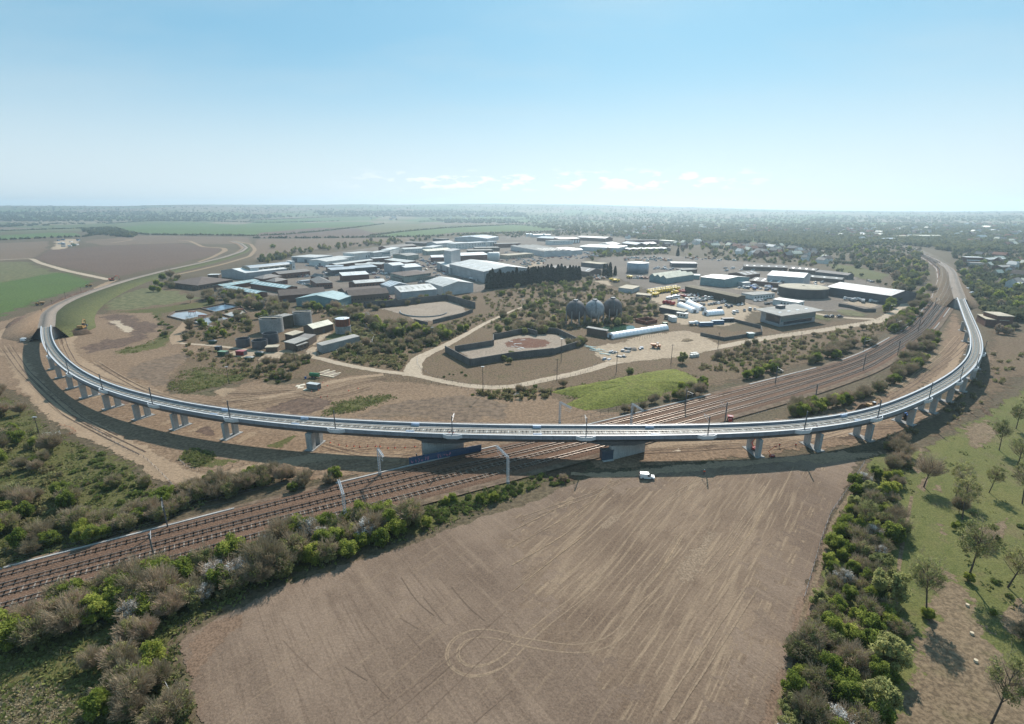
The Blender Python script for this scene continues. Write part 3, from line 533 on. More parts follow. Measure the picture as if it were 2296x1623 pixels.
# formation: brown ballast bed with shoulders and a sandy strip each side
def bed(name, mat, line, offs, zs, parent=None, kind=None):
    nr, _ = normals2(line); mb = MB(); n = len(line); k = len(offs)
    for i in range(n):
        for o_, z_ in zip(offs, zs):
            o2 = o_[min(i, len(o_) - 1)] if hasattr(o_, '__len__') else o_
            mb.v.append((line[i][0] + nr[i][0] * o2, line[i][1] + nr[i][1] * o2, z_))
    for i in range(n - 1):
        for j in range(k - 1): q = i * k + j; mb.f.append((q, q + 1, q + 1 + k, q + k)); mb.m.append(0)
    mb.at['edge'] = ('POINT', [1.] * len(mb.v)); o = mb.obj(name, mat, parent)
    if kind: tag(o, kind=kind)
    return o
wid = np.linalg.norm(l1r - l4r, axis=1); hw = np.interp(np.linspace(0, 1, len(lc)), np.linspace(0, 1, 300), wid) / 2
print('formation width', hw.min() * 2, hw.max() * 2)
bed('railway_shoulder', M_fallow, lc[::3], [-hw[::3] - 5.5, -hw[::3] - 2.4, hw[::3] + 2.4, hw[::3] + 4.5], [.42, .45, .45, .42], kind='structure')
bed('railway_formation', M_ballast, lc[::3], [-hw[::3] - 2.7, -hw[::3] - 1.6, hw[::3] + 1.6, hw[::3] + 2.6], [.46, .68, .68, .46], kind='structure')
def railway(line, z, parent, sl_mat, rail_mat, gauge=1.435, slen=2.5, step=.68, srange=(0, 1e9), railw=.14):
    nr, tg = normals2(line)
    for s_ in (-1, 1):
        mb = MB(); a = line + nr * gauge / 2 * s_; n = len(a)
        for i in range(n):
            for o_, h in ((-railw / 2, 0), (-railw / 2, .17), (railw / 2, .17), (railw / 2, 0)): mb.v.append((a[i][0] + nr[i][0] * o_, a[i][1] + nr[i][1] * o_, z + h))
        for i in range(n - 1):
            for j in range(3): q = i * 4 + j; mb.f.append((q, q + 1, q + 5, q + 4)); mb.m.append(0)
        mb.obj('rail', rail_mat, parent)
    s = np.r_[0, np.cumsum(np.linalg.norm(np.diff(line, axis=0), axis=1))]; mb = MB()
    for d in np.arange(max(step, srange[0]), min(s[-1], srange[1]), step):
        i = min(len(line) - 2, int(np.searchsorted(s, d))); p = line[i]; t = tg[i]; q = nr[i]; h = slen / 2
        c = [(p[0] + q[0] * a * h + t[0] * b * .12, p[1] + q[1] * a * h + t[1] * b * .12) for a, b in ((-1, -1), (1, -1), (1, 1), (-1, 1))]
        mb.add([(x, y, z - .06) for x, y in c] + [(x, y, z + .02) for x, y in c], [(4, 5, 6, 7), (0, 1, 5, 4), (1, 2, 6, 5), (2, 3, 7, 6), (3, 0, 4, 7)])
    o = mb.obj('sleepers', sl_mat, parent); tag(o, kind='stuff')
for t, lab, sm in ((0.02, 'farthest of four main line tracks, next to the cleared viaduct site', M_slpW), (.37, 'second main line track from the viaduct site side, rusty with dull sleepers', M_slpW),
                   (.63, 'third main line track from the viaduct site side, with pale concrete sleepers', M_slpC), (.98, 'nearest of four main line tracks, beside the hedge and harrowed field', M_slpC)):
    tr = thing('railway_track', lab, 'railway track', group='main line tracks')
    railway(lerp_line(t), .75, tr, sm, M_rail)
# pale cable trough along the near cess
nrc, _ = normals2(lc)
for off, a_, b_, lab in ((2.9, 0, len(lc), 'pale concrete cable trough along the near side of the main line'), (-2.9, int(len(lc) * .3), len(lc), 'pale concrete cable trough along the far side of the main line')):
    ln = (lc + nrc * (np.sign(off) * hw + off)[:, None])[a_:b_:3]
    # the near side is the one closer to the camera
    mb = MB(); nn, _ = normals2(ln)
    for i in range(len(ln)):
        for o_, h in ((-.28, .4), (-.28, .7), (.28, .7), (.28, .4)): mb.v.append((*(ln[i] + nn[i] * o_), h))
    for i in range(len(ln) - 1):
        if (i // 9) % 7 in (2, 5): continue
        for j in range(3): q = i * 4 + j; mb.f.append((q, q + 1, q + 5, q + 4)); mb.m.append(0)
    tag(mb.obj('cable_trough', M_trough), lab, 'cable trough')

# ------------------------------------------------------------------ viaduct alignment
far = [(114, 729), (112, 744), (125, 776), (150, 806), (185, 831), (222, 851), (275, 871), (345, 889), (425, 906), (515, 918), (574, 923), (749, 938), (924, 948), (1148, 952), (1348, 952), (1598, 950), (1722, 948), (1834, 941), (1972, 914), (2022, 891), (2084, 864), (2147, 824), (2172, 796), (2179, 779), (2177, 754), (2167, 729), (2157, 700), (2146, 667)]
near = [(92, 729), (92, 750), (95, 775), (114, 800), (154, 838), (227, 872), (345, 905), (515, 937), (574, 947), (749, 961), (924, 970), (1148, 976), (1310, 978), (1460, 978), (1585, 976), (1722, 969), (1804, 963), (1972, 938), (2082, 893), (2152, 855), (2189, 824), (2204, 796), (2204, 779), (2202, 762), (2197, 740), (2184, 715), (2162, 667)]
HD = 9.4                                                  # top of the parapets
fa = restep(smooth_line([G(*q, HD) for q in far], 2, 10), 700); ne = restep(smooth_line([G(*q, HD) for q in near], 2, 10), 700)
ne = np.array([ne[np.argmin(((ne - p) ** 2).sum(1))] for p in fa])
vc = smooth_line((fa + ne) / 2, 1.2, 30)
w0 = np.linalg.norm(fa - ne, axis=1); w0 = np.convolve(np.r_[[w0[0]] * 60, w0, [w0[-1]] * 60], np.ones(121) / 121, 'valid')
VS = np.r_[0, np.cumsum(np.linalg.norm(np.diff(vc, axis=0), axis=1))]; NV = len(vc)
vw = np.interp(np.linspace(0, 1, NV), np.linspace(0, 1, 700), w0); vw = np.clip(vw, 4.9, 8.6)
vn, vt = normals2(vc)
if vn[NV // 2][1] > 0: pass
side = -1 if vn[NV // 2][1] > 0 else 1                     # multiplier so that +off is the camera side
vn = vn * side
print('viaduct', VS[-1], vw.min(), vw.max())
def vat(x, y, z=HD, off=0.0):
    """index on the viaduct nearest to the picture point (x, y)"""
    p = G(x, y, z); return int(np.argmin(((vc - np.array(p[:2])) ** 2).sum(1)))
VIA = thing('railway_viaduct', 'long curved single track concrete railway viaduct sweeping across the whole scene', 'viaduct', (vc[NV // 2][0], vc[NV // 2][1], 0))
inv = Matrix.Translation((-vc[NV // 2][0], -vc[NV // 2][1], 0))
def vsweep(name, mat, prof, i0=0, i1=None, step=2, parent=None, caps=True):
    """sweep a closed profile [(share of half width, metres to add, z)] along the deck"""
    i1 = NV - 1 if i1 is None else i1; idx = list(range(i0, i1, step)) + [i1]; k = len(prof); mb = MB()
    for i in idx:
        h = vw[i] / 2
        for a, b, z in prof:
            o_ = a * h + b; mb.v.append(tuple(inv @ Vector((vc[i][0] + vn[i][0] * o_, vc[i][1] + vn[i][1] * o_, z))))
    for q in range(len(idx) - 1):
        for j in range(k): mb.f.append((q * k + j, q * k + (j + 1) % k, (q + 1) * k + (j + 1) % k, (q + 1) * k + j)); mb.m.append(0)
    if caps:
        mb.f += [tuple(range(k))[::-1], tuple(range((len(idx) - 1) * k, len(idx) * k))]; mb.m += [0, 0]
    return mb.obj(name, mat, VIA if parent is None else parent)
def vpt(i, off, z): return Vector((vc[i][0] + vn[i][0] * off, vc[i][1] + vn[i][1] * off, z))
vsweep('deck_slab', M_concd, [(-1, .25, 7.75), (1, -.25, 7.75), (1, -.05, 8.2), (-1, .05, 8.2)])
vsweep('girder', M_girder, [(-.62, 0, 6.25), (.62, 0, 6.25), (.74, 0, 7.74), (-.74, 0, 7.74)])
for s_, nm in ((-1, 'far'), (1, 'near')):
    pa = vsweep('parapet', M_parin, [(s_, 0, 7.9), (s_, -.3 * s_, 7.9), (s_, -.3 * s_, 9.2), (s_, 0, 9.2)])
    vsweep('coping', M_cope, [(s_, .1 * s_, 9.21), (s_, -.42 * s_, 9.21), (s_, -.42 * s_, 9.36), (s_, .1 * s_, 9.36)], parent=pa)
    vsweep('handrail', M_galv, [(s_, -.22 * s_, 9.75), (s_, -.30 * s_, 9.75), (s_, -.30 * s_, 9.83), (s_, -.22 * s_, 9.83)], parent=pa)
vsweep('walkway', M_trough, [(1, -.55, 8.21), (.56, 0, 8.21), (.56, 0, 8.62), (1, -.55, 8.62)])
vsweep('cable_trough', M_trough, [(-.72, 0, 8.21), (-.56, 0, 8.21), (-.56, 0, 8.55), (-.72, 0, 8.55)])
vsweep('ballast_bed', plain('fresh_ballast', (.36, .31, .255), .95, 0, .2, .9, .6, fine=.5), [(-.54, 0, 8.21), (.54, 0, 8.21), (.46, 0, 8.56), (-.46, 0, 8.56)])
TRK = link(bpy.data.objects.new('track', None)); TRK.parent = VIA; TRK.location = inv.translation
railway(vc, 8.62, TRK, plain('new_sleeper', (.60, .57, .52), .8, 0, .1, .6), M_railS, slen=2.3, step=.72)
# recesses for the masts: the near parapet steps out round a small platform
mastP = [(112, 797), (154, 838), (227, 873), (345, 905), (515, 937), (749, 961), (1013, 973), (1310, 977), (1588, 976), (1806, 962), (1973, 938), (2082, 893), (2152, 855), (2189, 824), (2205, 792)]
mast_i = [vat(*q) for q in mastP]
for i in mast_i:
    h = vw[i] / 2; mb = MB(); t = Vector((*vt[i], 0)); n_ = Vector((*vn[i], 0))
    def q(a, b, z): return inv @ (vpt(i, h, z) + t * a + n_ * b)
    o4 = [(-3.2, .12), (-1.7, 1.15), (1.7, 1.15), (3.2, .12)]
    mb.taper([q(a, b, 8.0) for a, b in o4], [q(a, b, 8.3) for a, b in o4])
    for (a0, b0), (a1, b1) in zip(o4, o4[1:]):
        mb.taper([q(a0, b0, 8.31), q(a1, b1, 8.31), q(a1, b1 + .22, 8.31), q(a0, b0 + .22, 8.31)], [q(a0, b0, 9.4), q(a1, b1, 9.4), q(a1, b1 + .22, 9.4), q(a0, b0 + .22, 9.4)])
    mb.obj('mast_platform', M_cope, VIA)
for qx in ((386 / 4 + 574, 945), (1398 / 4 + 574, 960), (218 / 4 + 1148, 965), (1278 / 4 + 1148, 966), (474, 930), (1930, 945)):
    i = vat(*qx); mb = MB(); t = Vector((*vt[i], 0)); n_ = Vector((*vn[i], 0)); h = vw[i] / 2
    for s_ in (-1, 1):
        c = inv @ (vpt(i, s_ * h * .78, 0)); Mx = Matrix.Translation(c) @ Matrix.Rotation(math.atan2(t.y, t.x), 4, 'Z'); mb = MB()
        mb.box(-1.4, 1.4, -.3, .3, 8.65, 9.5, 0, Mx); mb.obj('expansion_joint_cover', plain('blue_grey_plate', (.33, .42, .55), .5), VIA)
# twin column piers
piers = [(112, 800), (128, 818), (154, 840), (192, 858), (240, 881), (310, 902), (395, 922), (503, 945), (690, 972), (1705, 985), (1845, 972), (1952, 948), (2055, 918), (2105, 893), (2142, 870), (2170, 848), (2190, 822), (2199, 800), (2200, 775), (2193, 745), (2185, 722)]
for (x, y) in piers:
    i = vat(x, y, 6.6); h = vw[i] / 2; t = Vector((*vt[i], 0)); n_ = Vector((*vn[i], 0)); mb = MB()
    big = 574 < x < 800
    Mx = inv @ Matrix.Translation((vc[i][0], vc[i][1], 0)) @ Matrix.Rotation(math.atan2(n_.y, n_.x), 4, 'Z')
    wd, ln = (1.9, 1.15) if not big else (2.1, 2.2)
    for s_ in (-1, 1):
        c = s_ * (max(h * .66, 1.9)); r0, r1 = wd / 2, ln / 2
        mb.taper([(c - r0, -r1, 0), (c + r0, -r1, 0), (c + r0, r1, 0), (c - r0, r1, 0)], [(c - r0 * 1.1, -r1, 5.6), (c + r0 * 1.1, -r1, 5.6), (c + r0 * 1.1, r1, 5.6), (c - r0 * 1.1, r1, 5.6)], 0, Mx)
    cc = max(h * .66, 1.9) + wd * .55
    mb.box(-cc, cc, -ln / 2 - .06, ln / 2 + .06, 5.602, 6.2, 0, Mx)
    mb.obj('pier', M_concl, VIA)
    mb = MB(); mb.box(-cc - .8, cc + .8, -1.6, 1.6, -.2, .28, 0, Mx); mb.obj('pier_footing', M_concd, VIA)
# two skewed wall piers beside the main line, with haunched cross heads above
def wallpier(k, a, b, h, th=1.6):
    A = gz(k, *a); B = gz(k, *b); d = (B - A); L_ = d.length; Mx = inv @ Matrix.Translation(A) @ Matrix.Rotation(math.atan2(d.y, d.x), 4, 'Z'); mb = MB()
    mb.box(0, L_, 0, th, 0, h, 0, Mx); mb.obj('wall_pier', M_concl, VIA)
    return A, B
wallpier('b2', (1500, 1190), (1865, 1120), 5.3); wallpier('b3', (890, 1215), (1190, 1138), 5.2)
for x, y, s0, s1 in ((985, 990, 9, 13), (1395, 992, 13, 10)):
    i = vat(x, y, 6.5); mb = MB(); h = vw[i] / 2; t = Vector((*vt[i], 0)); n_ = Vector((*vn[i], 0))
    def q(a, b, z): return inv @ (vpt(i, b, z) + t * a)
    mb.taper([q(a, b, 5.35) for a, b in ((-s0 * .42, -h * .7), (s1 * .42, -h * .7), (s1 * .42, h * .78), (-s0 * .42, h * .78))], [q(a, b, 6.9) for a, b in ((-s0, -h * .76), (s1, -h * .76), (s1, h * .82), (-s0, h * .82))])
    mb.obj('crosshead', M_girder, VIA)
# abutments
for i, s_ in ((0, -1), (NV - 1, 1)):
    h = vw[i] / 2; t = Vector((*vt[i], 0)) * s_; n_ = Vector((*vn[i], 0)); mb = MB()
    Mx = inv @ Matrix.Translation((vc[i][0], vc[i][1], 0)) @ Matrix.Rotation(math.atan2(t.y, t.x), 4, 'Z')
    mb.box(-1.2, 2.0, -h - .3, h + .3, 0, 7.7, 0, Mx)
    for u in (-1, 1):
        e = h + .3; mb.taper([(2.01, u * (e - .5), 0), (12, u * (e + 4.5), 0), (12, u * (e + 5), 0), (2.01, u * e, 0)], [(2.01, u * (e - .5), 8.8), (12, u * (e + 4.5), 2.6), (12, u * (e + 5), 2.6), (2.01, u * e, 8.8)], 0, Mx)
    mb.obj('abutment', M_concl, VIA)
# approach embankments
def embank(name, centre, tops, mats, slope=(2.2, 2.2)):
    """a bank with a ballasted crest; centre = [(x, y, z)] picture points with the height of the crest"""
    pts3 = [G(x, y, z) for x, y, z in centre]; a = smooth_line(pts3, 3, 6); s = np.linspace(0, 1, len(pts3))
    cum = np.r_[0, np.cumsum([(pts3[i + 1] - pts3[i]).length for i in range(len(pts3) - 1)])]; zz = np.interp(np.linspace(0, cum[-1], len(a)), cum, [q[2] for q in centre])
    nr, _ = normals2(a)
    for nm, mt, f in (('embankment_slope', mats[0], lambda z: [(-tops / 2 - z * slope[0] - 3, -.1), (-tops / 2, z), (-tops / 2 + .01, z - .05)]), ('embankment_slope', mats[1], lambda z: [(tops / 2 - .01, z - .05), (tops / 2, z), (tops / 2 + z * slope[1] + 3, -.1)]), ('trackbed', mats[2], lambda z: [(-tops / 2, z + .02), (-1.9, z + .06), (-1.7, z + .35), (1.7, z + .35), (1.9, z + .06), (tops / 2, z + .02)])):
        mb = MB(); k = 0
        for i in range(len(a)):
            pr = f(zz[i]); k = len(pr); e = min(1., .12 + .88 * i * 3 / 26) ** .6; pr = [(max(-tops / 2, min(tops / 2, o_)) + (o_ - max(-tops / 2, min(tops / 2, o_))) * e, z_) for o_, z_ in pr]
            for o_, z_ in pr: mb.v.append((*(a[i] + nr[i] * o_), z_))
        for i in range(len(a) - 1):
            for j in range(k - 1): q = i * k + j; mb.f.append((q, q + 1, q + 1 + k, q + k)); mb.m.append(0)
        mb.at['edge'] = ('POINT', [1.] * len(mb.v)); tag(mb.obj(nm, mt, smooth=True), kind='structure')
    return a, zz
v0 = vc[0]; 
x0, y0 = PX((v0[0], v0[1], 8.2))
embank('embankment', [(x0, y0, 8.0), (109, 702, 8.0), (130, 685, 7.2), (165, 668, 6.3), (215, 650, 5.2), (255, 637, 4.4), (300, 624, 3.7), (375, 605, 3.0), (450, 589, 2.5), (500, 577, 2.1), (540, 564, 1.7), (552, 555, 1.3), (540, 546, 1.0), (520, 540, .6)], 8.5, (M_bank, M_dirt, M_stone))
v1 = vc[-1]; x1, y1 = PX((v1[0], v1[1], 8.2))
embank('embankment', [(x1, y1, 7.9), (2146, 650, 7.0), (2140, 630, 5.5), (2136, 612, 3.8), (2126, 600, 2.4), (2110, 590, 1.4)], 8.5, (M_brush, M_brush, M_stone), (1.2, 1.6))

# ------------------------------------------------------------------ masts, lattice portals, wires
def cantilever(mb, h, L, mi=0):
    mb.tube((0, 0, h - .6), (L, 0, h - .9), .05, n=5, mi=mi); mb.tube((0, 0, h - 2.3), (L * .95, 0, h - 1.1), .045, n=5, mi=mi); mb.tube((L * .8, 0, h - 1.0), (L * .9, 0, h - 2.2), .03, n=4, mi=mi)
vm = []
order = ['at the left abutment', 'second from the left abutment', 'third from the left abutment', 'above the fourth span from the left', 'where the curve straightens on the left', 'between the left wide pier and the skewed wall', 'beside the two kneeling orange workers', 'above the main line tracks', 'right of the white van', 'beside the crouching red worker', 'where the deck starts curving back on the right', 'above the tall right hand piers', 'on the tightest right hand bend', 'third from the right hand end', 'second from the right hand end']
for k_, (i, lab) in enumerate(zip(mast_i, order)):
    h = vw[i] / 2; p = vpt(i, h + .55, 8.32)
    m_ = thing('overhead_line_mast', f'slender grey mast on the viaduct, {lab}', 'mast', p, math.atan2(-vn[i][1], -vn[i][0]), 'masts along the viaduct')
    mb = MB(); mb.box(-.13, .13, -.13, .13, .2, 7.6); mb.obj('mast_post', M_darkst, m_)
    mb = MB(); mb.box(-.35, .35, -.35, .35, 0, .2); mb.obj('base_plate', M_galv, m_)
    if k_ in (6, 7, 8):
        mb = MB(); cantilever(mb, 7.6, h + .5); mb.obj('cantilever_arm', M_galv, m_)
# plain lineside masts with arms over the tracks
line_masts = [(376, 1181, 'mast leaning over bushes in the left foreground, far side of the line'), (350, 1268, 'mast rising from the hedge in the left foreground, near side of the line'), (1536, 916, 'mast by the fence end behind the viaduct'), (1625, 948, 'mast between the tracks and the red machine'),
    (1738, 860, 'mast beside the young bushes past the green mound'), (1826, 905, 'mast in front of the bramble thicket right of the tracks'), (1935, 830, 'mast in front of the tall thicket right of the tracks'), (1935, 787, 'mast by the brown bank below the hedge'), (2012, 797, 'mast halfway to the right hand bend'), (2058, 745, 'mast on the inside of the right hand bend'), (2005, 742, 'mast beside the lineside trees left of the bend'), (2095, 690, 'mast by the viaduct junction'), (2130, 664, 'mast where the two lines join'), (1993, 702, 'tall mast near the end of the estate road')]
for x, y, lab in line_masts:
    p = G(x, y, .6); j = np.argmin(((lc - np.array(p[:2])) ** 2).sum(1)); dv = lc[j] - np.array(p[:2])
    m_ = thing('overhead_line_mast', 'grey railway ' + lab, 'mast', p, math.atan2(dv[1], dv[0]), 'plain masts along the main line')
    mb = MB(); mb.box(-.15, .15, -.15, .15, 0, 8.6); mb.obj('mast_post', M_darkst, m_)
    mb = MB(); cantilever(mb, 8.4, 3.2); mb.obj('cantilever_arm', M_galv, m_)
    mb = MB(); mb.cyl(.5, 0, 7.4, 7.8, .07, n=6); mb.obj('insulator', M_insul, m_)
def lattice(mb, a, b, w=.55, n=10, r=.045):
    a = Vector(a); b = Vector(b); d = (b - a).normalized(); u = d.cross(Vector((0, 0, 1)) if abs(d.z) < .9 else Vector((0, 1, 0))).normalized(); v = d.cross(u); cs = [(u + v) * w / 2, (u - v) * w / 2, (-u - v) * w / 2, (v - u) * w / 2]
    for c in cs: mb.tube(a + c, b + c, r * 1.4, n=4)
    for i in range(n):
        p = a.lerp(b, i / n); q = a.lerp(b, (i + 1) / n)
        for j in range(4): mb.tube(p + cs[j], q + cs[(j + 1) % 4], r, n=3, caps=False); mb.tube(p + cs[j], p + cs[(j + 1) % 4], r, n=3, caps=False)
for x, y, L, lab, hid in ((852, 1062, 6.2, 'left of the blue hoarding', 0), (776, 1172, -7.5, 'nearest to the camera, above the hedge', 0), (1139, 1082, -8.0, 'beside the viaduct shadow on the tracks', 0), (1255, 948, 7.5, 'partly hidden behind the deck at the centre', 0), (1415, 952, 7.5, 'partly hidden behind the deck, right of the centre', 0)):
    p = G(x, y, .9); j = np.argmin(((lc - np.array(p[:2])) ** 2).sum(1)); dv = lc[j] - np.array(p[:2])
    m_ = thing('lattice_mast', f'pale lattice mast, {lab}', 'mast', p, math.atan2(dv[1], dv[0]), 'lattice masts along the main line')
    mb = MB(); lattice(mb, (0, 0, .5), (0, 0, 8.2), .6, 9); mb.obj('lattice_post', M_lattice, m_)
    mb = MB(); lattice(mb, (-.3, 0, 8.45), (abs(L), 0, 8.75), .5, 8); mb.obj('lattice_arm', M_lattice, m_)
    mb = MB(); mb.cyl(0, 0, -.3, .5, .55, n=10); mb.obj('concrete_base', M_concd, m_)
    mb = MB(); mb.tube((abs(L) * .5, 0, 8.3), (abs(L) * .5, 0, 6.6), .05, n=4); mb.tube((abs(L) * .9, 0, 8.3), (abs(L) * .9, 0, 6.9), .05, n=4); mb.tube((abs(L) * .5, 0, 6.6), (abs(L) * .9, 0, 6.9), .04, n=4); mb.obj('wire_support', M_lattice, m_)
for t, lab in ((.02, 'over the farthest main line track'), (.37, 'over the second main line track from the far side'), (.63, 'over the third main line track from the far side'), (.98, 'over the nearest main line track')):
    ln = lerp_line(t)[::4]; mb = MB(); sp = 12
    for i in range(0, len(ln) - sp, sp):
        for zz_, sg in ((6.3, 0), (7.5, .9)):
            for j in range(3):
                a0, a1 = i + sp * j // 3, i + sp * (j + 1) // 3; s0 = sg * (1 - (2 * j / 3 - 1) ** 2); s1 = sg * (1 - (2 * (j + 1) / 3 - 1) ** 2)
                mb.tube((*ln[a0], zz_ - s0), (*ln[a1], zz_ - s1), .034, n=3, caps=False)
    tag(mb.obj('overhead_wire', M_darkst), f'thin sagging overhead wires {lab}', 'wire', 'overhead wires of the main line')
# ------------------------------------------------------------------ buildings
def sheetmetal(name, col, rough=.5, stripe=1.0):
    if name in MATS: return MATS[name]
    m, nt, N, L, b = nodes(name); tc = N.new('ShaderNodeTexCoord'); O = tc.outputs['Object']
    c = mixc(N, L, maprange(N, L, noise_node(N, L, O, .12, 6, .65), .35, .65), tuple(x * .74 for x in col), tuple(min(1, x * 1.1) for x in col))
    st = noise_node(N, L, O, 1, 3, .6, (0, (stripe, 9))); c = mixc(N, L, .45, c, mixc(N, L, maprange(N, L, st, .35, .65), tuple(x * .66 for x in col), tuple(min(1, x * 1.14) for x in col)))
    L.new(c, b.inputs['Base Color']); b.inputs['Roughness'].default_value = rough; b.inputs['Specular IOR Level'].default_value = .5
    wv = N.new('ShaderNodeTexWave'); wv.inputs['Scale'].default_value = 1.1; L.new(O, wv.inputs[0]); bp = N.new('ShaderNodeBump'); bp.inputs['Strength'].default_value = .25; bp.inputs['Distance'].default_value = .08
    L.new(wv.outputs['Fac'], bp.inputs['Height']); L.new(bp.outputs[0], b.inputs['Normal']); return m
RM = dict(pale=sheetmetal('pale_sheet_roof', (.50, .49, .46)), white=sheetmetal('white_sheet_roof', (.66, .66, .64)), blue=sheetmetal('blue_grey_sheet_roof', (.38, .415, .44)), grey=sheetmetal('grey_sheet_roof', (.27, .265, .26)), teal=sheetmetal('pale_teal_sheet_roof', (.30, .41, .41)),
          cream=sheetmetal('cream_sheet_roof', (.60, .56, .43)), tile=plain('brown_tile_roof', (.115, .085, .07), .85, 0, .2, .3, .3, fine=.4), slate=plain('grey_slate_roof', (.20, .18, .165), .8, 0, .18, .3, .2, fine=.35), felt=plain('grey_felt_roof', (.30, .285, .26), .9, 0, .2, .12, fine=.3), tan=plain('tan_felt_roof', (.42, .36, .27), .9, 0, .2, .12, fine=.3), ivy=plain('overgrown_roof', (.19, .155, .105), .95, 0, .35, .25, .8, fine=.6), red=plain('red_tile_roof', (.24, .10, .065), .85, 0, .25, .3, fine=.3))
WM = dict(white=plain('white_render', (.60, .595, .57), .8, 0, .1, .15, fine=.15), brick=plain('red_brick', (.165, .085, .062), .9, 0, .2, .2, fine=.4), grey=sheetmetal('grey_cladding', (.33, .345, .355)), lgrey=sheetmetal('light_grey_cladding', (.45, .455, .455)), dark=sheetmetal('dark_cladding', (.085, .088, .095)), teal=sheetmetal('teal_cladding', (.17, .265, .275)), green=plain('sage_cladding', (.27, .29, .25), .7, 0, .15, .2), tan=plain('tan_block', (.36, .30, .225), .85, 0, .15, .2, fine=.3), brown=plain('brown_brick', (.14, .10, .075), .9, 0, .2, .2, fine=.4), ivy=plain('ivy_wall', (.075, .06, .038), .95, 0, .4, .3, 1., fine=.7), conc=M_concd)
M_glass = plain('window_glass', (.035, .045, .055), .12, 0, .3, .4, spec=.8); M_glassb = plain('blue_glass', (.08, .17, .19), .15, 0, .2, .4, spec=.8); M_frame = plain('white_frame', (.7, .7, .68), .5)
M_door = plain('roller_door', (.12, .13, .145), .5, .2); M_sky = plain('skylight_sheet', (.30, .285, .24), .4); M_skyw = plain('clear_skylight', (.74, .75, .74), .3)
_b = MB(); _b.box(-.5, .5, -.04, .04, -.5, .5); UW = {m.name: _b.mesh('window_' + m.name, m) for m in (M_glass, M_glassb, M_frame, M_door, M_sky, M_skyw)}
def slab(me, name, par, loc, sc, rz=0., rx=0.):
    o = link(bpy.data.objects.new(name, me)); o.parent = par; o.location = loc; o.scale = sc; o.rotation_euler = (rx, 0, rz); return o
FOOT = []
def profile(roof, rise, n=1):
    if roof == 'flat': return [(0, 0), (1, 0)]
    if roof == 'mono': return [(0, 0), (1, rise)]
    if roof == 'barrel': return [((1 - math.cos(math.pi * i / 10)) / 2, rise * math.sin(math.pi * i / 10)) for i in range(11)]
    if roof == 'multi': return [(0, 0)] + [q for i in range(n) for q in (((i + .5) / n, rise), ((i + 1) / n, 0))]
    return [(0, 0), (.5, rise), (1, 0)]
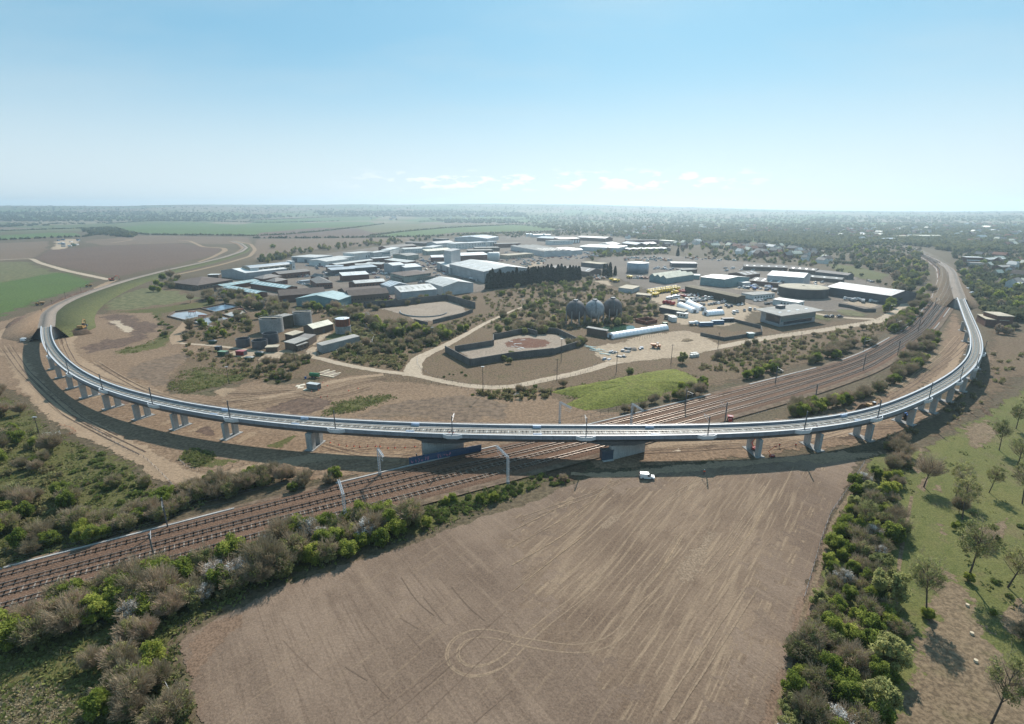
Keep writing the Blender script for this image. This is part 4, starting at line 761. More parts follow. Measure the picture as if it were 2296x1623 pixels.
def bld(name, label, k, eave, h, roof='gable', ax='x', rise=2.5, wall='grey', rf='pale', depth=None, wins=(), sky=None, n=1, cat='building', group=None, over=.35, doors=(), chim=0, z0=0.):
    """eave: (left, right) ends of the near eave plus a depth, or (left, near corner, right) at eave height h"""
    hw = h * .45 if roof == 'none' else h
    P_ = [gz(k, *q, h) for q in eave]
    if depth is not None:
        O = P_[0]; d = P_[1] - P_[0]; Lx = d.length; a = math.atan2(d.y, d.x); yv = Vector((0, depth))
    else:
        O = P_[1]; d = P_[2] - P_[1]; Lx = d.length; a = math.atan2(d.y, d.x); q = P_[0] - P_[1]; q.rotate(Matrix.Rotation(-a, 3, 'Z')); q.x = max(-abs(q.y) * .25, min(abs(q.y) * .25, q.x)); yv = Vector((q.x, q.y))
    T = thing(name, label, cat, (O.x, O.y, z0), a, group)
    def pt(u, v, z): return (Lx * u + yv.x * v, yv.y * v, z)
    fp = [Matrix.Rotation(a, 3, 'Z') @ Vector(pt(u, v, 0)) + O for u, v in ((-.04, -.06), (1.04, -.06), (1.04, 1.06), (-.04, 1.06))]; CLEAR.append((min(q.x for q in fp), max(q.x for q in fp), min(q.y for q in fp), max(q.y for q in fp), [(q.x, q.y) for q in fp])); FOOT.append(CLEAR[-1])
    ou, ov = over / Lx, over / max(1, yv.length); wm = WM[wall] if isinstance(wall, str) else wall; rm = RM[rf] if isinstance(rf, str) else rf
    if roof == 'hip':
        mb = MB(); mb.taper([pt(0, 0, 0), pt(1, 0, 0), pt(1, 1, 0), pt(0, 1, 0)], [pt(0, 0, h), pt(1, 0, h), pt(1, 1, h), pt(0, 1, h)]); mb.obj('wall', wm, T)
        mb = MB(); D = yv.length; e = min(.5, D / 2 / Lx) if Lx >= D else .5; ev = .5 if Lx >= D else min(.5, Lx / 2 / D)
        u0, u1, v0, v1 = -ou, 1 + ou, -ov, 1 + ov
        vs = [pt(u0, v0, h + .02), pt(u1, v0, h + .02), pt(u1, v1, h + .02), pt(u0, v1, h + .02)]
        vs += [pt(e, .5, h + rise), pt(1 - e, .5, h + rise)] if Lx >= D else [pt(.5, ev, h + rise), pt(.5, 1 - ev, h + rise)]
        mb.add(vs, [(0, 3, 2, 1), (0, 1, 5, 4), (1, 2, 5), (2, 3, 4, 5), (3, 0, 4)] if Lx >= D else [(0, 3, 2, 1), (0, 1, 4), (1, 2, 5, 4), (2, 3, 5), (3, 0, 4, 5)]); mb.obj('roof', rm, T)
    else:
        pr = profile(roof, rise, n); m_ = len(pr); mb = MB()
        P2 = (lambda t, s, z: pt(s, t, z)) if ax == 'x' else (lambda t, s, z: pt(t, s, z))
        for s in (0, 1): mb.v += [P2(0, s, 0)] + [P2(t, s, h + z) for t, z in pr] + [P2(1, s, 0)]
        q = m_ + 2; mb.f = [tuple(range(q))[::-1], tuple(range(q, 2 * q)), (0, 1, q + 1, q), (q - 2, q - 1, 2 * q - 1, 2 * q - 2)]; mb.m = [0] * 4; mb.obj('wall', wm, T)
        mb = MB(); o_t, o_s = (ov, ou) if ax == 'x' else (ou, ov); pe = list(pr)
        ext = [(-o_t, pe[0][1] - (o_t / (pe[1][0] - pe[0][0])) * (pe[1][1] - pe[0][1]) * (roof != 'barrel'))] + pe[1:-1] + [(1 + o_t, pe[-1][1] + (o_t / (pe[-1][0] - pe[-2][0])) * (pe[-1][1] - pe[-2][1]) * (roof != 'barrel'))]
        th = .4 if roof == 'flat' else .22
        for s in (-o_s, 1 + o_s): mb.v += [P2(t, s, h + z + .02) for t, z in ext] + [P2(t, s, h + z + .02 + th) for t, z in ext]
        for i in range(m_ - 1): mb.f += [(i, i + 1, 2 * m_ + i + 1, 2 * m_ + i), (m_ + i, 3 * m_ + i, 3 * m_ + i + 1, m_ + i + 1), (i, m_ + i, m_ + i + 1, i + 1), (2 * m_ + i, 2 * m_ + i + 1, 3 * m_ + i + 1, 3 * m_ + i)]
        mb.f += [(0, 2 * m_, 3 * m_, m_), (m_ - 1, 2 * m_ - 1, 4 * m_ - 1, 3 * m_ - 1)]; mb.m = [0] * len(mb.f); mb.obj('roof', rm, T)
    for w in wins:
        face, z, cnt, ww, hh, m0, m1 = w[:7]; mt = w[7] if len(w) > 7 else M_glass
        for i in range(cnt):
            t = m0 + (m1 - m0) * (i + .5) / cnt
            if face == 'f': slab(UW[mt.name], 'window', T, (Lx * t, -.03, z), (ww, 1, hh))
            elif face == 'l': slab(UW[mt.name], 'window', T, (yv.x * t - .03, yv.y * t, z), (ww, 1, hh), math.atan2(yv.y, yv.x))
            else: slab(UW[mt.name], 'window', T, (Lx + yv.x * t + .03, yv.y * t, z), (ww, 1, hh), math.atan2(yv.y, yv.x))
    for face, t, ww, hh in doors:
        if face == 'f': slab(UW[M_door.name], 'door', T, (Lx * t, -.03, hh / 2), (ww, 1, hh))
        elif face == 'l': slab(UW[M_door.name], 'door', T, (yv.x * t - .03, yv.y * t, hh / 2), (ww, 1, hh), math.atan2(yv.y, yv.x))
        else: slab(UW[M_door.name], 'door', T, (Lx + yv.x * t + .03, yv.y * t, hh / 2), (ww, 1, hh), math.atan2(yv.y, yv.x))
    if sky:
        cnt, f0, f1, wd, mt = sky; D = yv.length
        for i in range(cnt):
            t = (i + .5) / cnt; mb = MB()
            def rz_(v): return h + rise * (v / .5 if roof == 'gable' else (0 if roof == 'flat' else v))
            if ax == 'x':
                u0, u1 = t - wd / Lx / 2, t + wd / Lx / 2; b4 = [pt(u0, f0, rz_(f0)), pt(u1, f0, rz_(f0)), pt(u1, f1, rz_(f1)), pt(u0, f1, rz_(f1))]
            else:
                v0, v1 = t - wd / D / 2, t + wd / D / 2; b4 = [pt(f0, v0, rz_(f0)), pt(f1, v0, rz_(f1)), pt(f1, v1, rz_(f1)), pt(f0, v1, rz_(f0))]
            mb.taper([(x, y, z + .1) for x, y, z in b4], [(x, y, z + .3 + .1 * (roof == 'flat')*3) for x, y, z in b4]); mb.obj('skylight', mt, T)
    for i in range(chim):
        mb = MB(); x, y, _ = pt(.2 + .6 * i / max(1, chim - 1) if chim > 1 else .25, .5, 0); mb.box(x - .45, x + .45, y - .35, y + .35, h, h + rise + 1.1); mb.obj('chimney', WM['brick'], T)
    return T
W_ = lambda z, n, m0=.03, m1=.97, w=1.4, hh=1.3, f='f', mt=None: (f, z, n, w, hh, m0, m1, mt or M_glass)
# left part of the estate
bld('office_building', 'low brown house with big hipped tile roof behind the lone trees, nearest the railway bank', 'B', [(70, 850), (345, 925), (880, 835)], 5, 'hip', rise=4.2, wall='brown', rf='tile', wins=[W_(2.2, 10), W_(2.2, 6, f='l')])
bld('roof_pavilion', 'small white flat roofed block rising behind the brown hipped roof', 'B', [(500, 765), (660, 762)], 6.5, 'flat', wall='brown', rf='white', depth=8)
bld('warehouse', 'grey warehouse with white gable roof behind the curved roof office', 'B', [(700, 695), (1075, 735)], 8, 'gable', 'y', 3.5, 'grey', 'white', depth=55)
T = bld('office_building', 'long three storey buff office with curved grey roof and white stair ends', 'B', [(1145, 662), (1780, 598)], 12, 'barrel', 'x', 2.2, 'tan', 'blue', depth=16, wins=[W_(2.4, 15, w=1.5), W_(6.0, 15, w=1.5), W_(9.8, 7, w=5, hh=1.7)])
bld('stair_tower', 'white stair tower with dark glass edge at the end of the curved roof office', 'B', [(1782, 560), (1830, 556)], 15, 'flat', wall='white', rf='white', depth=12, wins=[W_(3, 1, f='f', w=2), W_(8, 1, f='f', w=2)])
bld('end_block', 'white rounded end bay of the curved roof office', 'B', [(1080, 640), (1143, 662)], 12, 'flat', wall='white', rf='blue', depth=10, wins=[W_(2.5, 2), W_(6, 2), W_(9.5, 2)])
bld('brick_unit', 'brown hipped office in front of the curved roof office', 'B', [(1235, 800), (1345, 825), (1640, 780)], 5, 'hip', rise=3, wall='brick', rf='slate', wins=[W_(2.5, 7)])
bld('brick_unit', 'smaller brown hipped office just below the larger hipped one', 'B', [(1420, 848), (1535, 868), (1720, 832)], 5, 'hip', rise=3, wall='brick', rf='slate', wins=[W_(2.5, 5)])
bld('brick_unit', 'long brick unit with pale grey roof right of the hipped offices', 'B', [(1590, 752), (2065, 705)], 6, 'gable', 'x', 2.2, 'brick', 'slate', depth=17, wins=[W_(3, 9)])
bld('workshop', 'long shed with pale green ribbed roof slanting down to the right', 'B', [(1150, 895), (1690, 972), (1870, 942)], 5, 'gable', 'y', 1.6, 'brick', 'teal', sky=(9, .08, .42, 1.6, M_skyw))
bld('workshop', 'shorter ribbed shed below it, edged by the hedge', 'B', [(745, 955), (1240, 1052), (1410, 1030)], 4, 'gable', 'y', 1.4, 'brick', 'teal', sky=(8, .08, .42, 1.6, M_skyw))
bld('workshop', 'dull teal roofed link shed beside the brown hipped house', 'B', [(740, 940), (1290, 852)], 4.5, 'gable', 'x', 1.4, 'brick', 'teal', depth=14, sky=(7, .08, .42, 1.6, M_sky))
bld('brick_hall', 'long brown tiled hall behind the pale teal shed', 'B', [(1600, 1085), (2300, 1035)], 6, 'gable', 'x', 4, 'brick', 'tile', depth=18, doors=[('f', .1, 3, 3)])
bld('teal_shed', 'pale teal gabled shed poking out above the dark thicket', 'B', [(1850, 1125), (2505, 1148)], 6.5, 'gable', 'y', 3.4, 'teal', 'teal', depth=26)
bld('portable_office', 'grey boxy cabin beside parked cars near the brown hipped units', 'B', [(1945, 860), (2085, 845)], 3, 'flat', wall='grey', rf='blue', depth=6)
# central estate
bld('factory', 'long low white factory with a strip of windows at the estate edge', 'C', [(215, 545), (660, 480)], 7, 'flat', wall='white', rf='pale', depth=30, wins=[W_(4, 16, .1, .95, 1.6, 2.0, mt=M_glassb)])
bld('factory', 'low white gabled factory left of the strip windowed one', 'C', [(-60, 545), (210, 560)], 7, 'gable', 'y', 2, 'white', 'pale', depth=45, doors=[('f', .62, 4, 4.5)])
bld('factory', 'white factory with dark ribbed end wall by the tree belt', 'B', [(1780, 485), (2140, 500)], 8, 'flat', wall='lgrey', rf='pale', depth=40, doors=[('f', .15, 8, 6), ('f', .6, 5, 5)])
bld('factory_block', 'tall plain white block on the estate skyline, cream roofed', 'C', [(640, 440), (930, 412)], 11, 'flat', wall='white', rf='pale', depth=26, wins=[W_(5, 3, .55, .95, 2, 3)])
bld('glass_office', 'greenish glazed two storey block next to the tall plain white one', 'C', [(935, 428), (1185, 395)], 10, 'flat', wall='lgrey', rf='pale', depth=18, wins=[W_(6.5, 8, .5, .98, 2, 2.4, mt=M_glassb), W_(3, 6, .02, .48, 2.6, 1.6, mt=M_glassb)])
bld('white_office', 'three storey white office with rows of blue windows', 'C', [(1188, 380), (1335, 345)], 11, 'flat', wall='white', rf='white', depth=16, wins=[W_(3, 7, w=1.5, mt=M_glassb), W_(6.2, 7, w=1.5, mt=M_glassb), W_(9.2, 7, w=1.5, mt=M_glassb)])
bld('white_office', 'wide two storey white office behind a few young trees', 'C', [(1400, 370), (1810, 350)], 8.5, 'gable', 'x', 1.6, 'white', 'pale', depth=26, wins=[W_(2.8, 14, w=1.8, mt=M_glassb), W_(6.2, 14, w=1.8, mt=M_glassb)])
bld('shed', 'olive grey gabled shed in front of the three storey white office', 'C', [(1280, 445), (1445, 472), (1625, 450)], 8, 'gable', 'x', 1.8, 'green', 'felt')
bld('shed', 'long brown roofed shed by the tree belt', 'C', [(1130, 350), (1590, 312)], 8, 'gable', 'x', 3, 'brick', 'slate', depth=22)
bld('unit_row', 'pale roofed unit, lower left of the terrace of dark walled units', 'C', [(290, 692), (645, 668)], 7, 'mono', 'x', 1.4, 'dark', 'blue', depth=16, wins=[W_(4.5, 9, w=2)])
bld('unit_row', 'pale roofed unit continuing the dark walled terrace to the right', 'C', [(640, 662), (990, 636)], 7.2, 'mono', 'x', 1.4, 'dark', 'blue', depth=16, wins=[W_(4.5, 9, w=2)])
bld('unit_row', 'short blue grey roof at the left end of the dark terrace', 'C', [(205, 640), (470, 632)], 6, 'gable', 'x', 1.2, 'brick', 'blue', depth=14)
bld('unit_row', 'thin pale roof strip behind the dark terrace', 'C', [(360, 607), (930, 536)], 6.5, 'gable', 'x', 1.2, 'brick', 'pale', depth=14)
bld('unit_row', 'small white roofed unit at the right end of the dark terrace', 'C', [(800, 592), (1055, 602)], 6.5, 'gable', 'x', 1.5, 'brick', 'pale', depth=18)
bld('unit_row', 'tiny white roof tucked behind the dark terrace', 'C', [(660, 612), (880, 602)], 7.5, 'gable', 'x', 1.2, 'brick', 'pale', depth=10)
bld('unit_row', 'low white strip roof in front of the glazed block', 'C', [(935, 512), (1210, 494)], 6, 'flat', wall='brick', rf='white', depth=12)
bld('unit_row', 'low pale roof left of the tall grey silo warehouse', 'C', [(1095, 530), (1440, 572)], 6, 'mono', 'x', 1, 'brick', 'pale', depth=16)
bld('tall_shed', 'tall grey shed with near white roof in the estate middle', 'C', [(1112, 585), (1225, 622), (1412, 605)], 11.5, 'gable', 'x', 1.5, 'grey', 'white', sky=(2, .1, .4, 2, M_skyw))
bld('tall_shed', 'lower grey shed joined to the right of the tall one, white roofed', 'C', [(1412, 652), (1672, 634)], 9, 'mono', 'x', 2.2, 'grey', 'white', depth=20, sky=(2, .2, .6, 1.5, M_skyw))
bld('pavilion_office', 'dark brown pavilion with two stacked hipped roofs', 'C', [(1200, 790), (1345, 832), (1890, 778)], 4, 'hip', rise=3.4, wall='green', rf='tile', wins=[W_(2, 18), W_(2, 6, f='l')])
bld('pavilion', 'upper hipped storey of the dark brown pavilion', 'C', [(1262, 722), (1400, 782), (1815, 732)], 7.6, 'hip', rise=2.6, wall='green', rf='tile', wins=[W_(6.6, 14, hh=1), W_(6.6, 5, f='l', hh=1)], z0=0)
bld('brick_unit', 'brick unit with greenish white roof and bright skylight strips', 'C', [(460, 778), (862, 752)], 6.5, 'mono', 'x', 2.2, 'brick', 'white', depth=14, sky=(6, .2, .8, 1.1, M_skyw))
bld('brick_unit', 'long pale roofed brick unit above the brown tiled halls', 'C', [(650, 895), (1112, 862)], 5.5, 'gable', 'x', 2.2, 'brick', 'pale', depth=14, wins=[W_(2.8, 9)])
bld('brick_unit', 'stub of pale roof on the left of the long pale roofed brick unit', 'C', [(552, 880), (655, 893)], 5.2, 'gable', 'y', 1.6, 'brick', 'pale', depth=16)
bld('brick_hall', 'brown tiled hall, left wing of an L', 'C', [(385, 992), (545, 1085)], 6.5, 'gable', 'y', 4, 'brown', 'tile', depth=34)
bld('brick_hall', 'brown tiled hall, front wing of an L with small windows', 'C', [(560, 1088), (1165, 1040)], 6.5, 'gable', 'x', 4, 'brown', 'tile', depth=16, wins=[W_(3, 12, w=1, hh=1)])
bld('brick_hall', 'brown hipped hall with two roof lights beside parked cars', 'C', [(-40, 830), (60, 892), (305, 880)], 6, 'hip', rise=4, wall='brick', rf='slate', wins=[W_(3, 6)])
bld('brick_hall', 'brown hipped hall half hidden behind the roof light one', 'C', [(-150, 765), (60, 775), (245, 800)], 5.5, 'hip', rise=3.4, wall='brick', rf='slate')
bld('metal_shed', 'dark blue grey gabled shed with flue pipes', 'C', [(1042, 905), (1185, 948), (1485, 918)], 7, 'gable', 'y', 2.8, 'grey', 'blue', sky=(4, .05, .4, 1.6, M_skyw))
bld('metal_shed', 'long shed with pale roof and a row of five dark roof vents', 'C', [(1352, 1028), (1902, 982)], 8, 'mono', 'x', 3, 'grey', 'pale', depth=17, sky=(6, .35, .7, 1.8, M_sky))
bld('warehouse', 'big pale gabled warehouse with rows of brown roof lights', 'C', [(1722, 862), (1998, 945), (2460, 888)], 9, 'gable', 'y', 3.4, 'lgrey', 'pale', sky=(5, .06, .2, 1.5, M_sky))
bld('cream_shed', 'long shed with yellowish white roof', 'C', [(1755, 402), (2142, 374)], 7, 'mono', 'x', 2.4, 'green', 'cream', depth=14, sky=(8, .3, .6, 1.6, M_sky))
bld('brick_works', 'red brick works with white roof left of the tall grey tower', 'C', [(1822, 496), (2012, 492)], 8, 'mono', 'x', 1.8, 'brick', 'white', depth=18, wins=[W_(5, 7, w=1.8)])
bld('brick_works', 'red brick works with white roof right of the tall grey tower', 'D', [(155, 470), (590, 452)], 8, 'mono', 'x', 2.4, 'brick', 'white', depth=24)
bld('grey_shed', 'broad grey gabled shed at the back of the estate', 'C', [(1900, 285), (2170, 262)], 9, 'gable', 'x', 3.5, 'lgrey', 'grey', depth=28)
bld('white_office', 'white windowed block beside the broad grey gabled shed', 'C', [(1838, 345), (1992, 312)], 10, 'flat', wall='white', rf='pale', depth=20, wins=[W_(7, 4, w=2.4, mt=M_glassb), W_(3, 4, w=2.4, mt=M_glassb)])
bld('brown_shed', 'dark brown flat sheds behind the cream roofed shed', 'C', [(1420, 262), (1720, 280)], 6, 'gable', 'x', 2, 'brown', 'slate', depth=18)
bld('brown_shed', 'dark windowed block topping the back edge of the estate', 'C', [(1838, 205), (2028, 215)], 8, 'flat', wall='dark', rf='felt', depth=14, wins=[W_(5, 8, w=2)])
# great white warehouse with its tower
bld('warehouse', 'great white roofed warehouse, largest on the estate', 'D', [(-10, 596), (520, 715), (1215, 662)], 12.5, 'gable', 'y', 4.2, 'grey', 'pale', sky=(6, .1, .3, 2., M_skyw))
bld('loading_annex', 'grey loading annex with big dark openings under the tower', 'C', [(1900, 570), (2108, 655)], 8.5, 'flat', wall='grey', rf='pale', depth=28, doors=[('f', .35, 12, 6.5), ('f', .8, 9, 6.5)])
bld('tower_block', 'tall windowless grey tower standing over the great white warehouse', 'C', [(2010, 398), (2118, 402), (2262, 370)], 25, 'mono', 'x', .8, 'lgrey', 'grey')
bld('white_block', 'white three storey block, left of the pair with square windows', 'D', [(70, 285), (275, 272)], 12, 'flat', wall='white', rf='white', depth=24, wins=[W_(4, 4, w=3, mt=M_glassb), W_(8, 4, w=3, mt=M_glassb)])
bld('white_block', 'cream white block with four square windows', 'D', [(276, 275), (412, 268)], 11, 'flat', wall='white', rf='white', depth=20, wins=[W_(4, 3, w=3), W_(8, 3, w=3)])
bld('white_block', 'white block with a window band, right of the square windowed one', 'D', [(414, 268), (552, 260)], 10.5, 'flat', wall='white', rf='white', depth=20, wins=[W_(7, 4, w=3, hh=2)])
bld('blue_white_block', 'small white and blue glazed block at the back', 'D', [(605, 258), (720, 252)], 11, 'flat', wall='white', rf='blue', depth=16, wins=[W_(6, 3, w=4, hh=7, mt=M_glassb)])
bld('flat_unit', 'grey flat roofed unit below the white blocks', 'D', [(388, 352), (762, 346)], 6, 'flat', wall='brown', rf='felt', depth=26)
bld('flat_unit', 'brown walled flat unit below the cream white blocks', 'D', [(280, 392), (655, 386)], 6, 'flat', wall='brown', rf='felt', depth=26)
for i, x in enumerate((607, 637, 667, 697, 727)):
    p = gz('D', x, 552); T = thing('storage_silo', f'white upright storage silo, {("leftmost", "second from left", "middle", "second from right", "rightmost")[i]} of the row of five', 'silo', p, 0, 'white silos')
    mb = MB(); mb.cyl(0, 0, 0, 13, 3.6, n=16); mb.obj('silo_body', WM['white'], T, True); mb = MB(); mb.cyl(0, 0, 13.01, 14.2, 3.6, .6, n=16); mb.obj('silo_top', RM['white'], T)
bld('works_hall', 'long grey works hall with white end and chimneys', 'D', [(930, 318), (1445, 405)], 9, 'multi', 'x', 1.6, 'lgrey', 'felt', depth=55, n=4)
bld('works_hall', 'wide saw tooth works hall with pale ridged roof', 'D', [(1480, 405), (2030, 378)], 8, 'multi', 'x', 1.8, 'lgrey', 'pale', depth=50, n=5)
bld('works_hall', 'ridged grey works hall behind and right of the wide one', 'E', [(-120, 330), (480, 352)], 8, 'multi', 'x', 1.8, 'lgrey', 'pale', depth=60, n=5)
bld('flat_unit', 'tan flat roofed building behind the scrap yard', 'D', [(890, 468), (1282, 436)], 6, 'flat', wall='tan', rf='tan', depth=22, wins=[W_(3, 9, w=2)])
bld('brick_office', 'dark brick row behind the small white and blue block', 'D', [(720, 290), (1080, 280)], 8, 'flat', wall='brick', rf='felt', depth=20)
bld('striped_office', 'white banded office with dark red end in the far estate', 'D', [(1555, 245), (1885, 232)], 9, 'flat', wall='white', rf='felt', depth=24, wins=[W_(5, 12, w=1.6)])
bld('back_shed', 'pale gabled shed on the far edge, below the bright white row', 'D', [(1330, 195), (1690, 212)], 8, 'gable', 'x', 3.5, 'brick', 'blue', depth=40)
bld('back_shed', 'pale roof with three glazed bays on the far edge', 'D', [(1690, 215), (1992, 205)], 11, 'mono', 'x', 2, 'brick', 'pale', depth=28, wins=[W_(5, 3, .6, .98, 5, 7, mt=M_frame)])
bld('back_shed', 'long pale roof at the far right end of the estate', 'E', [(-160, 185), (270, 205)], 8, 'gable', 'x', 3, 'brick', 'pale', depth=34)
bld('back_shed', 'grey gabled shed beyond the white blocks', 'D', [(260, 165), (570, 208), (745, 178)], 9, 'gable', 'x', 4, 'lgrey', 'blue')
for i, (a, b) in enumerate((((1165, 140), (1205, 140)), ((1220, 142), (1255, 142)), ((1280, 152), (1460, 148)), ((1460, 152), (1540, 150)))):
    bld('white_tank_shed', ('tiny brilliant white roof, left of the far pair', 'tiny brilliant white roof, right of the far pair', 'long brilliant white roof on the far edge', 'short brilliant white roof ending the far row')[i], 'D', [a, b], 7, 'barrel', 'x', 2, 'white', plain('bright_white_sheet', (.82, .82, .82), .5), depth=18)
bld('brown_barn', 'brown grey barn roof behind the conifer screen', 'D', [(1340, 665), (1760, 700)], 6, 'multi', 'y', 2.4, 'brown', 'slate', depth=40, n=2)
bld('brown_barn', 'brown grey barn with bright roof lights right of the conifer screen', 'E', [(-180, 640), (20, 720), (215, 688)], 6, 'gable', 'y', 2.8, 'brown', 'slate', sky=(3, .1, .4, 1.5, M_skyw))
bld('dark_unit', 'dark flat unit with pale roof edge above the brown barns', 'D', [(2008, 572), (2300, 600)], 6, 'flat', wall='dark', rf='tan', depth=18)
# yards on the right
bld('triple_shed', 'pale shed with three gables in a row behind the yellow dumpers', 'E', [(950, 772), (1205, 815), (1628, 755)], 6.5, 'multi', 'x', 2.6, 'teal', 'cream', n=3)
bld('lean_to', 'small flat lean to beside the three gabled shed', 'E', [(1600, 770), (1715, 775)], 4.5, 'flat', wall='teal', rf='teal', depth=12)
bld('yard_shed', 'grey green shed with pale gabled roof behind the ivy clad wall', 'E', [(1715, 795), (2098, 832), (2480, 800)], 8.5, 'gable', 'y', 1.8, 'teal', 'pale', sky=(3, .1, .4, 1.2, M_skyw))
bld('ivy_store', 'long store smothered in brown ivy along the car yard', 'E', [(1600, 925), (2296, 1105), (2420, 1085)], 6.5, 'multi', 'y', .9, 'ivy', 'ivy', n=1)
bld('curved_canteen', 'low white canteen with rounded pale roof at the end of the ivy clad store', 'F', [(440, 1078), (765, 1048)], 4, 'flat', wall='white', rf='felt', depth=14, wins=[W_(2, 7, w=1.6)])
bld('yard_office', 'low white office with pale roof in front of the gasholder', 'F', [(735, 1140), (1120, 1195), (1215, 1168)], 4.5, 'flat', wall='white', rf='pale', wins=[W_(2.4, 2, f='f'), W_(2.4, 4, .2, .7, f='l')])
T = bld('headquarters', 'modern glazed office with overhanging flat grey roof and roof plant', 'F', [(560, 1300), (860, 1378), (1400, 1302)], 8.5, 'flat', wall='grey', rf='felt', over=4, wins=[('f', 5.4, 22, 1.9, 3.6, .02, .98, M_glassb), ('f', 2.2, 16, 1.9, 2.2, .1, .9, M_glass), ('l', 4.6, 7, 3, 5, .05, .7, M_glass)], sky=(4, .25, .33, 3, M_skyw))
mb = MB(); mb.box(18, 24, 14, 18, 9.0, 11.2); mb.obj('roof_plant', WM['dark'], T)
bld('great_shed', 'large grey shed with banded roof beside the gasholder', 'F', [(650, 768), (1205, 808)], 11, 'gable', 'x', 3, 'lgrey', 'blue', depth=40, sky=(5, .1, .44, 4, M_skyw))
bld('striped_shed', 'long dark roofed depot with pale blue roof stripes', 'F', [(1560, 945), (2540, 1085)], 8, 'gable', 'x', 3.4, 'dark', 'grey', depth=36, sky=(4, .06, .47, 2.4, plain('blue_skylight', (.50, .62, .70), .4)))
bld('depot_canopy', 'white fascia canopy along the front of the striped depot', 'F', [(1570, 975), (2520, 1110)], 5.5, 'flat', wall='dark', rf='white', depth=7)
bld('brown_lockups', 'brown lock up shed with four bright roof lights left of the large grey shed', 'F', [(380, 850), (852, 895)], 4.5, 'mono', 'x', 2.4, 'brick', 'slate', depth=15, sky=(4, .15, .8, 2, M_skyw))
bld('brown_lockups', 'brown shed with two sloping glass strips behind the lock ups', 'F', [(310, 770), (540, 740)], 4.5, 'gable', 'x', 2.4, 'brick', 'slate', depth=22, sky=(3, .08, .44, 1.8, M_skyw))
bld('terrace_shed', 'long brown terrace with small white roof lights', 'F', [(285, 632), (960, 655)], 5, 'gable', 'x', 2.2, 'brown', 'slate', depth=14, sky=(6, .15, .3, 2.4, M_skyw))
bld('terrace_shed', 'brown terrace with four white roof lights by the green meadow', 'F', [(980, 668), (1385, 700)], 5, 'gable', 'x', 2.2, 'brown', 'slate', depth=14, sky=(4, .15, .3, 2.4, M_skyw))
bld('terrace_shed', 'long dark low building along the edge of the green meadow', 'F', [(1385, 715), (1880, 770)], 5, 'gable', 'x', 2., 'dark', 'slate', depth=12)
bld('terrace_shed', 'low shed with grassy grey roof above the white parked vans', 'F', [(1240, 790), (1790, 835)], 4, 'gable', 'x', 1.6, 'brown', 'felt', depth=12, sky=(3, .15, .3, 2, M_skyw))
bld('white_cabin_shed', 'white walled lorry shed beside the tipper lorries', 'F', [(280, 885), (392, 880)], 4.5, 'flat', wall='lgrey', rf='white', depth=9)
bld('small_unit', 'low flat unit with pale edge beyond the dirt yard', 'E', [(1295, 585), (1680, 590)], 5.5, 'flat', wall='dark', rf='pale', depth=20)
bld('small_unit', 'low brown shed right of the dirt yard', 'E', [(1465, 690), (1680, 680)], 4.5, 'flat', wall='brown', rf='felt', depth=14)
bld('far_unit', 'white gabled unit behind the ridged grey hall', 'E', [(270, 270), (400, 305), (500, 285)], 7, 'gable', 'x', 3, 'grey', 'white')
bld('far_unit', 'grey gabled unit, middle of the far trio', 'E', [(525, 275), (750, 300)], 7, 'gable', 'x', 3.6, 'brown', 'blue', depth=24)
bld('far_unit', 'white roofed unit, right of the far trio', 'E', [(770, 290), (900, 300)], 6, 'gable', 'x', 3, 'brown', 'white', depth=20)
bld('far_unit', 'pale roofed unit at the foot of the wooded town', 'E', [(915, 285), (1055, 280)], 6, 'gable', 'x', 2.6, 'brown', 'pale', depth=20)
bld('far_unit', 'huge low white wavy roof in front of the town trees', 'E', [(650, 372), (1275, 358)], 5, 'multi', 'y', 1.2, 'brown', 'white', depth=26, n=6)
bld('far_unit', 'long dark red block in front of the wooded town', 'E', [(610, 235), (1090, 230)], 9, 'flat', wall='brick', rf='slate', depth=16)
bld('far_unit', 'cream walled hall at the right end of the red block', 'E', [(1085, 232), (1290, 245)], 8, 'flat', wall='tan', rf='cream', depth=16)
bld('lime_shed', 'pale container shed beside the willow bushes above the spheres', 'E', [(485, 955), (680, 985), (800, 940)], 4, 'flat', wall='lgrey', rf='tan')
bld('long_store', 'long dark store with pale felt roof beside the polytunnels', 'E', [(1125, 1248), (1480, 1325), (1530, 1305)], 4.2, 'mono', 'y', .6, 'dark', 'tan')
bld('yellow_plant_store', 'dark low store beside the yellow dumpers', 'E', [(765, 1045), (960, 1085), (985, 1060)], 3.4, 'flat', wall='dark', rf='tan')
bld('plant_room', 'dark plant room with pale felt roof beside the green pond', 'b3', [(680, 20), (848, 55), (862, 45)], 4.4, 'flat', wall='brown', rf='felt')
bld('cabin', 'white site cabin by the long dark store', 'E', [(1365, 1345), (1512, 1365)], 3, 'flat', wall='white', rf='white', depth=4, wins=[W_(1.7, 3)])
bld('cabin', 'cream site cabin beside the scrub below the long dark store', 'E', [(1172, 1375), (1325, 1400)], 3, 'flat', wall='tan', rf='tan', depth=4, wins=[W_(1.7, 3)])
bld('cabin', 'small white end on cabin by the rust coloured tank', 'E', [(1300, 1420), (1372, 1418)], 3.2, 'flat', wall='white', rf='white', depth=7)
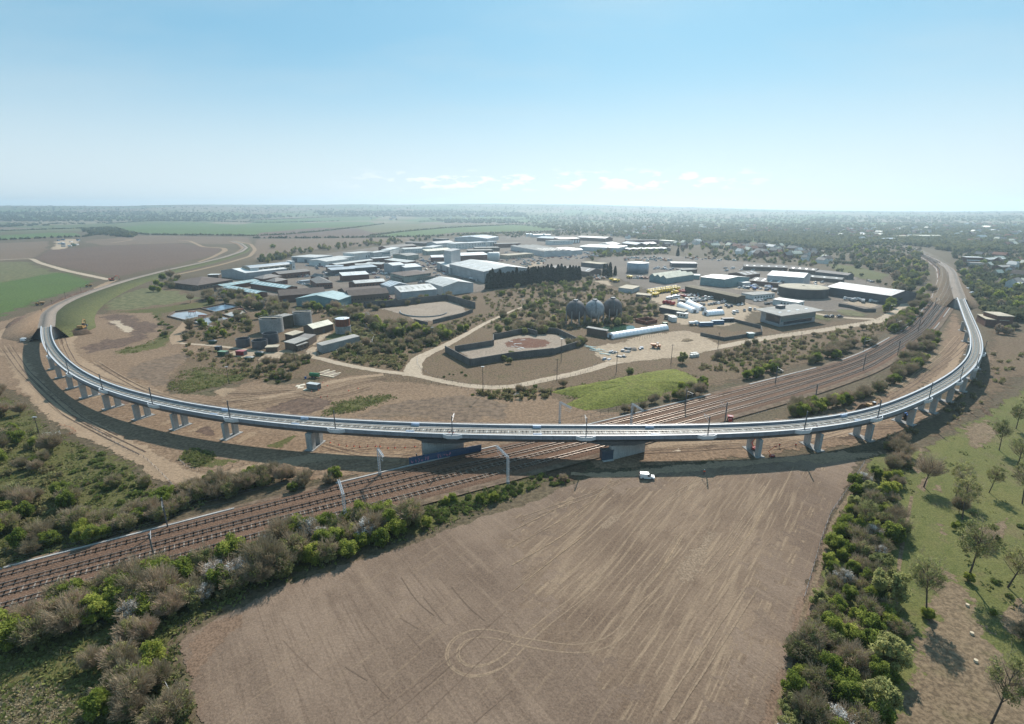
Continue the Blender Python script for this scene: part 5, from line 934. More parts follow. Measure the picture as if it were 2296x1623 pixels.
# brick works of the old treatment site
bld('brick_store', 'brick store with cream gabled roof between the silos and the red tank', 'a2', [(430, 1172), (512, 1200), (690, 1155)], 4.6, 'gable', 'x', 1.8, 'brown', 'cream', doors=[('f', .5, 2, 2.4)])
bld('brick_store', 'flat roofed brick pump house with walled yard', 'b2', [(272, 148), (345, 172), (470, 128)], 4.4, 'flat', wall='brown', rf='felt')
bld('brick_store', 'small low brick annex in front of the pump house', 'b2', [(335, 178), (372, 190), (462, 160)], 3.2, 'flat', wall='brown', rf='felt', wins=[W_(2, 2)])
bld('brick_store', 'flat roofed brick hut behind the pump house', 'a2', [(265, 1245), (330, 1262), (425, 1232)], 3.6, 'flat', wall='brown', rf='tan')
bld('brick_store', 'roofless brick enclosure right of the pump house', 'b2', [(415, 92), (470, 128), (540, 90)], 4.2, 'flat', wall='brown', rf='slate', over=.02)
bld('brick_store', 'rusty roofed low hut near the skips', 'b2', [(85, 205), (190, 200)], 2.8, 'flat', wall='brown', rf='tan', depth=5)
bld('settling_tank', 'long raised dark concrete settling tank with pipework', 'b2', [(553, 165), (592, 190), (930, 105)], 4.4, 'flat', wall='conc', rf='felt', over=.02)
bld('sandy_house', 'sandy flat roofed building among trees, right picture edge', 'G', [(1720, 1445), (2060, 1470)], 5, 'flat', wall='brick', rf='tan', depth=20)
bld('sandy_house', 'upper sandy roofed building among trees, right picture edge', 'G', [(1900, 1395), (2150, 1405)], 8, 'flat', wall='brick', rf='tan', depth=16)
bld('white_topped_office', 'office with bright white roof right of the railway bend', 'G', [(1425, 495), (1675, 500)], 10, 'flat', wall='brick', rf='white', depth=14, wins=[W_(6, 9, w=2, mt=M_frame), W_(3, 9, w=2)])
bld('white_topped_office', 'low white walled wing below the bright roofed office', 'G', [(1490, 580), (1690, 585)], 6, 'flat', wall='lgrey', rf='slate', depth=12, wins=[W_(3, 7, w=2)])
bld('right_edge_shed', 'blue roofed shed cut by the right picture edge', 'G', [(2140, 905), (2330, 925)], 5, 'gable', 'x', 1.6, 'dark', 'blue', depth=16)
bld('right_edge_shed', 'long pale shed near the right picture edge', 'G', [(1760, 530), (2010, 518)], 6, 'gable', 'x', 2, 'tan', 'pale', depth=14)
bld('right_edge_shed', 'pale low terrace near the right picture edge', 'G', [(1960, 645), (2130, 640)], 5, 'gable', 'x', 2, 'brick', 'felt', depth=12)
bld('trackside_building', 'long pale roofed building beyond the railway bend', 'G', [(325, 172), (620, 168)], 7, 'gable', 'x', 2.2, 'brick', 'tan', depth=18)
bld('trackside_building', 'long cream works behind the bend, joined to the pale roofed one', 'G', [(620, 165), (1030, 168)], 8, 'gable', 'x', 2.2, 'tan', 'cream', depth=24)
bld('trackside_building', 'grey roofed hall near the distant railway', 'G', [(145, 215), (345, 210)], 8, 'gable', 'x', 2, 'dark', 'blue', depth=16)

# ------------------------------------------------------------------ tanks, spheres, tunnels, compounds, ponds
M_rusty = plain('rust_red_steel', (.20, .065, .035), .75, .1, .3, .35, fine=.35); M_ribbed = sheetmetal('ribbed_tank_steel', (.26, .31, .36), .55, 1.4)
def ppm(x, y): return FOC / (G(x, y) - Vector((0, 0, CAM_H))).dot(Vector((0, math.cos(PITCH), -math.sin(PITCH))))
p = gz('F', 1350, 1130); T = thing('gasholder', 'broad round gasholder with weathered dome roof and dark sides', 'gasholder', p + Vector((0, 19, 0)))
mb = MB(); mb.cyl(0, 0, 0, 8.6, 21.5, n=64, caps=False); mb.obj('tank_wall', plain('dark_tank_side', (.06, .058, .055), .7, .1, .3, .2, fine=.4), T, True)
mb = MB(); [mb.cyl(0, 0, 8.6 + 1.0 * math.sin(i / 6 * 1.5), 8.6 + 1.0 * math.sin((i + 1) / 6 * 1.5), 21.5 * math.cos(i / 6 * 1.5), 21.5 * math.cos((i + 1) / 6 * 1.5), n=64, caps=False) for i in range(6)]; mb.obj('dome_roof', plain('rusty_dome', (.33, .29, .21), .8, 0, .3, .12, fine=.35), T, True)
mb = MB(); [mb.tube((21.6 * math.cos(a), 21.6 * math.sin(a), 9.2), (21.6 * math.cos(a + .131), 21.6 * math.sin(a + .131), 9.2), .09, n=4) for a in np.arange(0, 6.28, .131)]; mb.obj('rim_rail', M_galv, T)
p = gz('E', 765, 725); T = thing('round_tank', 'tall ribbed blue grey round tank in the scrapyard', 'tank', p)
mb = MB(); mb.cyl(0, 0, 0, 13, 14, n=48); mb.obj('tank_wall', M_ribbed, T, True); mb = MB(); mb.cyl(0, 0, 13.02, 14, 14.1, 3, n=48); mb.obj('tank_roof', RM['grey'], T)
for i, (x, y, r, lab, col) in enumerate(((565, 1035, 85, 'dark streaked spherical gas tank, left of three', (.27, .25, .255)), (735, 1030, 83, 'pale bluish spherical gas tank with white flank, middle of three', (.50, .515, .53)), (895, 1010, 81, 'brownish spherical gas tank, right of three', (.27, .235, .225)))):
    px, py = zp('a3', x, y); rr = 7.0; base = G(px, py + 21 * 1.4); T = thing('gas_sphere', lab, 'gas sphere', (base.x, base.y, 0), 0, 'spherical gas tanks'); zc = 10.2
    bm = bmesh.new(); bmesh.ops.create_uvsphere(bm, u_segments=40, v_segments=24, radius=rr); bmesh.ops.translate(bm, verts=bm.verts, vec=(0, 0, zc)); me = bpy.data.meshes.new('shell'); bm.to_mesh(me); bm.free()
    me.polygons.foreach_set('use_smooth', [True] * len(me.polygons)); me.materials.append(plain('sphere_skin_%s' % ('dark', 'pale', 'brown')[i], tuple(c * (.36, .56, .36)[i] for c in col), .75, .0, .4, .22, fine=.4)); o = link(bpy.data.objects.new('shell', me)); o.parent = T
    for a in range(8):
        mb = MB(); c, s = math.cos(a * math.pi / 4 + .3), math.sin(a * math.pi / 4 + .3); mb.tube((c * rr * .99, s * rr * .99, 0), (c * rr * .99, s * rr * .99, zc), .32, n=8); mb.obj('leg', M_concd, T)
    mb = MB(); [mb.tube((0, -rr * math.sin(t) - .25, zc + (rr + .25) * math.cos(t)), (0, -rr * math.sin(t + .2) - .25, zc + (rr + .25) * math.cos(t + .2)), .3, n=4) for t in np.arange(.2, 1.7, .2)]; mb.obj('stair', M_darkst, T)
    mb = MB(); mb.cyl(0, 0, zc + rr - .15, zc + rr + .4, 1.9, n=12); [mb.cyl(1.8 * math.cos(a), 1.8 * math.sin(a), zc + rr + .3, zc + rr + 1.5, .08, n=4) for a in np.arange(0, 6, .7)]; mb.obj('top_platform', M_darkst, T)
M_poly = plain('polytunnel_film', (.78, .78, .80), .35, 0, .06, .3)
def tunnel(k, a, b, wd, hh, label, hoops=14):
    A = gz(k, *a); B = gz(k, *b); d = B - A; L_ = d.length; T = thing('polytunnel', label, 'polytunnel', A, math.atan2(d.y, d.x)); mb = MB(); M_ = 12; N_ = hoops * 2
    for i in range(N_ + 1):
        s = 1 if i % 2 == 0 else .955
        for j in range(M_ + 1): t = math.pi * j / M_; mb.v.append((L_ * i / N_, -wd / 2 * math.cos(t) * s, .2 + hh * math.sin(t) ** .8 * s))
    for i in range(N_):
        for j in range(M_): q = i * (M_ + 1) + j; mb.f.append((q, q + 1, q + M_ + 2, q + M_ + 1)); mb.m.append(0)
    mb.f += [tuple(range(M_ + 1)), tuple(range(N_ * (M_ + 1), (N_ + 1) * (M_ + 1)))[::-1]]; mb.m += [0, 0]; mb.obj('cover', M_poly, T)
    mb = MB(); mb.box(-.06, -.02, -1.2, 1.2, 0, 2.4); mb.obj('door', M_door, T)
    mb = MB(); mb.box(0, L_, -wd / 2 - .25, -wd / 2 - .02, 0, .9); mb.obj('base_board', WM['tan'], T)
    return T
tunnel('b3', (880, 120), (1372, 40), 7, 3.6, 'long white polytunnel by the green pond', 16)
tunnel('E', (1640, 1345), (1420, 1245), 7, 3.6, 'white polytunnel, nearer of the side by side pair', 7)
tunnel('E', (1760, 1310), (1545, 1215), 7, 3.6, 'white polytunnel, farther of the side by side pair', 7)
tunnel('E', (1800, 1385), (2040, 1365), 8, 3.8, 'short white polytunnel standing alone on legs', 6)
def concretewall(label, k, lst, h, th=.5, mt=None, name='compound_wall'):
    mb = MB(); P_ = gpts(k, lst)
    for a, b in zip(P_, P_[1:]):
        d = b - a; M_ = Matrix.Translation(a) @ Matrix.Rotation(math.atan2(d.y, d.x), 4, 'Z'); mb.box(-th / 2 + .003, d.length + th / 2 - .003 * len(mb.f), -th / 2, th / 2, 0, h, 0, M_)
    return tag(mb.obj(name, mt or M_concd), label, 'wall')
M_wd = plain('sooty_concrete', (.115, .108, .10), .9, 0, .3, .25, fine=.4)
concretewall('dark concrete bund wall, front left of the lower compound', 'P', [(999, 790), (1055, 821), (1148, 805), (1240, 795)], 4, mt=M_wd)
concretewall('dark concrete bund wall, back of the lower compound', 'b2', [(1790, 240), (2130, 185), (2130, 130), (2420, 70), (2520, 100)], 3.6, mt=M_wd)
concretewall('low dark wall along the right of the lower compound under bushes', 'P', [(1240, 795), (1305, 775), (1250, 748), (1190, 742)], 3.6, mt=M_wd)
concretewall('tall dark wall behind the upper compound', 'C', [(790, 1265), (1130, 1255), (1290, 1240), (1700, 1190), (2060, 1150), (2490, 1280)], 5.5, mt=M_wd)
concretewall('dark wall in front of the upper compound', 'C', [(1850, 1510), (2100, 1450), (2300, 1400), (2450, 1340)], 3, mt=M_wd)
concretewall('low round kerb of the removed upper gasholder', 'C', [(1700 + 360 * math.cos(a), 1335 + 78 * math.sin(a)) for a in np.linspace(.2, 3.3, 24)], 1.0, .8, name='round_kerb')
concretewall('short low wall by the pale spoil at the upper compound', 'C', [(1560, 1480), (1760, 1530), (1760, 1500)], 2.2, mt=M_wd)
concretewall('dark retaining wall along the road behind the headquarters', 'F', [(1740, 1245), (1900, 1270), (2120, 1330), (2300, 1330)], 2.6, mt=M_wd)
for q, lab in (([(735, 1485), (900, 1455), (1060, 1495), (900, 1530), (735, 1485)], 'open rust coloured tank walls beside the green pond'),):
    concretewall(lab, 'E', q, 2.6, .4, M_rusty)
concretewall('dark walls of the small substation compound', 'b3', [(1690, 95), (1900, 140), (2240, 85), (2230, 30), (1990, -30)], 2.2, .3, M_wd)
bld('kiosk', 'teal kiosk in the substation compound', 'b3', [(2128, 80), (2175, 78)], 2.6, 'flat', wall='teal', rf='teal', depth=3)
def water(label, k, lst, col, name='pond', rough=.06):
    m = plain('water_' + name + str(len(MATS)), col, rough, 0, .25, .06, spec=.5); P_ = [G(*q) for q in pts(k, lst)]; z = level([q.x for q in P_], [q.y for q in P_]) + .05
    mb = MB(); mb.v = [(q.x, q.y, z) for q in P_]; mb.f = [tuple(range(len(P_)))]; mb.m = [0]; return tag(mb.obj(name, m), kind='structure')
water('', 'a3', [(800, 1190), (950, 1150), (1090, 1175), (1110, 1200), (930, 1235), (850, 1225)], (.03, .07, .045), 'green_pond')
for q, c in (([(-90, 1400), (0, 1345), (280, 1312), (505, 1370), (80, 1462)], (.30, .30, .31)), ([(420, 1290), (760, 1218), (1000, 1258), (610, 1340)], (.12, .19, .27)), ([(740, 1370), (1000, 1290), (1085, 1345), (880, 1408)], (.42, .37, .30)), ([(275, 1482), (600, 1390), (860, 1438), (530, 1548)], (.22, .21, .215))): water('', 'B', q, c, 'settling_bed', .12)
concretewall('brown brick rim walls around the settling beds', 'B', [(-110, 1405), (0, 1335), (400, 1285), (760, 1208), (1015, 1255), (1100, 1350), (880, 1425), (520, 1560), (240, 1490), (-110, 1405)], 1.1, .6, WM['brown'], 'bed_wall')
concretewall('brick dividing wall between the settling beds', 'B', [(400, 1285), (620, 1345), (880, 1425)], 1.1, .8, WM['brown'], 'bed_wall')
concretewall('brick cross wall between the settling beds', 'B', [(240, 1490), (620, 1345), (1015, 1255)], 1.1, .8, WM['brown'], 'bed_wall')
for x, y, lab in ((270, 1390, 'rusty sluice frame on the left settling bed'), (420, 1450, 'dark sluice frame on the front settling bed'), (1000, 1350, 'dark sluice hut on the right settling bed')):
    p = gz('B', x, y); T = thing('sluice_gear', lab, 'sluice', p); mb = MB(); [mb.tube((a, b, 0), (a, b, 3), .12, n=5) for a in (-2, 2) for b in (-1, 1)]; mb.obj('sluice_legs', M_darkst, T); mb = MB(); mb.box(-2.3, 2.3, -1.2, 1.2, 3, 3.6); mb.obj('sluice_deck', M_rusty, T)
# concrete silos, steel tank, small round tanks
def opentank(k, x, y, r, h, label, mt, rim=True, name='round_tank', inner=None):
    T = thing(name, label, 'tank', gz(k, x, y)); T.location.y += r * .9; mb = MB(); n = 40
    for z, rr in ((0, r), (h, r), (h, r - .35), (h * .45, r - .35)): mb.v += [(rr * math.cos(2 * math.pi * i / n), rr * math.sin(2 * math.pi * i / n), z) for i in range(n)]
    mb.f = [(a * n + i, a * n + (i + 1) % n, (a + 1) * n + (i + 1) % n, (a + 1) * n + i) for a in range(3) for i in range(n)]; mb.m = [0] * len(mb.f); mb.obj('tank_wall', mt, T, False)
    mb = MB(); mb.cyl(0, 0, h * .4, h * .46, r - .3, n=40); mb.obj('tank_contents', inner or plain('dark_sludge', (.05, .045, .04), .4), T)
    if rim:
        mb = MB(); mb.box(-r, r, -.5, .5, h + .02, h + .3); mb.obj('walkway', plain('pale_timber', (.5, .42, .32), .8), T)
        mb = MB(); [mb.tube((r * math.cos(a), r * math.sin(a), h + 1), (r * math.cos(a + .26), r * math.sin(a + .26), h + 1), .05, n=4) for a in np.arange(0, 6.2, .26)]; [mb.cyl(r * math.cos(a), r * math.sin(a), h, h + 1, .05, n=4) for a in np.arange(0, 6.2, .52)]; mb.obj('guard_rail', M_darkst, T)
    return T
opentank('a2', 108, 1245, 7.4, 9.6, 'large round concrete silo with timber walkway, left of the pair', M_concd)
opentank('a2', 395, 1170, 6.4, 9, 'large round concrete silo, right of the pair', M_concd)
bld('link_block', 'dark ivy stained block linking the two concrete silos', 'a2', [(195, 1105), (330, 1075)], 8.5, 'flat', wall='ivy', rf='felt', depth=8)
opentank('b2', 110, 175, 4.6, 6.5, 'dark covered steel tank in front of the left silo', WM['dark'], False, inner=RM['felt'])
opentank('b2', 12, 220, 4.4, 5, 'dark open steel tank, right of the red container', WM['dark'], False)
opentank('b1', 2160, 205, 4.0, 5, 'dark open steel tank directly behind the red container', WM['dark'], False)
T = thing('gas_tank', 'rust red tank with white domed top on a grey concrete base', 'tank', gz('a2', 768, 1248) + Vector((0, 4, 0)))
mb = MB(); mb.cyl(0, 0, 0, 5, 5.1, n=40); mb.obj('tank_base', M_concd, T, False); mb = MB(); mb.cyl(0, 0, 5.02, 10, 4.7, n=40); mb.obj('tank_drum', M_rusty, T, False); mb = MB(); mb.cyl(0, 0, 10.02, 10.7, 4.7, 1.2, n=40); mb.obj('tank_top', plain('white_painted_top', (.72, .74, .76), .4), T)
mb = MB(); [mb.tube((5.3 * math.cos(a), 5.3 * math.sin(a), 11), (5.3 * math.cos(a + .26), 5.3 * math.sin(a + .26), 11), .06, n=4) for a in np.arange(0, 6.2, .26)]; [mb.cyl(5.3 * math.cos(a), 5.3 * math.sin(a), 4, 11, .07, n=4) for a in np.arange(0, 6.2, .52)]; mb.obj('guide_frame', M_darkst, T)

# ------------------------------------------------------------------ blue hoarding with graffiti
A = gz('b2', 1375, 1262); B = gz('b2', 2022, 1140); d = B - A; T = thing('site_hoarding', 'long blue site hoarding with pink graffiti at the foot of the skewed wall pier', 'hoarding', A, math.atan2(d.y, d.x))
mb = MB(); mb.box(0, d.length, -.08, .08, .0, 2.9); mb.obj('panel', plain('blue_hoarding', (.05, .085, .155), .55, 0, .2, .3, fine=.25), T)
mb = MB(); [mb.box(x, x + .1, .08, .2, 0, 3.1) for x in np.arange(0, d.length, 2.4)]; mb.obj('post', M_darkst, T)
mb = MB(); rg = random.Random(3)
for c in range(11):
    x0 = .6 + c * 1.05 + (c > 5) * 2.2; z0 = .6 + c * .04
    pp = [(x0 + rg.uniform(0, .85), z0 + rg.uniform(0, 1.4)) for _ in range(6)]
    for a, b in zip(pp, pp[1:]): mb.tube((a[0], -.1, a[1]), (b[0], -.1, b[1]), .07, n=4)
mb.obj('graffiti', plain('pink_paint', (.55, .22, .30), .6), T)
# ------------------------------------------------------------------ plants
ng = np.random.default_rng(5)
def cards(cen, size, asp=1.0, dirs=None, up=0.0):
    """one small quad per centre; asp stretches it along its own axis (twigs)"""
    n = len(cen); a = ng.normal(size=(n, 3)) if dirs is None else dirs + ng.normal(size=(n, 3)) * .35
    a[:, 2] += up; a /= np.linalg.norm(a, axis=1)[:, None]; b = np.cross(a, ng.normal(size=(n, 3))); b /= np.linalg.norm(b, axis=1)[:, None] + 1e-9
    s = size * ng.uniform(.6, 1.4, n)[:, None] / 2; a = a * s * asp; b = b * s
    V = np.stack([cen - a - b, cen + a - b * .6, cen + a + b, cen - a + b * .6], 1).reshape(-1, 3)
    return V, np.arange(n * 4).reshape(-1, 4)
def lumpy(n, R3, cz, clumps, tight=.32, flat=.0, seed=0):
    """points gathered into uneven clumps spread through an ellipsoid"""
    g = np.random.default_rng(seed); c = g.normal(size=(clumps, 3)); c /= np.linalg.norm(c, axis=1)[:, None]; c *= (g.uniform(.25, 1, clumps) ** .5)[:, None]
    c = c * .8 * np.array(R3); lo = -cz * .92 ; c[:, 2] = np.maximum(c[:, 2], lo * .8)
    rad = g.uniform(.6, 1.35, clumps) * tight * np.mean(R3); k = g.integers(0, clumps, n)
    d = g.normal(size=(n, 3)); d /= np.linalg.norm(d, axis=1)[:, None]; d *= (g.uniform(0, 1, n) ** .45)[:, None]
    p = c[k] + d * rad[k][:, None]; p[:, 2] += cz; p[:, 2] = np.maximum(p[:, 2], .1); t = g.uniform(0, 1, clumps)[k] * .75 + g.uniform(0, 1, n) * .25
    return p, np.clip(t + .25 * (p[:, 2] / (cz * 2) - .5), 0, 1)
def twigs(n, R3, cz, z0, seed, ln=1.6):
    g = np.random.default_rng(seed); d = g.normal(size=(n, 3)); d[:, 2] = np.abs(d[:, 2]) * .9 + .1; d /= np.linalg.norm(d, axis=1)[:, None]
    lump = 1 + .28 * np.sin(d[:, 0] * 5 + seed) * np.sin(d[:, 1] * 6 + 1.3 * seed); r = g.uniform(.25, 1, n) ** .6 * lump
    p = d * r[:, None] * np.array([R3[0], R3[1], R3[2] * 1.9]); p[:, 2] = p[:, 2] * .5 + z0 + r * (cz - z0) * .9
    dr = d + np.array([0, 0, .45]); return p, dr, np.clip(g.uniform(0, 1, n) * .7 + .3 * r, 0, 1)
def limbs(h, r, n, spread, seed, mb=None, fork=.3):
    g = random.Random(seed); mb = mb or MB(); top = Vector((g.uniform(-.3, .3), g.uniform(-.3, .3), h * .8)); k0 = Vector((g.uniform(-.12, .12), g.uniform(-.12, .12), h * fork))
    mb.tube((0, 0, -.2), k0, r, r * .75, 7); mb.tube(k0, top, r * .75, r * .2, 6)
    for i in range(n):
        t = g.uniform(.05, .85); s = k0.lerp(top, t); a = 2 * math.pi * (i / n) + g.uniform(-.4, .4); L_ = spread * (1 - .5 * t) * g.uniform(.7, 1.1)
        m = s + Vector((math.cos(a) * L_ * .5, math.sin(a) * L_ * .5, L_ * .55)); e = m + Vector((math.cos(a + g.uniform(-.5, .5)) * L_ * .5, math.sin(a) * L_ * .5, L_ * .6))
        mb.tube(s, m, r * .4, r * .24, 5, caps=False); mb.tube(m, e, r * .24, r * .06, 4, caps=False)
        for _ in range(2):
            q = m.lerp(e, g.uniform(0, .6)); mb.tube(q, q + Vector((g.uniform(-1, 1), g.uniform(-1, 1), g.uniform(.4, 1.3))) * L_ * .3, r * .14, r * .04, 3, caps=False)
    return mb
M_bark = plain('dark_bark', (.075, .058, .045), .95, 0, .3, 1.5, .5); M_barkg = plain('grey_bark', (.12, .10, .082), .95, 0, .3, 1.5, .4)
LM = dict(green=leafy('fresh_leaves', (0.126, 0.162, 0.036), (0.216, 0.258, 0.054), (0.324, 0.354, 0.084)), dark=leafy('bramble_leaves', (0.0857, 0.11, 0.0315), (0.159, 0.203, 0.0525), (0.261, 0.306, 0.0788), .25),
          willow=leafy('willow_leaves', (.20, .205, .085), (.30, .31, .125), (.39, .40, .165)), bare=leafy('bare_twigs', (0.196, 0.147, 0.0966), (0.312, 0.239, 0.16), (0.421, 0.34, 0.229), .2), blossom=leafy('pale_blossom', (.19, .16, .125), (.48, .45, .41), (.68, .66, .62), .3),
          conifer=leafy('conifer_needles', (.02, .028, .02), (.034, .048, .03), (.055, .075, .045), .15), olive=leafy('olive_buds', (0.144, 0.144, 0.0539), (0.251, 0.241, 0.0867), (0.385, 0.356, 0.116)), mixed=leafy('mixed_thicket', (0.159, 0.159, 0.0732), (0.262, 0.256, 0.0976), (0.342, 0.342, 0.134), .3))
PROTO = {}
def proto(kind, crown, trunk, bark):
    PROTO.setdefault(kind, []).append((crown, trunk.mesh('trunk_' + kind, bark)))
def cat_cards(sets, mats, name):
    V = []; Fc = []; T_ = []; mi = []; o = 0
    for (v, f), t, m in sets:
        V.append(v); Fc.append(f + o); T_.append(np.repeat(t, 4)); mi.append(np.full(len(f), m)); o += len(v)
    return np_mesh(name, np.vstack(V), np.vstack(Fc), mats, np.concatenate(T_), np.concatenate(mi))
for sd_ in range(4):
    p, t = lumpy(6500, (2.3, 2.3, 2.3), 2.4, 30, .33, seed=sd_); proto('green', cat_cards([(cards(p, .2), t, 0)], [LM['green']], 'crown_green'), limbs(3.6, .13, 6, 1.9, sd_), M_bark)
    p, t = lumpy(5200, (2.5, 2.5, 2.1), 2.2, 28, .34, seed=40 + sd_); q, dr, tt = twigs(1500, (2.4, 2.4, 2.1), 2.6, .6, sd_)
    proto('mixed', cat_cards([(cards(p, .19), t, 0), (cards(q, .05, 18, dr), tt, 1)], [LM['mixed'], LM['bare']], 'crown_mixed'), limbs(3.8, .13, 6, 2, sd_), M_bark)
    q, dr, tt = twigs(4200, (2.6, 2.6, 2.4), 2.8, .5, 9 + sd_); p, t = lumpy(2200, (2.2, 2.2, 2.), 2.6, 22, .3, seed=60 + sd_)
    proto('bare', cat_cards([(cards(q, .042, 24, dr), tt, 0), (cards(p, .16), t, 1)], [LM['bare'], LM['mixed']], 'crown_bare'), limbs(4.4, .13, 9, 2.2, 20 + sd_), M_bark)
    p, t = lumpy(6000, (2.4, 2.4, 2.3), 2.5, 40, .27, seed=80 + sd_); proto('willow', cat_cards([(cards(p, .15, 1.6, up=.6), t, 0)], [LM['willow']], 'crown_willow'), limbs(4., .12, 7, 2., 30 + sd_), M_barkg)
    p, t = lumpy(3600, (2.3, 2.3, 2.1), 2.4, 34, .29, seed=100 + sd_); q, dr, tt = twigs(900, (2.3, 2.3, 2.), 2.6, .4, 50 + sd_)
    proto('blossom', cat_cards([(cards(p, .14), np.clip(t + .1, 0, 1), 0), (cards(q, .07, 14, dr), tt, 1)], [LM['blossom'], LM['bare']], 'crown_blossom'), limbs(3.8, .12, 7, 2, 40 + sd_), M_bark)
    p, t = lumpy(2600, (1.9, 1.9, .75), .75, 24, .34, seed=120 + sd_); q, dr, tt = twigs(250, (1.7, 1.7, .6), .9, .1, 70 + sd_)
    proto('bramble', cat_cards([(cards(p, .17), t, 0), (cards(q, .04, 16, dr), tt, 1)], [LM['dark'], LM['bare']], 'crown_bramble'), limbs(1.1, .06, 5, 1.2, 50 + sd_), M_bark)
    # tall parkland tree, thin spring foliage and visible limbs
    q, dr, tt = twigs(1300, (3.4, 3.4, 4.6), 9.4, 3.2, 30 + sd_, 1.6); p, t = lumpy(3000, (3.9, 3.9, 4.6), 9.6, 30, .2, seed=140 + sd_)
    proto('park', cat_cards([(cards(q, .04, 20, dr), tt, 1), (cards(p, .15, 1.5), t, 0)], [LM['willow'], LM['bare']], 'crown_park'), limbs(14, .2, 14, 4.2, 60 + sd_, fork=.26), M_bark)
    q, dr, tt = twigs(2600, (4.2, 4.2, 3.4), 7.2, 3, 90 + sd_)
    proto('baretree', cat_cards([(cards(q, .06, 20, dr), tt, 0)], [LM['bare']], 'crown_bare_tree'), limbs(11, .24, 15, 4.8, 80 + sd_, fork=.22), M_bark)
    n = 1900; g = np.random.default_rng(200 + sd_); z = g.uniform(0, 1, n) ** .8; a = g.uniform(0, 6.283, n); r = (1 - z) ** .55 * 2.9 * g.uniform(.35, 1, n) ** .5 * (1 + .2 * np.sin(a * 5 + z * 30))
    proto('conifer', cat_cards([(cards(np.c_[r * np.cos(a), r * np.sin(a), z * 16 + .3], .8, 1.6, up=-.4), g.uniform(0, 1, n), 0)], [LM['conifer']], 'crown_conifer'), limbs(14, .3, 3, 1., 90 + sd_), M_bark)
    # a tree seen from far off: crown and trunk in one mesh
for sd_ in range(5):
    for kind in ('green', 'olive', 'bare', 'mixed'):
        p, t = lumpy(900, (4.6, 4.6, 4.2), 4.7, 26, .34, seed=300 + sd_); v, f = cards(p, .8); tk = np.array([[x, y, z] for z in (0, 4) for x, y in ((-.2, -.2), (.2, -.2), (.2, .2), (-.2, .2))]); n0 = len(v)
        tf = np.array([(0, 1, 5, 4), (1, 2, 6, 5), (2, 3, 7, 6), (3, 0, 4, 7)]) + n0
        PROTO.setdefault('far_' + kind, []).append((np_mesh('far_tree_' + kind, np.vstack([v, tk]), np.vstack([f, tf]), [LM[kind], M_bark], np.r_[np.repeat(t, 4), np.zeros(8)], np.r_[np.zeros(len(f)), np.ones(4)]), None))
NAMES = dict(green=('leafy_shrub', 'shrub'), mixed=('thicket_shrub', 'shrub'), bare=('bare_shrub', 'shrub'), willow=('willow_bush', 'shrub'), blossom=('blossom_shrub', 'shrub'), bramble=('bramble_clump', 'bramble'), park=('park_tree', 'tree'), baretree=('bare_tree', 'tree'), conifer=('conifer', 'tree'),
             far_green=('leafy_tree', 'tree'), far_olive=('budding_tree', 'tree'), far_bare=('bare_tree', 'tree'), far_mixed=('mixed_tree', 'tree'))
LOOK = dict(green='leafy green shrub', mixed='half bare olive brown shrub', bare='bare brown shrub', willow='pale green willow bush', blossom='white flowering shrub', bramble='low dark bramble clump', park='slender pale leaved tree', baretree='tall bare branched tree', conifer='tall dark conifer', far_green='green leafy tree', far_olive='yellowish budding tree', far_bare='bare grey brown tree', far_mixed='olive brown tree')
def plant(kind, p, s, label, group, sz=None, seed=None):
    g = rnd; cr, tr = PROTO[kind][g.randrange(len(PROTO[kind]))] if seed is None else PROTO[kind][seed % len(PROTO[kind])]
    nm, ct = NAMES[kind]; nm = 'hedge_shrub' if kind == 'mixed' and 'hedge' in label else 'scrub_shrub' if kind == 'mixed' and ('viaduct' in label or 'main line' in label or 'compound' in label) else nm; sx = s * g.uniform(.9, 1.12); scl = (sx, s * g.uniform(.9, 1.12), s * (sz or g.uniform(.85, 1.15)))
    if tr is None:
        o = link(bpy.data.objects.new(nm, cr)); o.location = p; o.scale = scl; o.rotation_euler = (0, 0, g.uniform(0, 6.28)); return tag(o, label, ct, group)
    T = thing(nm, label, ct, p, g.uniform(0, 6.28), group); T.scale = scl
    if kind in ('park', 'baretree'): T.rotation_euler = (g.uniform(-.13, .13), g.uniform(-.13, .13), T.rotation_euler.z)
    for n_, me in (('trunk', tr), ('crown', cr)): o = link(bpy.data.objects.new(n_, me)); o.parent = T
    return T
RA = np.array(ROADS)
def blocked(p):
    if ((RA[:, 0] - p[0]) ** 2 + (RA[:, 1] - p[1]) ** 2 < RA[:, 2] ** 2).any(): return True
    return any(q[0] < p[0] < q[1] and q[2] < p[1] < q[3] and inpoly((p[0], p[1]), q[4]) for q in CLEAR)
COUNT = [0]
def scatter(k, poly, n, mix, size, where, group=None, gap=.55, tries=40):
    """mix = {kind: weight}; size = (low, high) scale"""
    P_ = pts(k, poly); xs = [q[0] for q in P_]; ys = [q[1] for q in P_]; placed = []; kinds = list(mix); wts = [mix[q] for q in kinds]
    for _ in range(n):
        for _t in range(tries):
            q = (rnd.uniform(min(xs), max(xs)), rnd.uniform(min(ys), max(ys)))
            if not inpoly(q, P_): continue
            p = GH(*q)
            if p is None: continue
            if blocked(p): continue
            s = rnd.uniform(*size)
            if all((p.x - a.x) ** 2 + (p.y - a.y) ** 2 > (gap * 2.3 * (s + b)) ** 2 * .6 for a, b in placed): break
        else: continue
        kd = rnd.choices(kinds, wts)[0]; placed.append((p, s)); p = Vector((p.x, p.y, hill(p.x, p.y)))
        plant(kd, p, s, f'{LOOK[kd]} {where}', (group or where) + ' ' + NAMES[kd][1] + 's'); COUNT[0] += 1
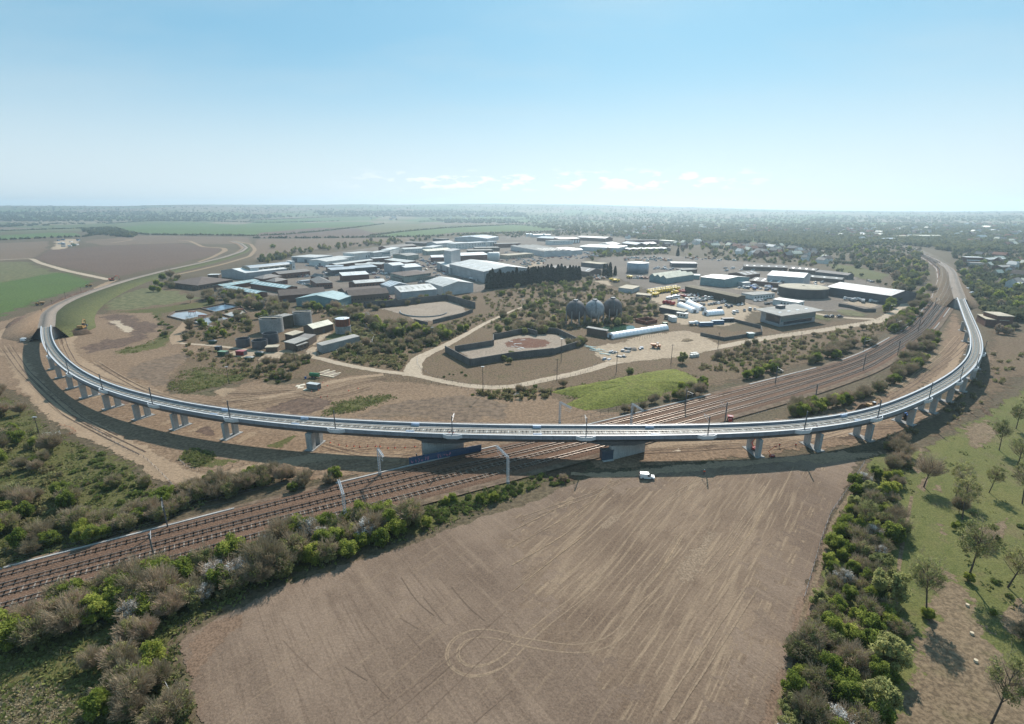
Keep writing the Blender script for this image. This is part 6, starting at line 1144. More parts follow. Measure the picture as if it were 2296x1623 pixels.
# left hand thickets and linesides
scatter('P', [(-90, 890), (0, 880), (50, 905), (105, 985), (150, 1080), (195, 1150), (165, 1225), (60, 1265), (-90, 1300)], 42, dict(bare=3.0, mixed=4, green=3.4), (.75, 1.3), 'in the thicket at the left picture edge')
scatter('P', [(150, 1190), (330, 1140), (395, 1110), (480, 1080), (600, 1040), (622, 1080), (560, 1098), (420, 1150), (300, 1190), (165, 1235)], 46, dict(mixed=4, green=4, bare=3), (.7, 1.2), 'on the far side of the main line, left foreground')
scatter('P', [(620, 1075), (700, 1060), (800, 1055), (790, 1080), (700, 1100), (630, 1110)], 9, dict(bare=4, green=2), (.6, 1.0), 'beside the tracks near the dirt heap, left of centre')
scatter('P', [(-80, 900), (0, 870), (90, 920), (60, 940), (-80, 950)], 14, dict(bare=6, mixed=1), (.8, 1.2), 'on the brushy heap at the left edge')
scatter('P', [(180, 1000), (300, 1050), (360, 1090), (300, 1135), (215, 1140), (160, 1060)], 40, dict(bramble=5, mixed=.6), (.5, .9), 'in the grassy clearing at left')
# hedge between the line and the field
scatter('P', [(-80, 1440), (0, 1425), (140, 1352), (330, 1300), (520, 1252), (700, 1200), (850, 1158), (930, 1150), (925, 1190), (800, 1245), (600, 1305), (450, 1358), (350, 1400), (240, 1395), (100, 1445), (-80, 1490)], 88, dict(mixed=5, green=4.5, bare=3, blossom=.8), (.95, 1.5), 'in the hedge between the main line and the field')
scatter('P', [(700, 1200), (850, 1155), (940, 1148), (930, 1195), (800, 1240), (720, 1265)], 12, dict(green=4, mixed=2, blossom=2), (.9, 1.3), 'at the right end of the hedge beside the field')
scatter('P', [(210, 1480), (320, 1420), (370, 1500), (400, 1560), (410, 1640), (210, 1650)], 17, dict(mixed=4, bare=5, green=1), (.75, 1.2), 'in the scrub at the bottom left corner')
scatter('P', [(930, 1150), (1100, 1092), (1215, 1066), (1225, 1088), (1075, 1140), (940, 1188)], 60, dict(bramble=6, green=.7), (.45, .85), 'on the bank below the main line')
scatter('P', [(1225, 1075), (1290, 1062), (1320, 1062), (1240, 1092)], 12, dict(bramble=3, bare=2), (.35, .6), 'at the corner where the field meets the viaduct shadow')
# right hand hedge and parkland
scatter('P', [(1940, 1040), (2005, 1030), (2040, 1075), (2035, 1190), (2000, 1290), (2020, 1400), (1990, 1540), (1960, 1680), (1755, 1680), (1785, 1500), (1832, 1340), (1872, 1210), (1905, 1110)], 118, dict(green=6.5, mixed=5, bare=1, blossom=.9, willow=1.6), (.65, 1.1), 'in the wide hedge along the right of the field')
scatter('P', [(1985, 1000), (2030, 985), (2050, 1040), (2020, 1060)], 10, dict(bare=4, mixed=2), (.6, .9), 'at the top of the wide right hand hedge')
parks = [(2071, 1093, 'baretree', .85, 'by the pale clearing above the path'), (2143, 1113, 'park', .8, 'right of the path near the top'), (2157, 1165, 'park', 1., 'with dark bush at its foot'), (2169, 1300, 'park', 1.05, 'leaning over the path'), (2077, 1382, 'park', .95, 'with a green bush round its trunk, below the hedge'), (2222, 1625, 'park', .95, 'at the bottom right corner'), (2259, 1318, 'park', .85, 'near the right edge, middle'), (2278, 962, 'park', .8, 'near the right edge, below the viaduct bend'), (2292, 1130, 'park', 1., 'cut by the right edge'), (2279, 1053, 'park', .9, 'near the right edge above the fallen shadows'), (2217, 1105, 'park', .7, 'alone on the green slope'), (1989, 1352, 'willow', 1.7, 'spreading over the lower hedge'), (2330, 1240, 'park', 1.2, 'just outside the right edge'), (2360, 1420, 'park', 1.3, 'outside the right edge, low'), (2350, 1010, 'park', 1.1, 'outside the right edge, high'), (2240, 1010, 'park', .75, 'on the slope under the bend'), (1990, 1500, 'willow', 1.5, 'at the foot of the hedge, lower right'), (1965, 1600, 'willow', 1.5, 'at the bottom end of the hedge'), (1925, 1190, 'park', .7, 'rising inside the right hand hedge'), (2010, 1175, 'baretree', .6, 'on the edge of the right hand hedge')]
for x, y, kd, s, lab in parks: plant(kd, G(x, y), s * (1.08 if kd == 'park' else 1), f'{LOOK[kd]} {lab}', 'parkland trees')
for x, y, s in ((2077, 1385, .6), (2171, 1305, .5), (2150, 1150, .9), (2145, 1190, .6), (2300, 1440, .9), (2225, 1380, .3)): plant('green' if s != .9 else 'bare', G(x, y), s, ('dense green bush hugging a park tree trunk', 'dark bare bush below the park trees')[s == .9], 'bushes under park trees')
scatter('P', [(2060, 1130), (2110, 1060), (2296, 1000), (2380, 1000), (2380, 1500), (2250, 1380), (2150, 1230), (2140, 1120)], 14, dict(bramble=6), (.3, .6), 'in the parkland grass')
# between main line and viaduct, right
scatter('P', [(1760, 928), (1850, 908), (1960, 880), (2005, 845), (2030, 800), (2080, 752), (2108, 742), (2100, 772), (2055, 830), (2010, 862), (1930, 898), (1800, 938)], 76, dict(mixed=4, green=3.5, bare=4), (.75, 1.3), 'between the main line and the right arm of the viaduct')
scatter('P', [(1660, 848), (1740, 818), (1760, 836), (1670, 852)], 9, dict(green=5, mixed=1), (.8, 1.2), 'in the small row beside the tracks past the green mound')
scatter('P', [(1810, 805), (1880, 778), (1960, 760), (1970, 775), (1880, 806), (1815, 818)], 20, dict(bare=4, mixed=3, green=2), (.9, 1.3), 'in the tall lineside thicket right of centre')
scatter('P', [(1985, 735), (2040, 695), (2070, 645), (2092, 655), (2068, 705), (2000, 755)], 36, dict(green=4, mixed=4, bare=2), (1., 1.5), 'on the inside of the main line bend')
scatter('P', [(1490, 893), (1560, 858), (1600, 866), (1560, 893), (1500, 903)], 12, dict(green=6, bare=2, mixed=2), (.7, 1.1), 'at the right end of the green mound')
scatter('P', [(1395, 925), (1480, 895), (1500, 905), (1420, 928)], 7, dict(bare=5), (.5, .75), 'along the wire fence below the green mound')
for x, y, kd, s, lab in ((1530, 815, 'willow', 1.25, 'by the pale road beside stacked crates'), (1412, 843, 'willow', 1.1, 'left end of the verge above the green mound'), (1262, 868, 'bare', .9, 'at the left tip of the green mound'), (1610, 805, 'bare', .9, 'in the brown rough past the yard'), (1640, 800, 'bare', .75, 'right of its twin past the yard'), (1700, 790, 'bramble', 1., 'on the brown bank'), (1200, 868, 'bramble', .7, 'beside the bend of the pale road')): plant(kd, G(x, y), s, f'{LOOK[kd]} {lab}', 'single bushes')
# central scrub
scatter('P', [(655, 690), (760, 692), (850, 722), (920, 738), (1010, 748), (1000, 772), (930, 768), (850, 748), (790, 715)], 64, dict(green=4, mixed=5, willow=2, bare=2, blossom=.9), (1.0, 1.6), 'in the wood around the upper compound')
scatter('P', [(1060, 735), (1130, 702), (1200, 672), (1260, 692), (1290, 722), (1250, 742), (1150, 742)], 50, dict(willow=4, mixed=4, green=1, bare=2), (.7, 1.25), 'above the lower compound')
scatter('P', [(1080, 660), (1300, 628), (1370, 650), (1405, 690), (1440, 722), (1390, 735), (1300, 692), (1200, 672)], 80, dict(willow=4, mixed=4, bare=3, green=2, bramble=3), (.7, 1.3), 'in the scrub around the gas spheres')
scatter('P', [(1130, 640), (1340, 625), (1330, 650), (1140, 668)], 24, dict(willow=2, green=3, mixed=3), (.9, 1.4), 'in front of the conifer screen')
scatter('P', [(780, 692), (960, 668), (1060, 662), (1070, 672), (960, 680), (800, 702)], 34, dict(green=4, mixed=4, willow=1), (.8, 1.2), 'behind the upper compound wall')
scatter('P', [(730, 795), (820, 775), (960, 765), (1000, 770), (940, 790), (820, 800)], 46, dict(bramble=5, mixed=2, bare=1), (.7, 1.1), 'in the brambles below the settling tank')
scatter('P', [(590, 815), (650, 798), (710, 800), (690, 815), (640, 840), (610, 845)], 22, dict(mixed=4, bare=1, bramble=3), (.7, 1.05), 'in front of the old treatment works')
scatter('P', [(1240, 748), (1310, 770), (1290, 782), (1230, 760)], 9, dict(willow=3, mixed=2), (.8, 1.1), 'along the right wall of the lower compound')
scatter('P', [(1110, 815), (1150, 800), (1160, 810), (1120, 822)], 3, dict(willow=2), (.7, .9), 'growing through the front wall of the lower compound')
scatter('P', [(400, 745), (440, 730), (520, 690), (575, 715), (560, 745), (470, 765), (420, 765)], 30, dict(mixed=4, green=2, bare=2, blossom=.4, bramble=3), (.8, 1.2), 'around the settling beds')
scatter('P', [(345, 705), (390, 730), (395, 765), (370, 770), (350, 740)], 16, dict(bramble=5, mixed=1), (.6, .9), 'on the grassy rim left of the settling beds')
scatter('P', [(440, 668), (500, 652), (560, 668), (640, 695), (655, 712), (560, 695), (480, 685)], 46, dict(mixed=5, green=3, bare=2, blossom=1.6), (1.1, 1.7), 'in the belt hiding the teal roofed sheds')
scatter('P', [(325, 640), (400, 612), (412, 640), (345, 662)], 12, dict(green=3, bare=4, mixed=4), (1.2, 1.8), 'in the lone clump beside the railway bank')
plant('baretree', gz('B', 235, 1190), .85, 'lone bare tree in the grass by the settling beds', 'single trees')
for x, y, lab in ((430, 1225, 'beside the dirt track to the treatment works'),): plant('baretree', gz('a1', 1700, y), .8, f'bare branched tree {lab}', 'single trees')
for poly, n, mix, size, where in (
    ([(860, 722), (940, 738), (1060, 735), (1040, 760), (960, 770), (870, 745)], 26, dict(mixed=4, green=2, bramble=2), (.8, 1.2), 'between the two derelict compounds'),
    ([(790, 768), (880, 752), (990, 776), (930, 790), (800, 790)], 22, dict(bramble=4, mixed=3), (.8, 1.1), 'in the rough left of the road junction'),
    ([(1090, 742), (1240, 738), (1250, 748), (1110, 752)], 14, dict(willow=4, mixed=2), (.9, 1.3), 'along the back wall of the lower compound'),
    ([(1255, 715), (1400, 722), (1390, 738), (1270, 735)], 16, dict(willow=3, green=1, mixed=3), (.55, .85), 'at the feet of the gas spheres'),
    ([(1160, 690), (1280, 660), (1300, 690), (1180, 705)], 24, dict(mixed=3, bramble=3, willow=2), (.7, 1.1), 'in the scrub left of the gas spheres'),
    ([(1385, 690), (1440, 670), (1480, 690), (1470, 715), (1400, 722)], 22, dict(willow=3, mixed=3, olive_=0), (.8, 1.3), 'in the weedy bank right of the gas spheres'),
    ([(1640, 765), (1760, 740), (1960, 730), (1900, 770), (1780, 800), (1640, 830), (1560, 830)], 36, dict(bramble=4, bare=2, mixed=1), (.5, .9), 'on the brown bank below the estate road'),
    ([(1060, 880), (1220, 872), (1240, 888), (1180, 900), (1060, 892)], 10, dict(bramble=4, bare=1), (.5, .8), 'in the rough below the pale road'),
    ([(940, 850), (1060, 830), (1060, 845), (980, 856)], 6, dict(bramble=3), (.35, .5), 'in the loop of the pale road'),
    ([(575, 840), (640, 838), (665, 855), (640, 866), (600, 858)], 9, dict(bramble=3, mixed=2), (.6, .9), 'left of the grey site container'),
    ([(540, 720), (590, 705), (700, 700), (700, 712), (600, 720)], 18, dict(green=3, mixed=3, blossom=1), (.9, 1.3), 'behind the concrete silos'),
    ([(770, 745), (850, 750), (880, 770), (800, 780)], 14, dict(mixed=2, bramble=3, blossom=.6), (.6, 1.0), 'beside the palisade fence lawn'),
    ([(2010, 715), (2045, 700), (2060, 690), (2040, 735), (1995, 752)], 14, dict(green=3, mixed=3), (.9, 1.4), 'beside the main line where it bends')):
    mix.pop('olive_', None); scatter('P', poly, n, mix, size, where)
scatter('P', [(470, 650), (640, 590), (860, 560), (1000, 545), (1040, 590), (960, 640), (880, 665), (760, 665), (640, 650)], 46, dict(far_olive=3, far_green=3, far_mixed=3, far_bare=2), (.35, .6), 'between the estate buildings', gap=1.2)
scatter('P', [(1060, 545), (1300, 535), (1500, 545), (1480, 560), (1300, 565), (1100, 570)], 40, dict(far_olive=2, far_green=2, far_mixed=4, far_bare=3), (.5, .8), 'between the works halls', gap=1.0)
scatter('P', [(1500, 575), (1700, 560), (1850, 585), (1800, 610), (1700, 605), (1600, 600)], 40, dict(far_green=3, far_mixed=4, far_bare=3), (.5, .8), 'among the small yards', gap=.9)
# conifer screen
ca, cb = gz('D', 575, 985), gz('D', 1985, 840)
for r_ in range(2):
    for i in range(30):
        p = ca.lerp(cb, (i + .5 * r_ + rnd.uniform(-.2, .2)) / 29.5) + Vector((0, r_ * 7, 0)); plant('conifer', p, rnd.uniform(.9, 1.12), 'tall dark conifer in the dense screen before the great white warehouse', 'conifer screen')
for x, y in ((250, 780), (300, 770), (340, 790), (420, 770)): plant('conifer', gz('E', x, y), rnd.uniform(.8, 1.05), 'dark conifer in the clump beside the ribbed round tank', 'conifers by the round tank')
for x, y in ((1380, 760),): plant('conifer', gz('E', x - 0, 470), .9, 'single dark conifer in the town trees behind the estate', 'far conifers')
for i, (x, y) in enumerate(((1995, 690), (2005, 680), (1990, 700))): plant('green', G(x, y), 2.0, 'tall dark green tree in the clump beside the striped depot', 'trees at the depot end')
# tree belts and town
scatter('P', [(575, 585), (660, 562), (800, 545), (900, 535), (985, 530), (1000, 540), (900, 546), (700, 566), (600, 592)], 62, dict(far_olive=5, far_bare=3, far_mixed=3), (.8, 1.15), 'in the belt along the back of the estate', gap=.8)
scatter('P', [(600, 556), (618, 552), (620, 560), (605, 562)], 2, dict(far_green=1), (1., 1.2), 'alone in the fallow field behind the railway bank')
scatter('P', [(1000, 530), (1150, 522), (1300, 522), (1320, 530), (1100, 535)], 34, dict(far_mixed=4, far_olive=2, far_bare=3), (.8, 1.1), 'along the far edge of the estate', gap=.8)
scatter('P', [(1210, 570), (1330, 560), (1420, 565), (1500, 556), (1490, 572), (1330, 585), (1220, 592)], 34, dict(far_mixed=4, far_green=3, far_bare=2), (.6, .95), 'around the scrapyards', gap=.7)
scatter('P', [(1480, 552), (1560, 545), (1700, 548), (1860, 570), (1840, 588), (1700, 578), (1560, 572)], 60, dict(far_mixed=4, far_bare=4, far_green=3, far_olive=2), (.7, 1.05), 'between the yards and the town', gap=.7)
scatter('P', [(1860, 560), (1990, 545), (2060, 565), (2082, 600), (2070, 640), (2000, 665), (2005, 618), (1940, 598)], 90, dict(far_mixed=4, far_bare=5, far_green=3, far_olive=2), (.8, 1.2), 'in the wood behind the green meadow', gap=.7)
scatter('P', [(2130, 590), (2180, 560), (2296, 560), (2380, 560), (2380, 700), (2296, 720), (2215, 705), (2185, 660), (2155, 622)], 96, dict(far_mixed=4, far_green=4, far_olive=2, far_bare=3), (.65, 1.05), 'on the right of the railway bend', gap=.7)
scatter('P', [(2215, 740), (2296, 735), (2380, 740), (2380, 770), (2296, 752), (2220, 752)], 12, dict(far_bare=3, far_mixed=2), (.5, .75), 'around the sandy roofed buildings')
scatter('P', [(1830, 655), (1900, 660), (1905, 690), (1850, 688)], 3, dict(far_olive=2, far_green=2), (.6, .75), 'in front of the gasholder')
print('plants', COUNT)
# far woodland, hedgerows and undergrowth: masses nobody could count
def mass(name, label, mat, positions, tmpl, smin, smax, kind='stuff', cat=None, group=None, flat=1.0):
    v, f, t = tmpl; n = len(positions)
    if not n: return
    a = ng.uniform(0, 6.283, n); s = ng.uniform(smin, smax, n); c, sn = np.cos(a), np.sin(a); q = ng.permutation(n)
    V = np.empty((n, len(v), 3), np.float32)
    V[:, :, 0] = (v[None, :, 0] * c[:, None] - v[None, :, 1] * sn[:, None]) * s[:, None]; V[:, :, 1] = (v[None, :, 0] * sn[:, None] + v[None, :, 1] * c[:, None]) * s[:, None]; V[:, :, 2] = v[None, :, 2] * s[:, None] * flat
    V += np.asarray(positions, np.float32)[:, None, :]; Fq = (f[None] + (np.arange(n) * len(v))[:, None, None]).reshape(-1, 4)
    tt = np.clip(np.repeat(ng.uniform(0, 1, n), len(v)).reshape(n, -1) * .75 + t[None] * .25, 0, 1)
    o = link(bpy.data.objects.new(name, np_mesh(name, V.reshape(-1, 3), Fq, mat, tt.ravel()))); tag(o, label, cat, group, kind); return o
def tmpl(n, R3, cz, size, asp=1., seed=1, cl=7): p, t = lumpy(n, R3, cz, cl, .45, seed=seed); v, f = cards(p, size, asp); return v, f, np.repeat(t, 4)
TF = tmpl(34, (5, 5, 4.5), 5.2, 4.2, seed=3); TH = tmpl(26, (4, 4, 1.7), 1.8, 2.6, seed=4); TU = tmpl(14, (.7, .7, .35), .35, .35, 1.6, seed=6, cl=5)
def spots(polys, n, k='P'):
    out = []
    for poly, w in polys:
        P_ = pts(k, poly); xs = [q[0] for q in P_]; ys = [q[1] for q in P_]; m = int(n * w)
        while m > 0:
            m -= 1; q = (rnd.uniform(min(xs), max(xs)), rnd.uniform(min(ys), max(ys)))
            if inpoly(q, P_):
                p = GH(*q)
                if p is not None and p.length < 9000 and (p.y > 1500 or not blocked(p)): out.append(tuple(p))
    return out
M_farw = leafy('far_woodland', (.10, .11, .06), (.13, .138, .075), (.19, .19, .095), .35)
mass('woodland', None, M_farw, spots([([(1180, 482), (1500, 480), (1800, 484), (2296, 484), (2400, 484), (2400, 562), (2140, 566), (2060, 552), (1980, 548), (1860, 562), (1700, 545), (1500, 545), (1300, 520), (1180, 508)], 1.)], 9500), TF, .7, 1.25)
mass('woodland', None, M_farw, spots([([(0, 476), (330, 474), (520, 480), (720, 484), (640, 488), (440, 497), (240, 502), (0, 510), (-60, 510), (-60, 476)], .55), ([(700, 474), (1000, 472), (1180, 478), (1180, 487), (900, 485), (720, 484)], .3), ([(180, 515), (260, 512), (310, 528), (290, 533), (200, 525)], .06), ([(960, 492), (1140, 492), (1180, 502), (1000, 500)], .06), ([(-60, 461), (2400, 461), (2400, 482), (-60, 478)], .26)], 6500), TF, .7, 1.25)
mass('woodland', None, M_farw, spots([([(1300, 518), (1640, 540), (1860, 556), (2000, 552), (2075, 585), (2080, 612), (2050, 650), (2005, 660), (2008, 618), (1850, 588), (1640, 566), (1480, 548), (1320, 528)], .5), ([(2135, 566), (2400, 560), (2400, 735), (2225, 715), (2180, 668), (2152, 628)], .32), ([(575, 585), (660, 563), (800, 546), (900, 536), (1000, 530), (1000, 538), (900, 545), (700, 564), (590, 591)], .12), ([(1000, 526), (1300, 520), (1320, 528), (1100, 534)], .06)], 2600), TF, .42, .8)
mass('woodland', None, M_farw, spots([([(1320, 545), (1480, 550), (1500, 572), (1340, 577)], .2), ([(1330, 585), (1470, 575), (1480, 592), (1340, 602)], .12), ([(1500, 586), (1640, 560), (1860, 590), (1990, 640), (1985, 664), (1900, 628), (1700, 604), (1560, 600)], .4), ([(1840, 560), (1990, 545), (2060, 560), (2070, 590), (2010, 606), (1880, 590)], .2), ([(1210, 585), (1320, 575), (1330, 600), (1230, 600)], .08), ([(470, 650), (640, 590), (860, 560), (1000, 545), (1040, 590), (960, 640), (880, 665), (640, 655)], .1)], 1500), TF, .26, .5)
hedges = [[(-60, 541), (100, 534), (190, 531), (240, 522)], [(0, 518), (120, 514), (250, 510)], [(240, 503), (330, 499), (440, 498), (600, 500), (760, 496)], [(440, 527), (560, 529), (640, 526), (720, 519), (800, 510), (860, 502)], [(570, 534), (700, 534), (940, 531), (1148, 522), (1280, 518)], [(830, 529), (900, 520), (1000, 511), (1148, 504), (1230, 507)], [(560, 495), (720, 488), (860, 484), (1000, 487)], [(940, 497), (1060, 494), (1180, 492)], [(250, 519), (330, 526), (440, 528)], [(1640, 530), (1760, 536), (1880, 550)], [(1850, 590), (1950, 594), (2010, 612)]]
for i, hl in enumerate(hedges):
    Lw = [GH(*q) for q in hl]; Lw = [q for q in Lw if q]; a = resample(Lw, 5.5); ps = [(x + rnd.uniform(-2, 2), y + rnd.uniform(-2, 2), hill(x, y)) for x, y in a if rnd.random() < .86]
    lab = ['edging the brown field on the far left', 'across the far left pastures', 'above the broad green crop', 'below the broad green crop', 'behind the fallow strip', 'between olive and green fields', 'along the farthest green strip', 'by the distant farm', 'on the left flank of the green crop', 'below the far right pasture', 'along the top of the green meadow'][i]
    mass('hedgerow', f'dark distant hedgerow {lab}', M_farw, ps, TH, .7, 1.3, None, 'hedge', 'distant hedgerows')
M_tuft = leafy('grass_tuft', (.12, .135, .045), (.17, .185, .065), (.21, .18, .10), .3); M_straw = leafy('straw_tuft', (.26, .215, .13), (.36, .30, .19), (.46, .39, .26), .3); M_twig = leafy('brown_tuft', (.125, .095, .062), (.19, .15, .10), (.15, .155, .06), .3)
TU2 = tmpl(12, (1.3, 1.3, .2), .16, .3, 2.0, seed=8, cl=6)
mass('undergrowth', None, M_tuft, spots([([(-60, 875), (70, 905), (130, 965), (200, 995), (310, 1035), (350, 1085), (330, 1130), (560, 1075), (620, 1080), (520, 1110), (300, 1190), (0, 1285), (-60, 1300)], .3), ([(-60, 1680), (-60, 1440), (0, 1410), (140, 1345), (330, 1290), (520, 1240), (700, 1190), (940, 1135), (1130, 1075), (1225, 1060), (1235, 1085), (1060, 1155), (930, 1205), (760, 1258), (600, 1318), (470, 1382), (392, 1425), (432, 1640), (440, 1680)], .4), ([(1740, 1650), (1800, 1420), (1850, 1220), (1925, 1060), (1960, 1015), (2060, 1005), (2150, 955), (2240, 900), (2320, 850), (2400, 880), (2400, 1500), (2296, 1480), (2190, 1330), (2130, 1250), (2110, 1100), (2080, 1100), (2070, 1300), (2030, 1430), (1960, 1680)], .03), ([(718, 934), (745, 905), (800, 890), (880, 883), (892, 890), (850, 910), (790, 926)], .04), ([(375, 870), (410, 830), (450, 824), (575, 832), (540, 855), (410, 884)], .06), ([(405, 1030), (425, 1006), (480, 1016), (480, 1030), (440, 1050)], .04), ([(250, 790), (325, 770), (380, 740), (385, 750), (310, 792)], .03), ([(1240, 874), (1430, 836), (1512, 830), (1562, 845), (1500, 870), (1400, 895), (1310, 915)], .07)], 9000), TU2, .5, 1.4)
mass('tussock_grass', None, M_straw, spots([([(-60, 1550), (50, 1535), (130, 1535), (185, 1600), (190, 1660), (-60, 1680)], .7), ([(2045, 1040), (2078, 1000), (2062, 1060)], .08)], 3200), TU2, .28, .75)

TB = tmpl(130, (1.8, 1.8, 1.1), 1.1, .38, 1.3, seed=12, cl=10)
M_scrubm = leafy('scrub_mass', (.14, .12, .07), (.21, .19, .09), (.26, .27, .12), .5)
mass('scrub', None, M_scrubm, spots([([(1080, 660), (1300, 628), (1420, 660), (1440, 722), (1250, 745), (1060, 735), (1010, 770), (940, 745), (1100, 700)], .5), ([(660, 690), (850, 720), (1000, 750), (990, 778), (830, 795), (740, 795), (800, 760)], .28), ([(1560, 830), (1640, 775), (1960, 725), (2030, 715), (1900, 785), (1700, 835)], .22), ([(1060, 882), (1230, 874), (1240, 892), (1120, 900)], .03), ([(735, 800), (830, 790), (930, 800), (900, 830), (780, 815)], .07), ([(395, 770), (520, 790), (600, 820), (640, 845), (560, 850), (420, 800)], .05), ([(1990, 985), (2090, 945), (2170, 870), (2215, 790), (2296, 790), (2230, 890), (2120, 960)], .06), ([(1780, 925), (1960, 878), (2040, 800), (2100, 745), (2080, 800), (1990, 870)], .08), ([(400, 750), (560, 700), (570, 745), (470, 768)], .06), ([(-60, 890), (100, 980), (190, 1140), (0, 1280), (-60, 1290)], .05), ([(0, 1430), (330, 1300), (700, 1205), (930, 1155), (800, 1245), (450, 1360), (0, 1480)], .05), ([(1950, 1040), (2030, 1060), (2000, 1290), (1990, 1540), (1770, 1680), (1840, 1340), (1905, 1110)], .06)], 3600), TB, .4, 1.1)
# ------------------------------------------------------------------ earthworks: mound, heaps
def heap(name, label, k, poly, h, mat, cat='mound', flat=.55, rough=.25):
    P_ = gpts(k, poly); o = outline(P_, 2.0, .6, 3.1 + len(poly)); cen = sum(o, Vector()) / len(o); mb = MB(); n = len(o); rings = 9; ed = []
    for r in range(rings):
        t = r / (rings - 1); f = 1 - t
        for q in o:
            p = cen.lerp(q, f); zz = h * min(1, t / (1 - flat)) ** .8 + (rough * mnoise.noise(Vector((p.x / 3, p.y / 3, 1))) if 0 < r else 0) - .05 * (r == 0); mb.v.append((p.x, p.y, zz + .05)); ed.append(1.)
    for r in range(rings - 1):
        for i in range(n): mb.f.append((r * n + i, r * n + (i + 1) % n, (r + 1) * n + (i + 1) % n, (r + 1) * n + i)); mb.m.append(0)
    mb.at['edge'] = ('POINT', ed); ob = mb.obj(name, mat, smooth=True); return tag(ob, label, cat)
heap('grass_mound', 'long bright green grassed mound between the pale road and the railway', 'b3', [(330, 603), (560, 555), (800, 512), (1100, 452), (1370, 402), (1470, 393), (1560, 425), (1690, 490), (1690, 530), (1560, 560), (1400, 600), (1340, 645), (1150, 692), (900, 738), (650, 768), (470, 715), (640, 665), (520, 640)], 2.6, M_lime, rough=.6)
heap('soil_heap', 'dark turned soil heap beside the brown excavator, left site', 'a1', [(560, 1270), (620, 1225), (720, 1200), (800, 1215), (830, 1245), (700, 1265)], 3.0, M_mud, rough=.6)
heap('soil_heap', 'dark soil heap under the white topped digger behind the viaduct', 'b4', [(770, 770), (840, 720), (960, 715), (980, 740), (880, 765)], 2.0, M_mud, rough=.5)
heap('soil_heap', 'rough dirt heap at the end of the haul road beside the tracks', 'c2', [(180, 440), (230, 370), (330, 400), (400, 440), (330, 470), (240, 470)], 2.2, M_brush, rough=.6)
heap('soil_heap', 'dirt spoil along the far left haul road', 'a1', [(40, 1190), (120, 1130), (230, 1080), (250, 1110), (150, 1180), (70, 1205)], 1.8, M_plough, rough=.5)
heap('soil_heap', 'long dirt spoil ridge beside the left field edge', 'a1', [(380, 1000), (580, 905), (840, 835), (850, 850), (620, 930), (420, 1012)], 1.6, M_plough, rough=.5)
heap('gravel_heap', 'grey gravel heap in the pale yard', 'b3', [(1060, 230), (1090, 205), (1130, 230), (1110, 238)], 1.4, M_stone, rough=.2)
heap('gravel_heap', 'flat dark ash heap in the pale yard', 'b3', [(1510, 150), (1540, 125), (1600, 125), (1635, 140), (1580, 155)], .8, M_dry, rough=.2)
heap('gravel_heap', 'dark grey stone heap at the roadside junction', 'b3', [(0, 640), (40, 612), (90, 625), (60, 642)], .9, M_stone, rough=.2)
heap('gravel_heap', 'pale rubble heap below the dark stone one', 'b3', [(10, 680), (60, 650), (110, 660), (70, 682)], .8, M_scrape, rough=.4)

# ------------------------------------------------------------------ vehicles
def paint(name, col): return plain('paint_' + name, col, .28, .1, .05, .8, spec=.6)
CARC = dict(white=(.74, .74, .74), silver=(.42, .43, .44), black=(.03, .03, .033), blue=(.05, .09, .20), grey=(.15, .155, .16), red=(.30, .03, .025), green=(.06, .14, .12), navy=(.03, .045, .09))
M_tyre = plain('tyre_rubber', (.025, .025, .025), .9); M_rimm = plain('alloy_rim', (.4, .4, .41), .4, .6); M_lamp = plain('lamp_lens', (.75, .75, .72), .15)
def carshape(mb, L_=4.3, w=1.75, van=False, mi=(0, 1, 2)):
    h0, h1, h2 = .32, .92, 1.46
    if van: L_, w, h1, h2 = 5.2, 1.95, 1.15, 2.15
    x0 = -L_ / 2; hw = w / 2
    mb.taper([(x0 + .05, -hw, h0), (-x0 - .05, -hw, h0), (-x0 - .05, hw, h0), (x0 + .05, hw, h0)], [(x0, -hw, h1), (-x0 - .12, -hw, h1 - .14), (-x0 - .12, hw, h1 - .14), (x0, hw, h1)], mi[0])
    if van: a, b, c, d = x0 + .02, -x0 - 1.05, x0 + .06, -x0 - 1.75
    else: a, b, c, d = x0 + .35, -x0 - 1.05, x0 + .85, -x0 - 1.85
    mb.taper([(a, -hw + .05, h1 - .02), (b, -hw + .05, h1 - .1), (b, hw - .05, h1 - .1), (a, hw - .05, h1 - .02)], [(c, -hw + .2, h2 - .06), (d, -hw + .2, h2 - .06), (d, hw - .2, h2 - .06), (c, hw - .2, h2 - .06)], mi[1])
    mb.taper([(c - .03, -hw + .18, h2 - .059), (d + .05, -hw + .18, h2 - .059), (d + .05, hw - .18, h2 - .059), (c - .03, hw - .18, h2 - .059)], [(c + .1, -hw + .26, h2 + .02), (d - .1, -hw + .26, h2 + .02), (d - .1, hw - .26, h2 + .02), (c + .1, hw - .26, h2 + .02)], mi[0])
    if van: mb.box(a + .03, d - .3, -hw + .06, hw - .06, h1 - .05, h2 - .07, mi[0])
    for sx in (-1, 1):
        for sy in (-1, 1): mb.tube((sx * L_ * .31, sy * (hw - .2), .32), (sx * L_ * .31, sy * (hw + .02), .32), .32, n=8, mi=mi[2])
CARM = {}
for nm, c in CARC.items():
    for van in (False, True): mb = MB(); carshape(mb, van=van); CARM[nm, van] = mb.mesh('van' if van else 'car', [paint(nm, c), M_glass, M_tyre])
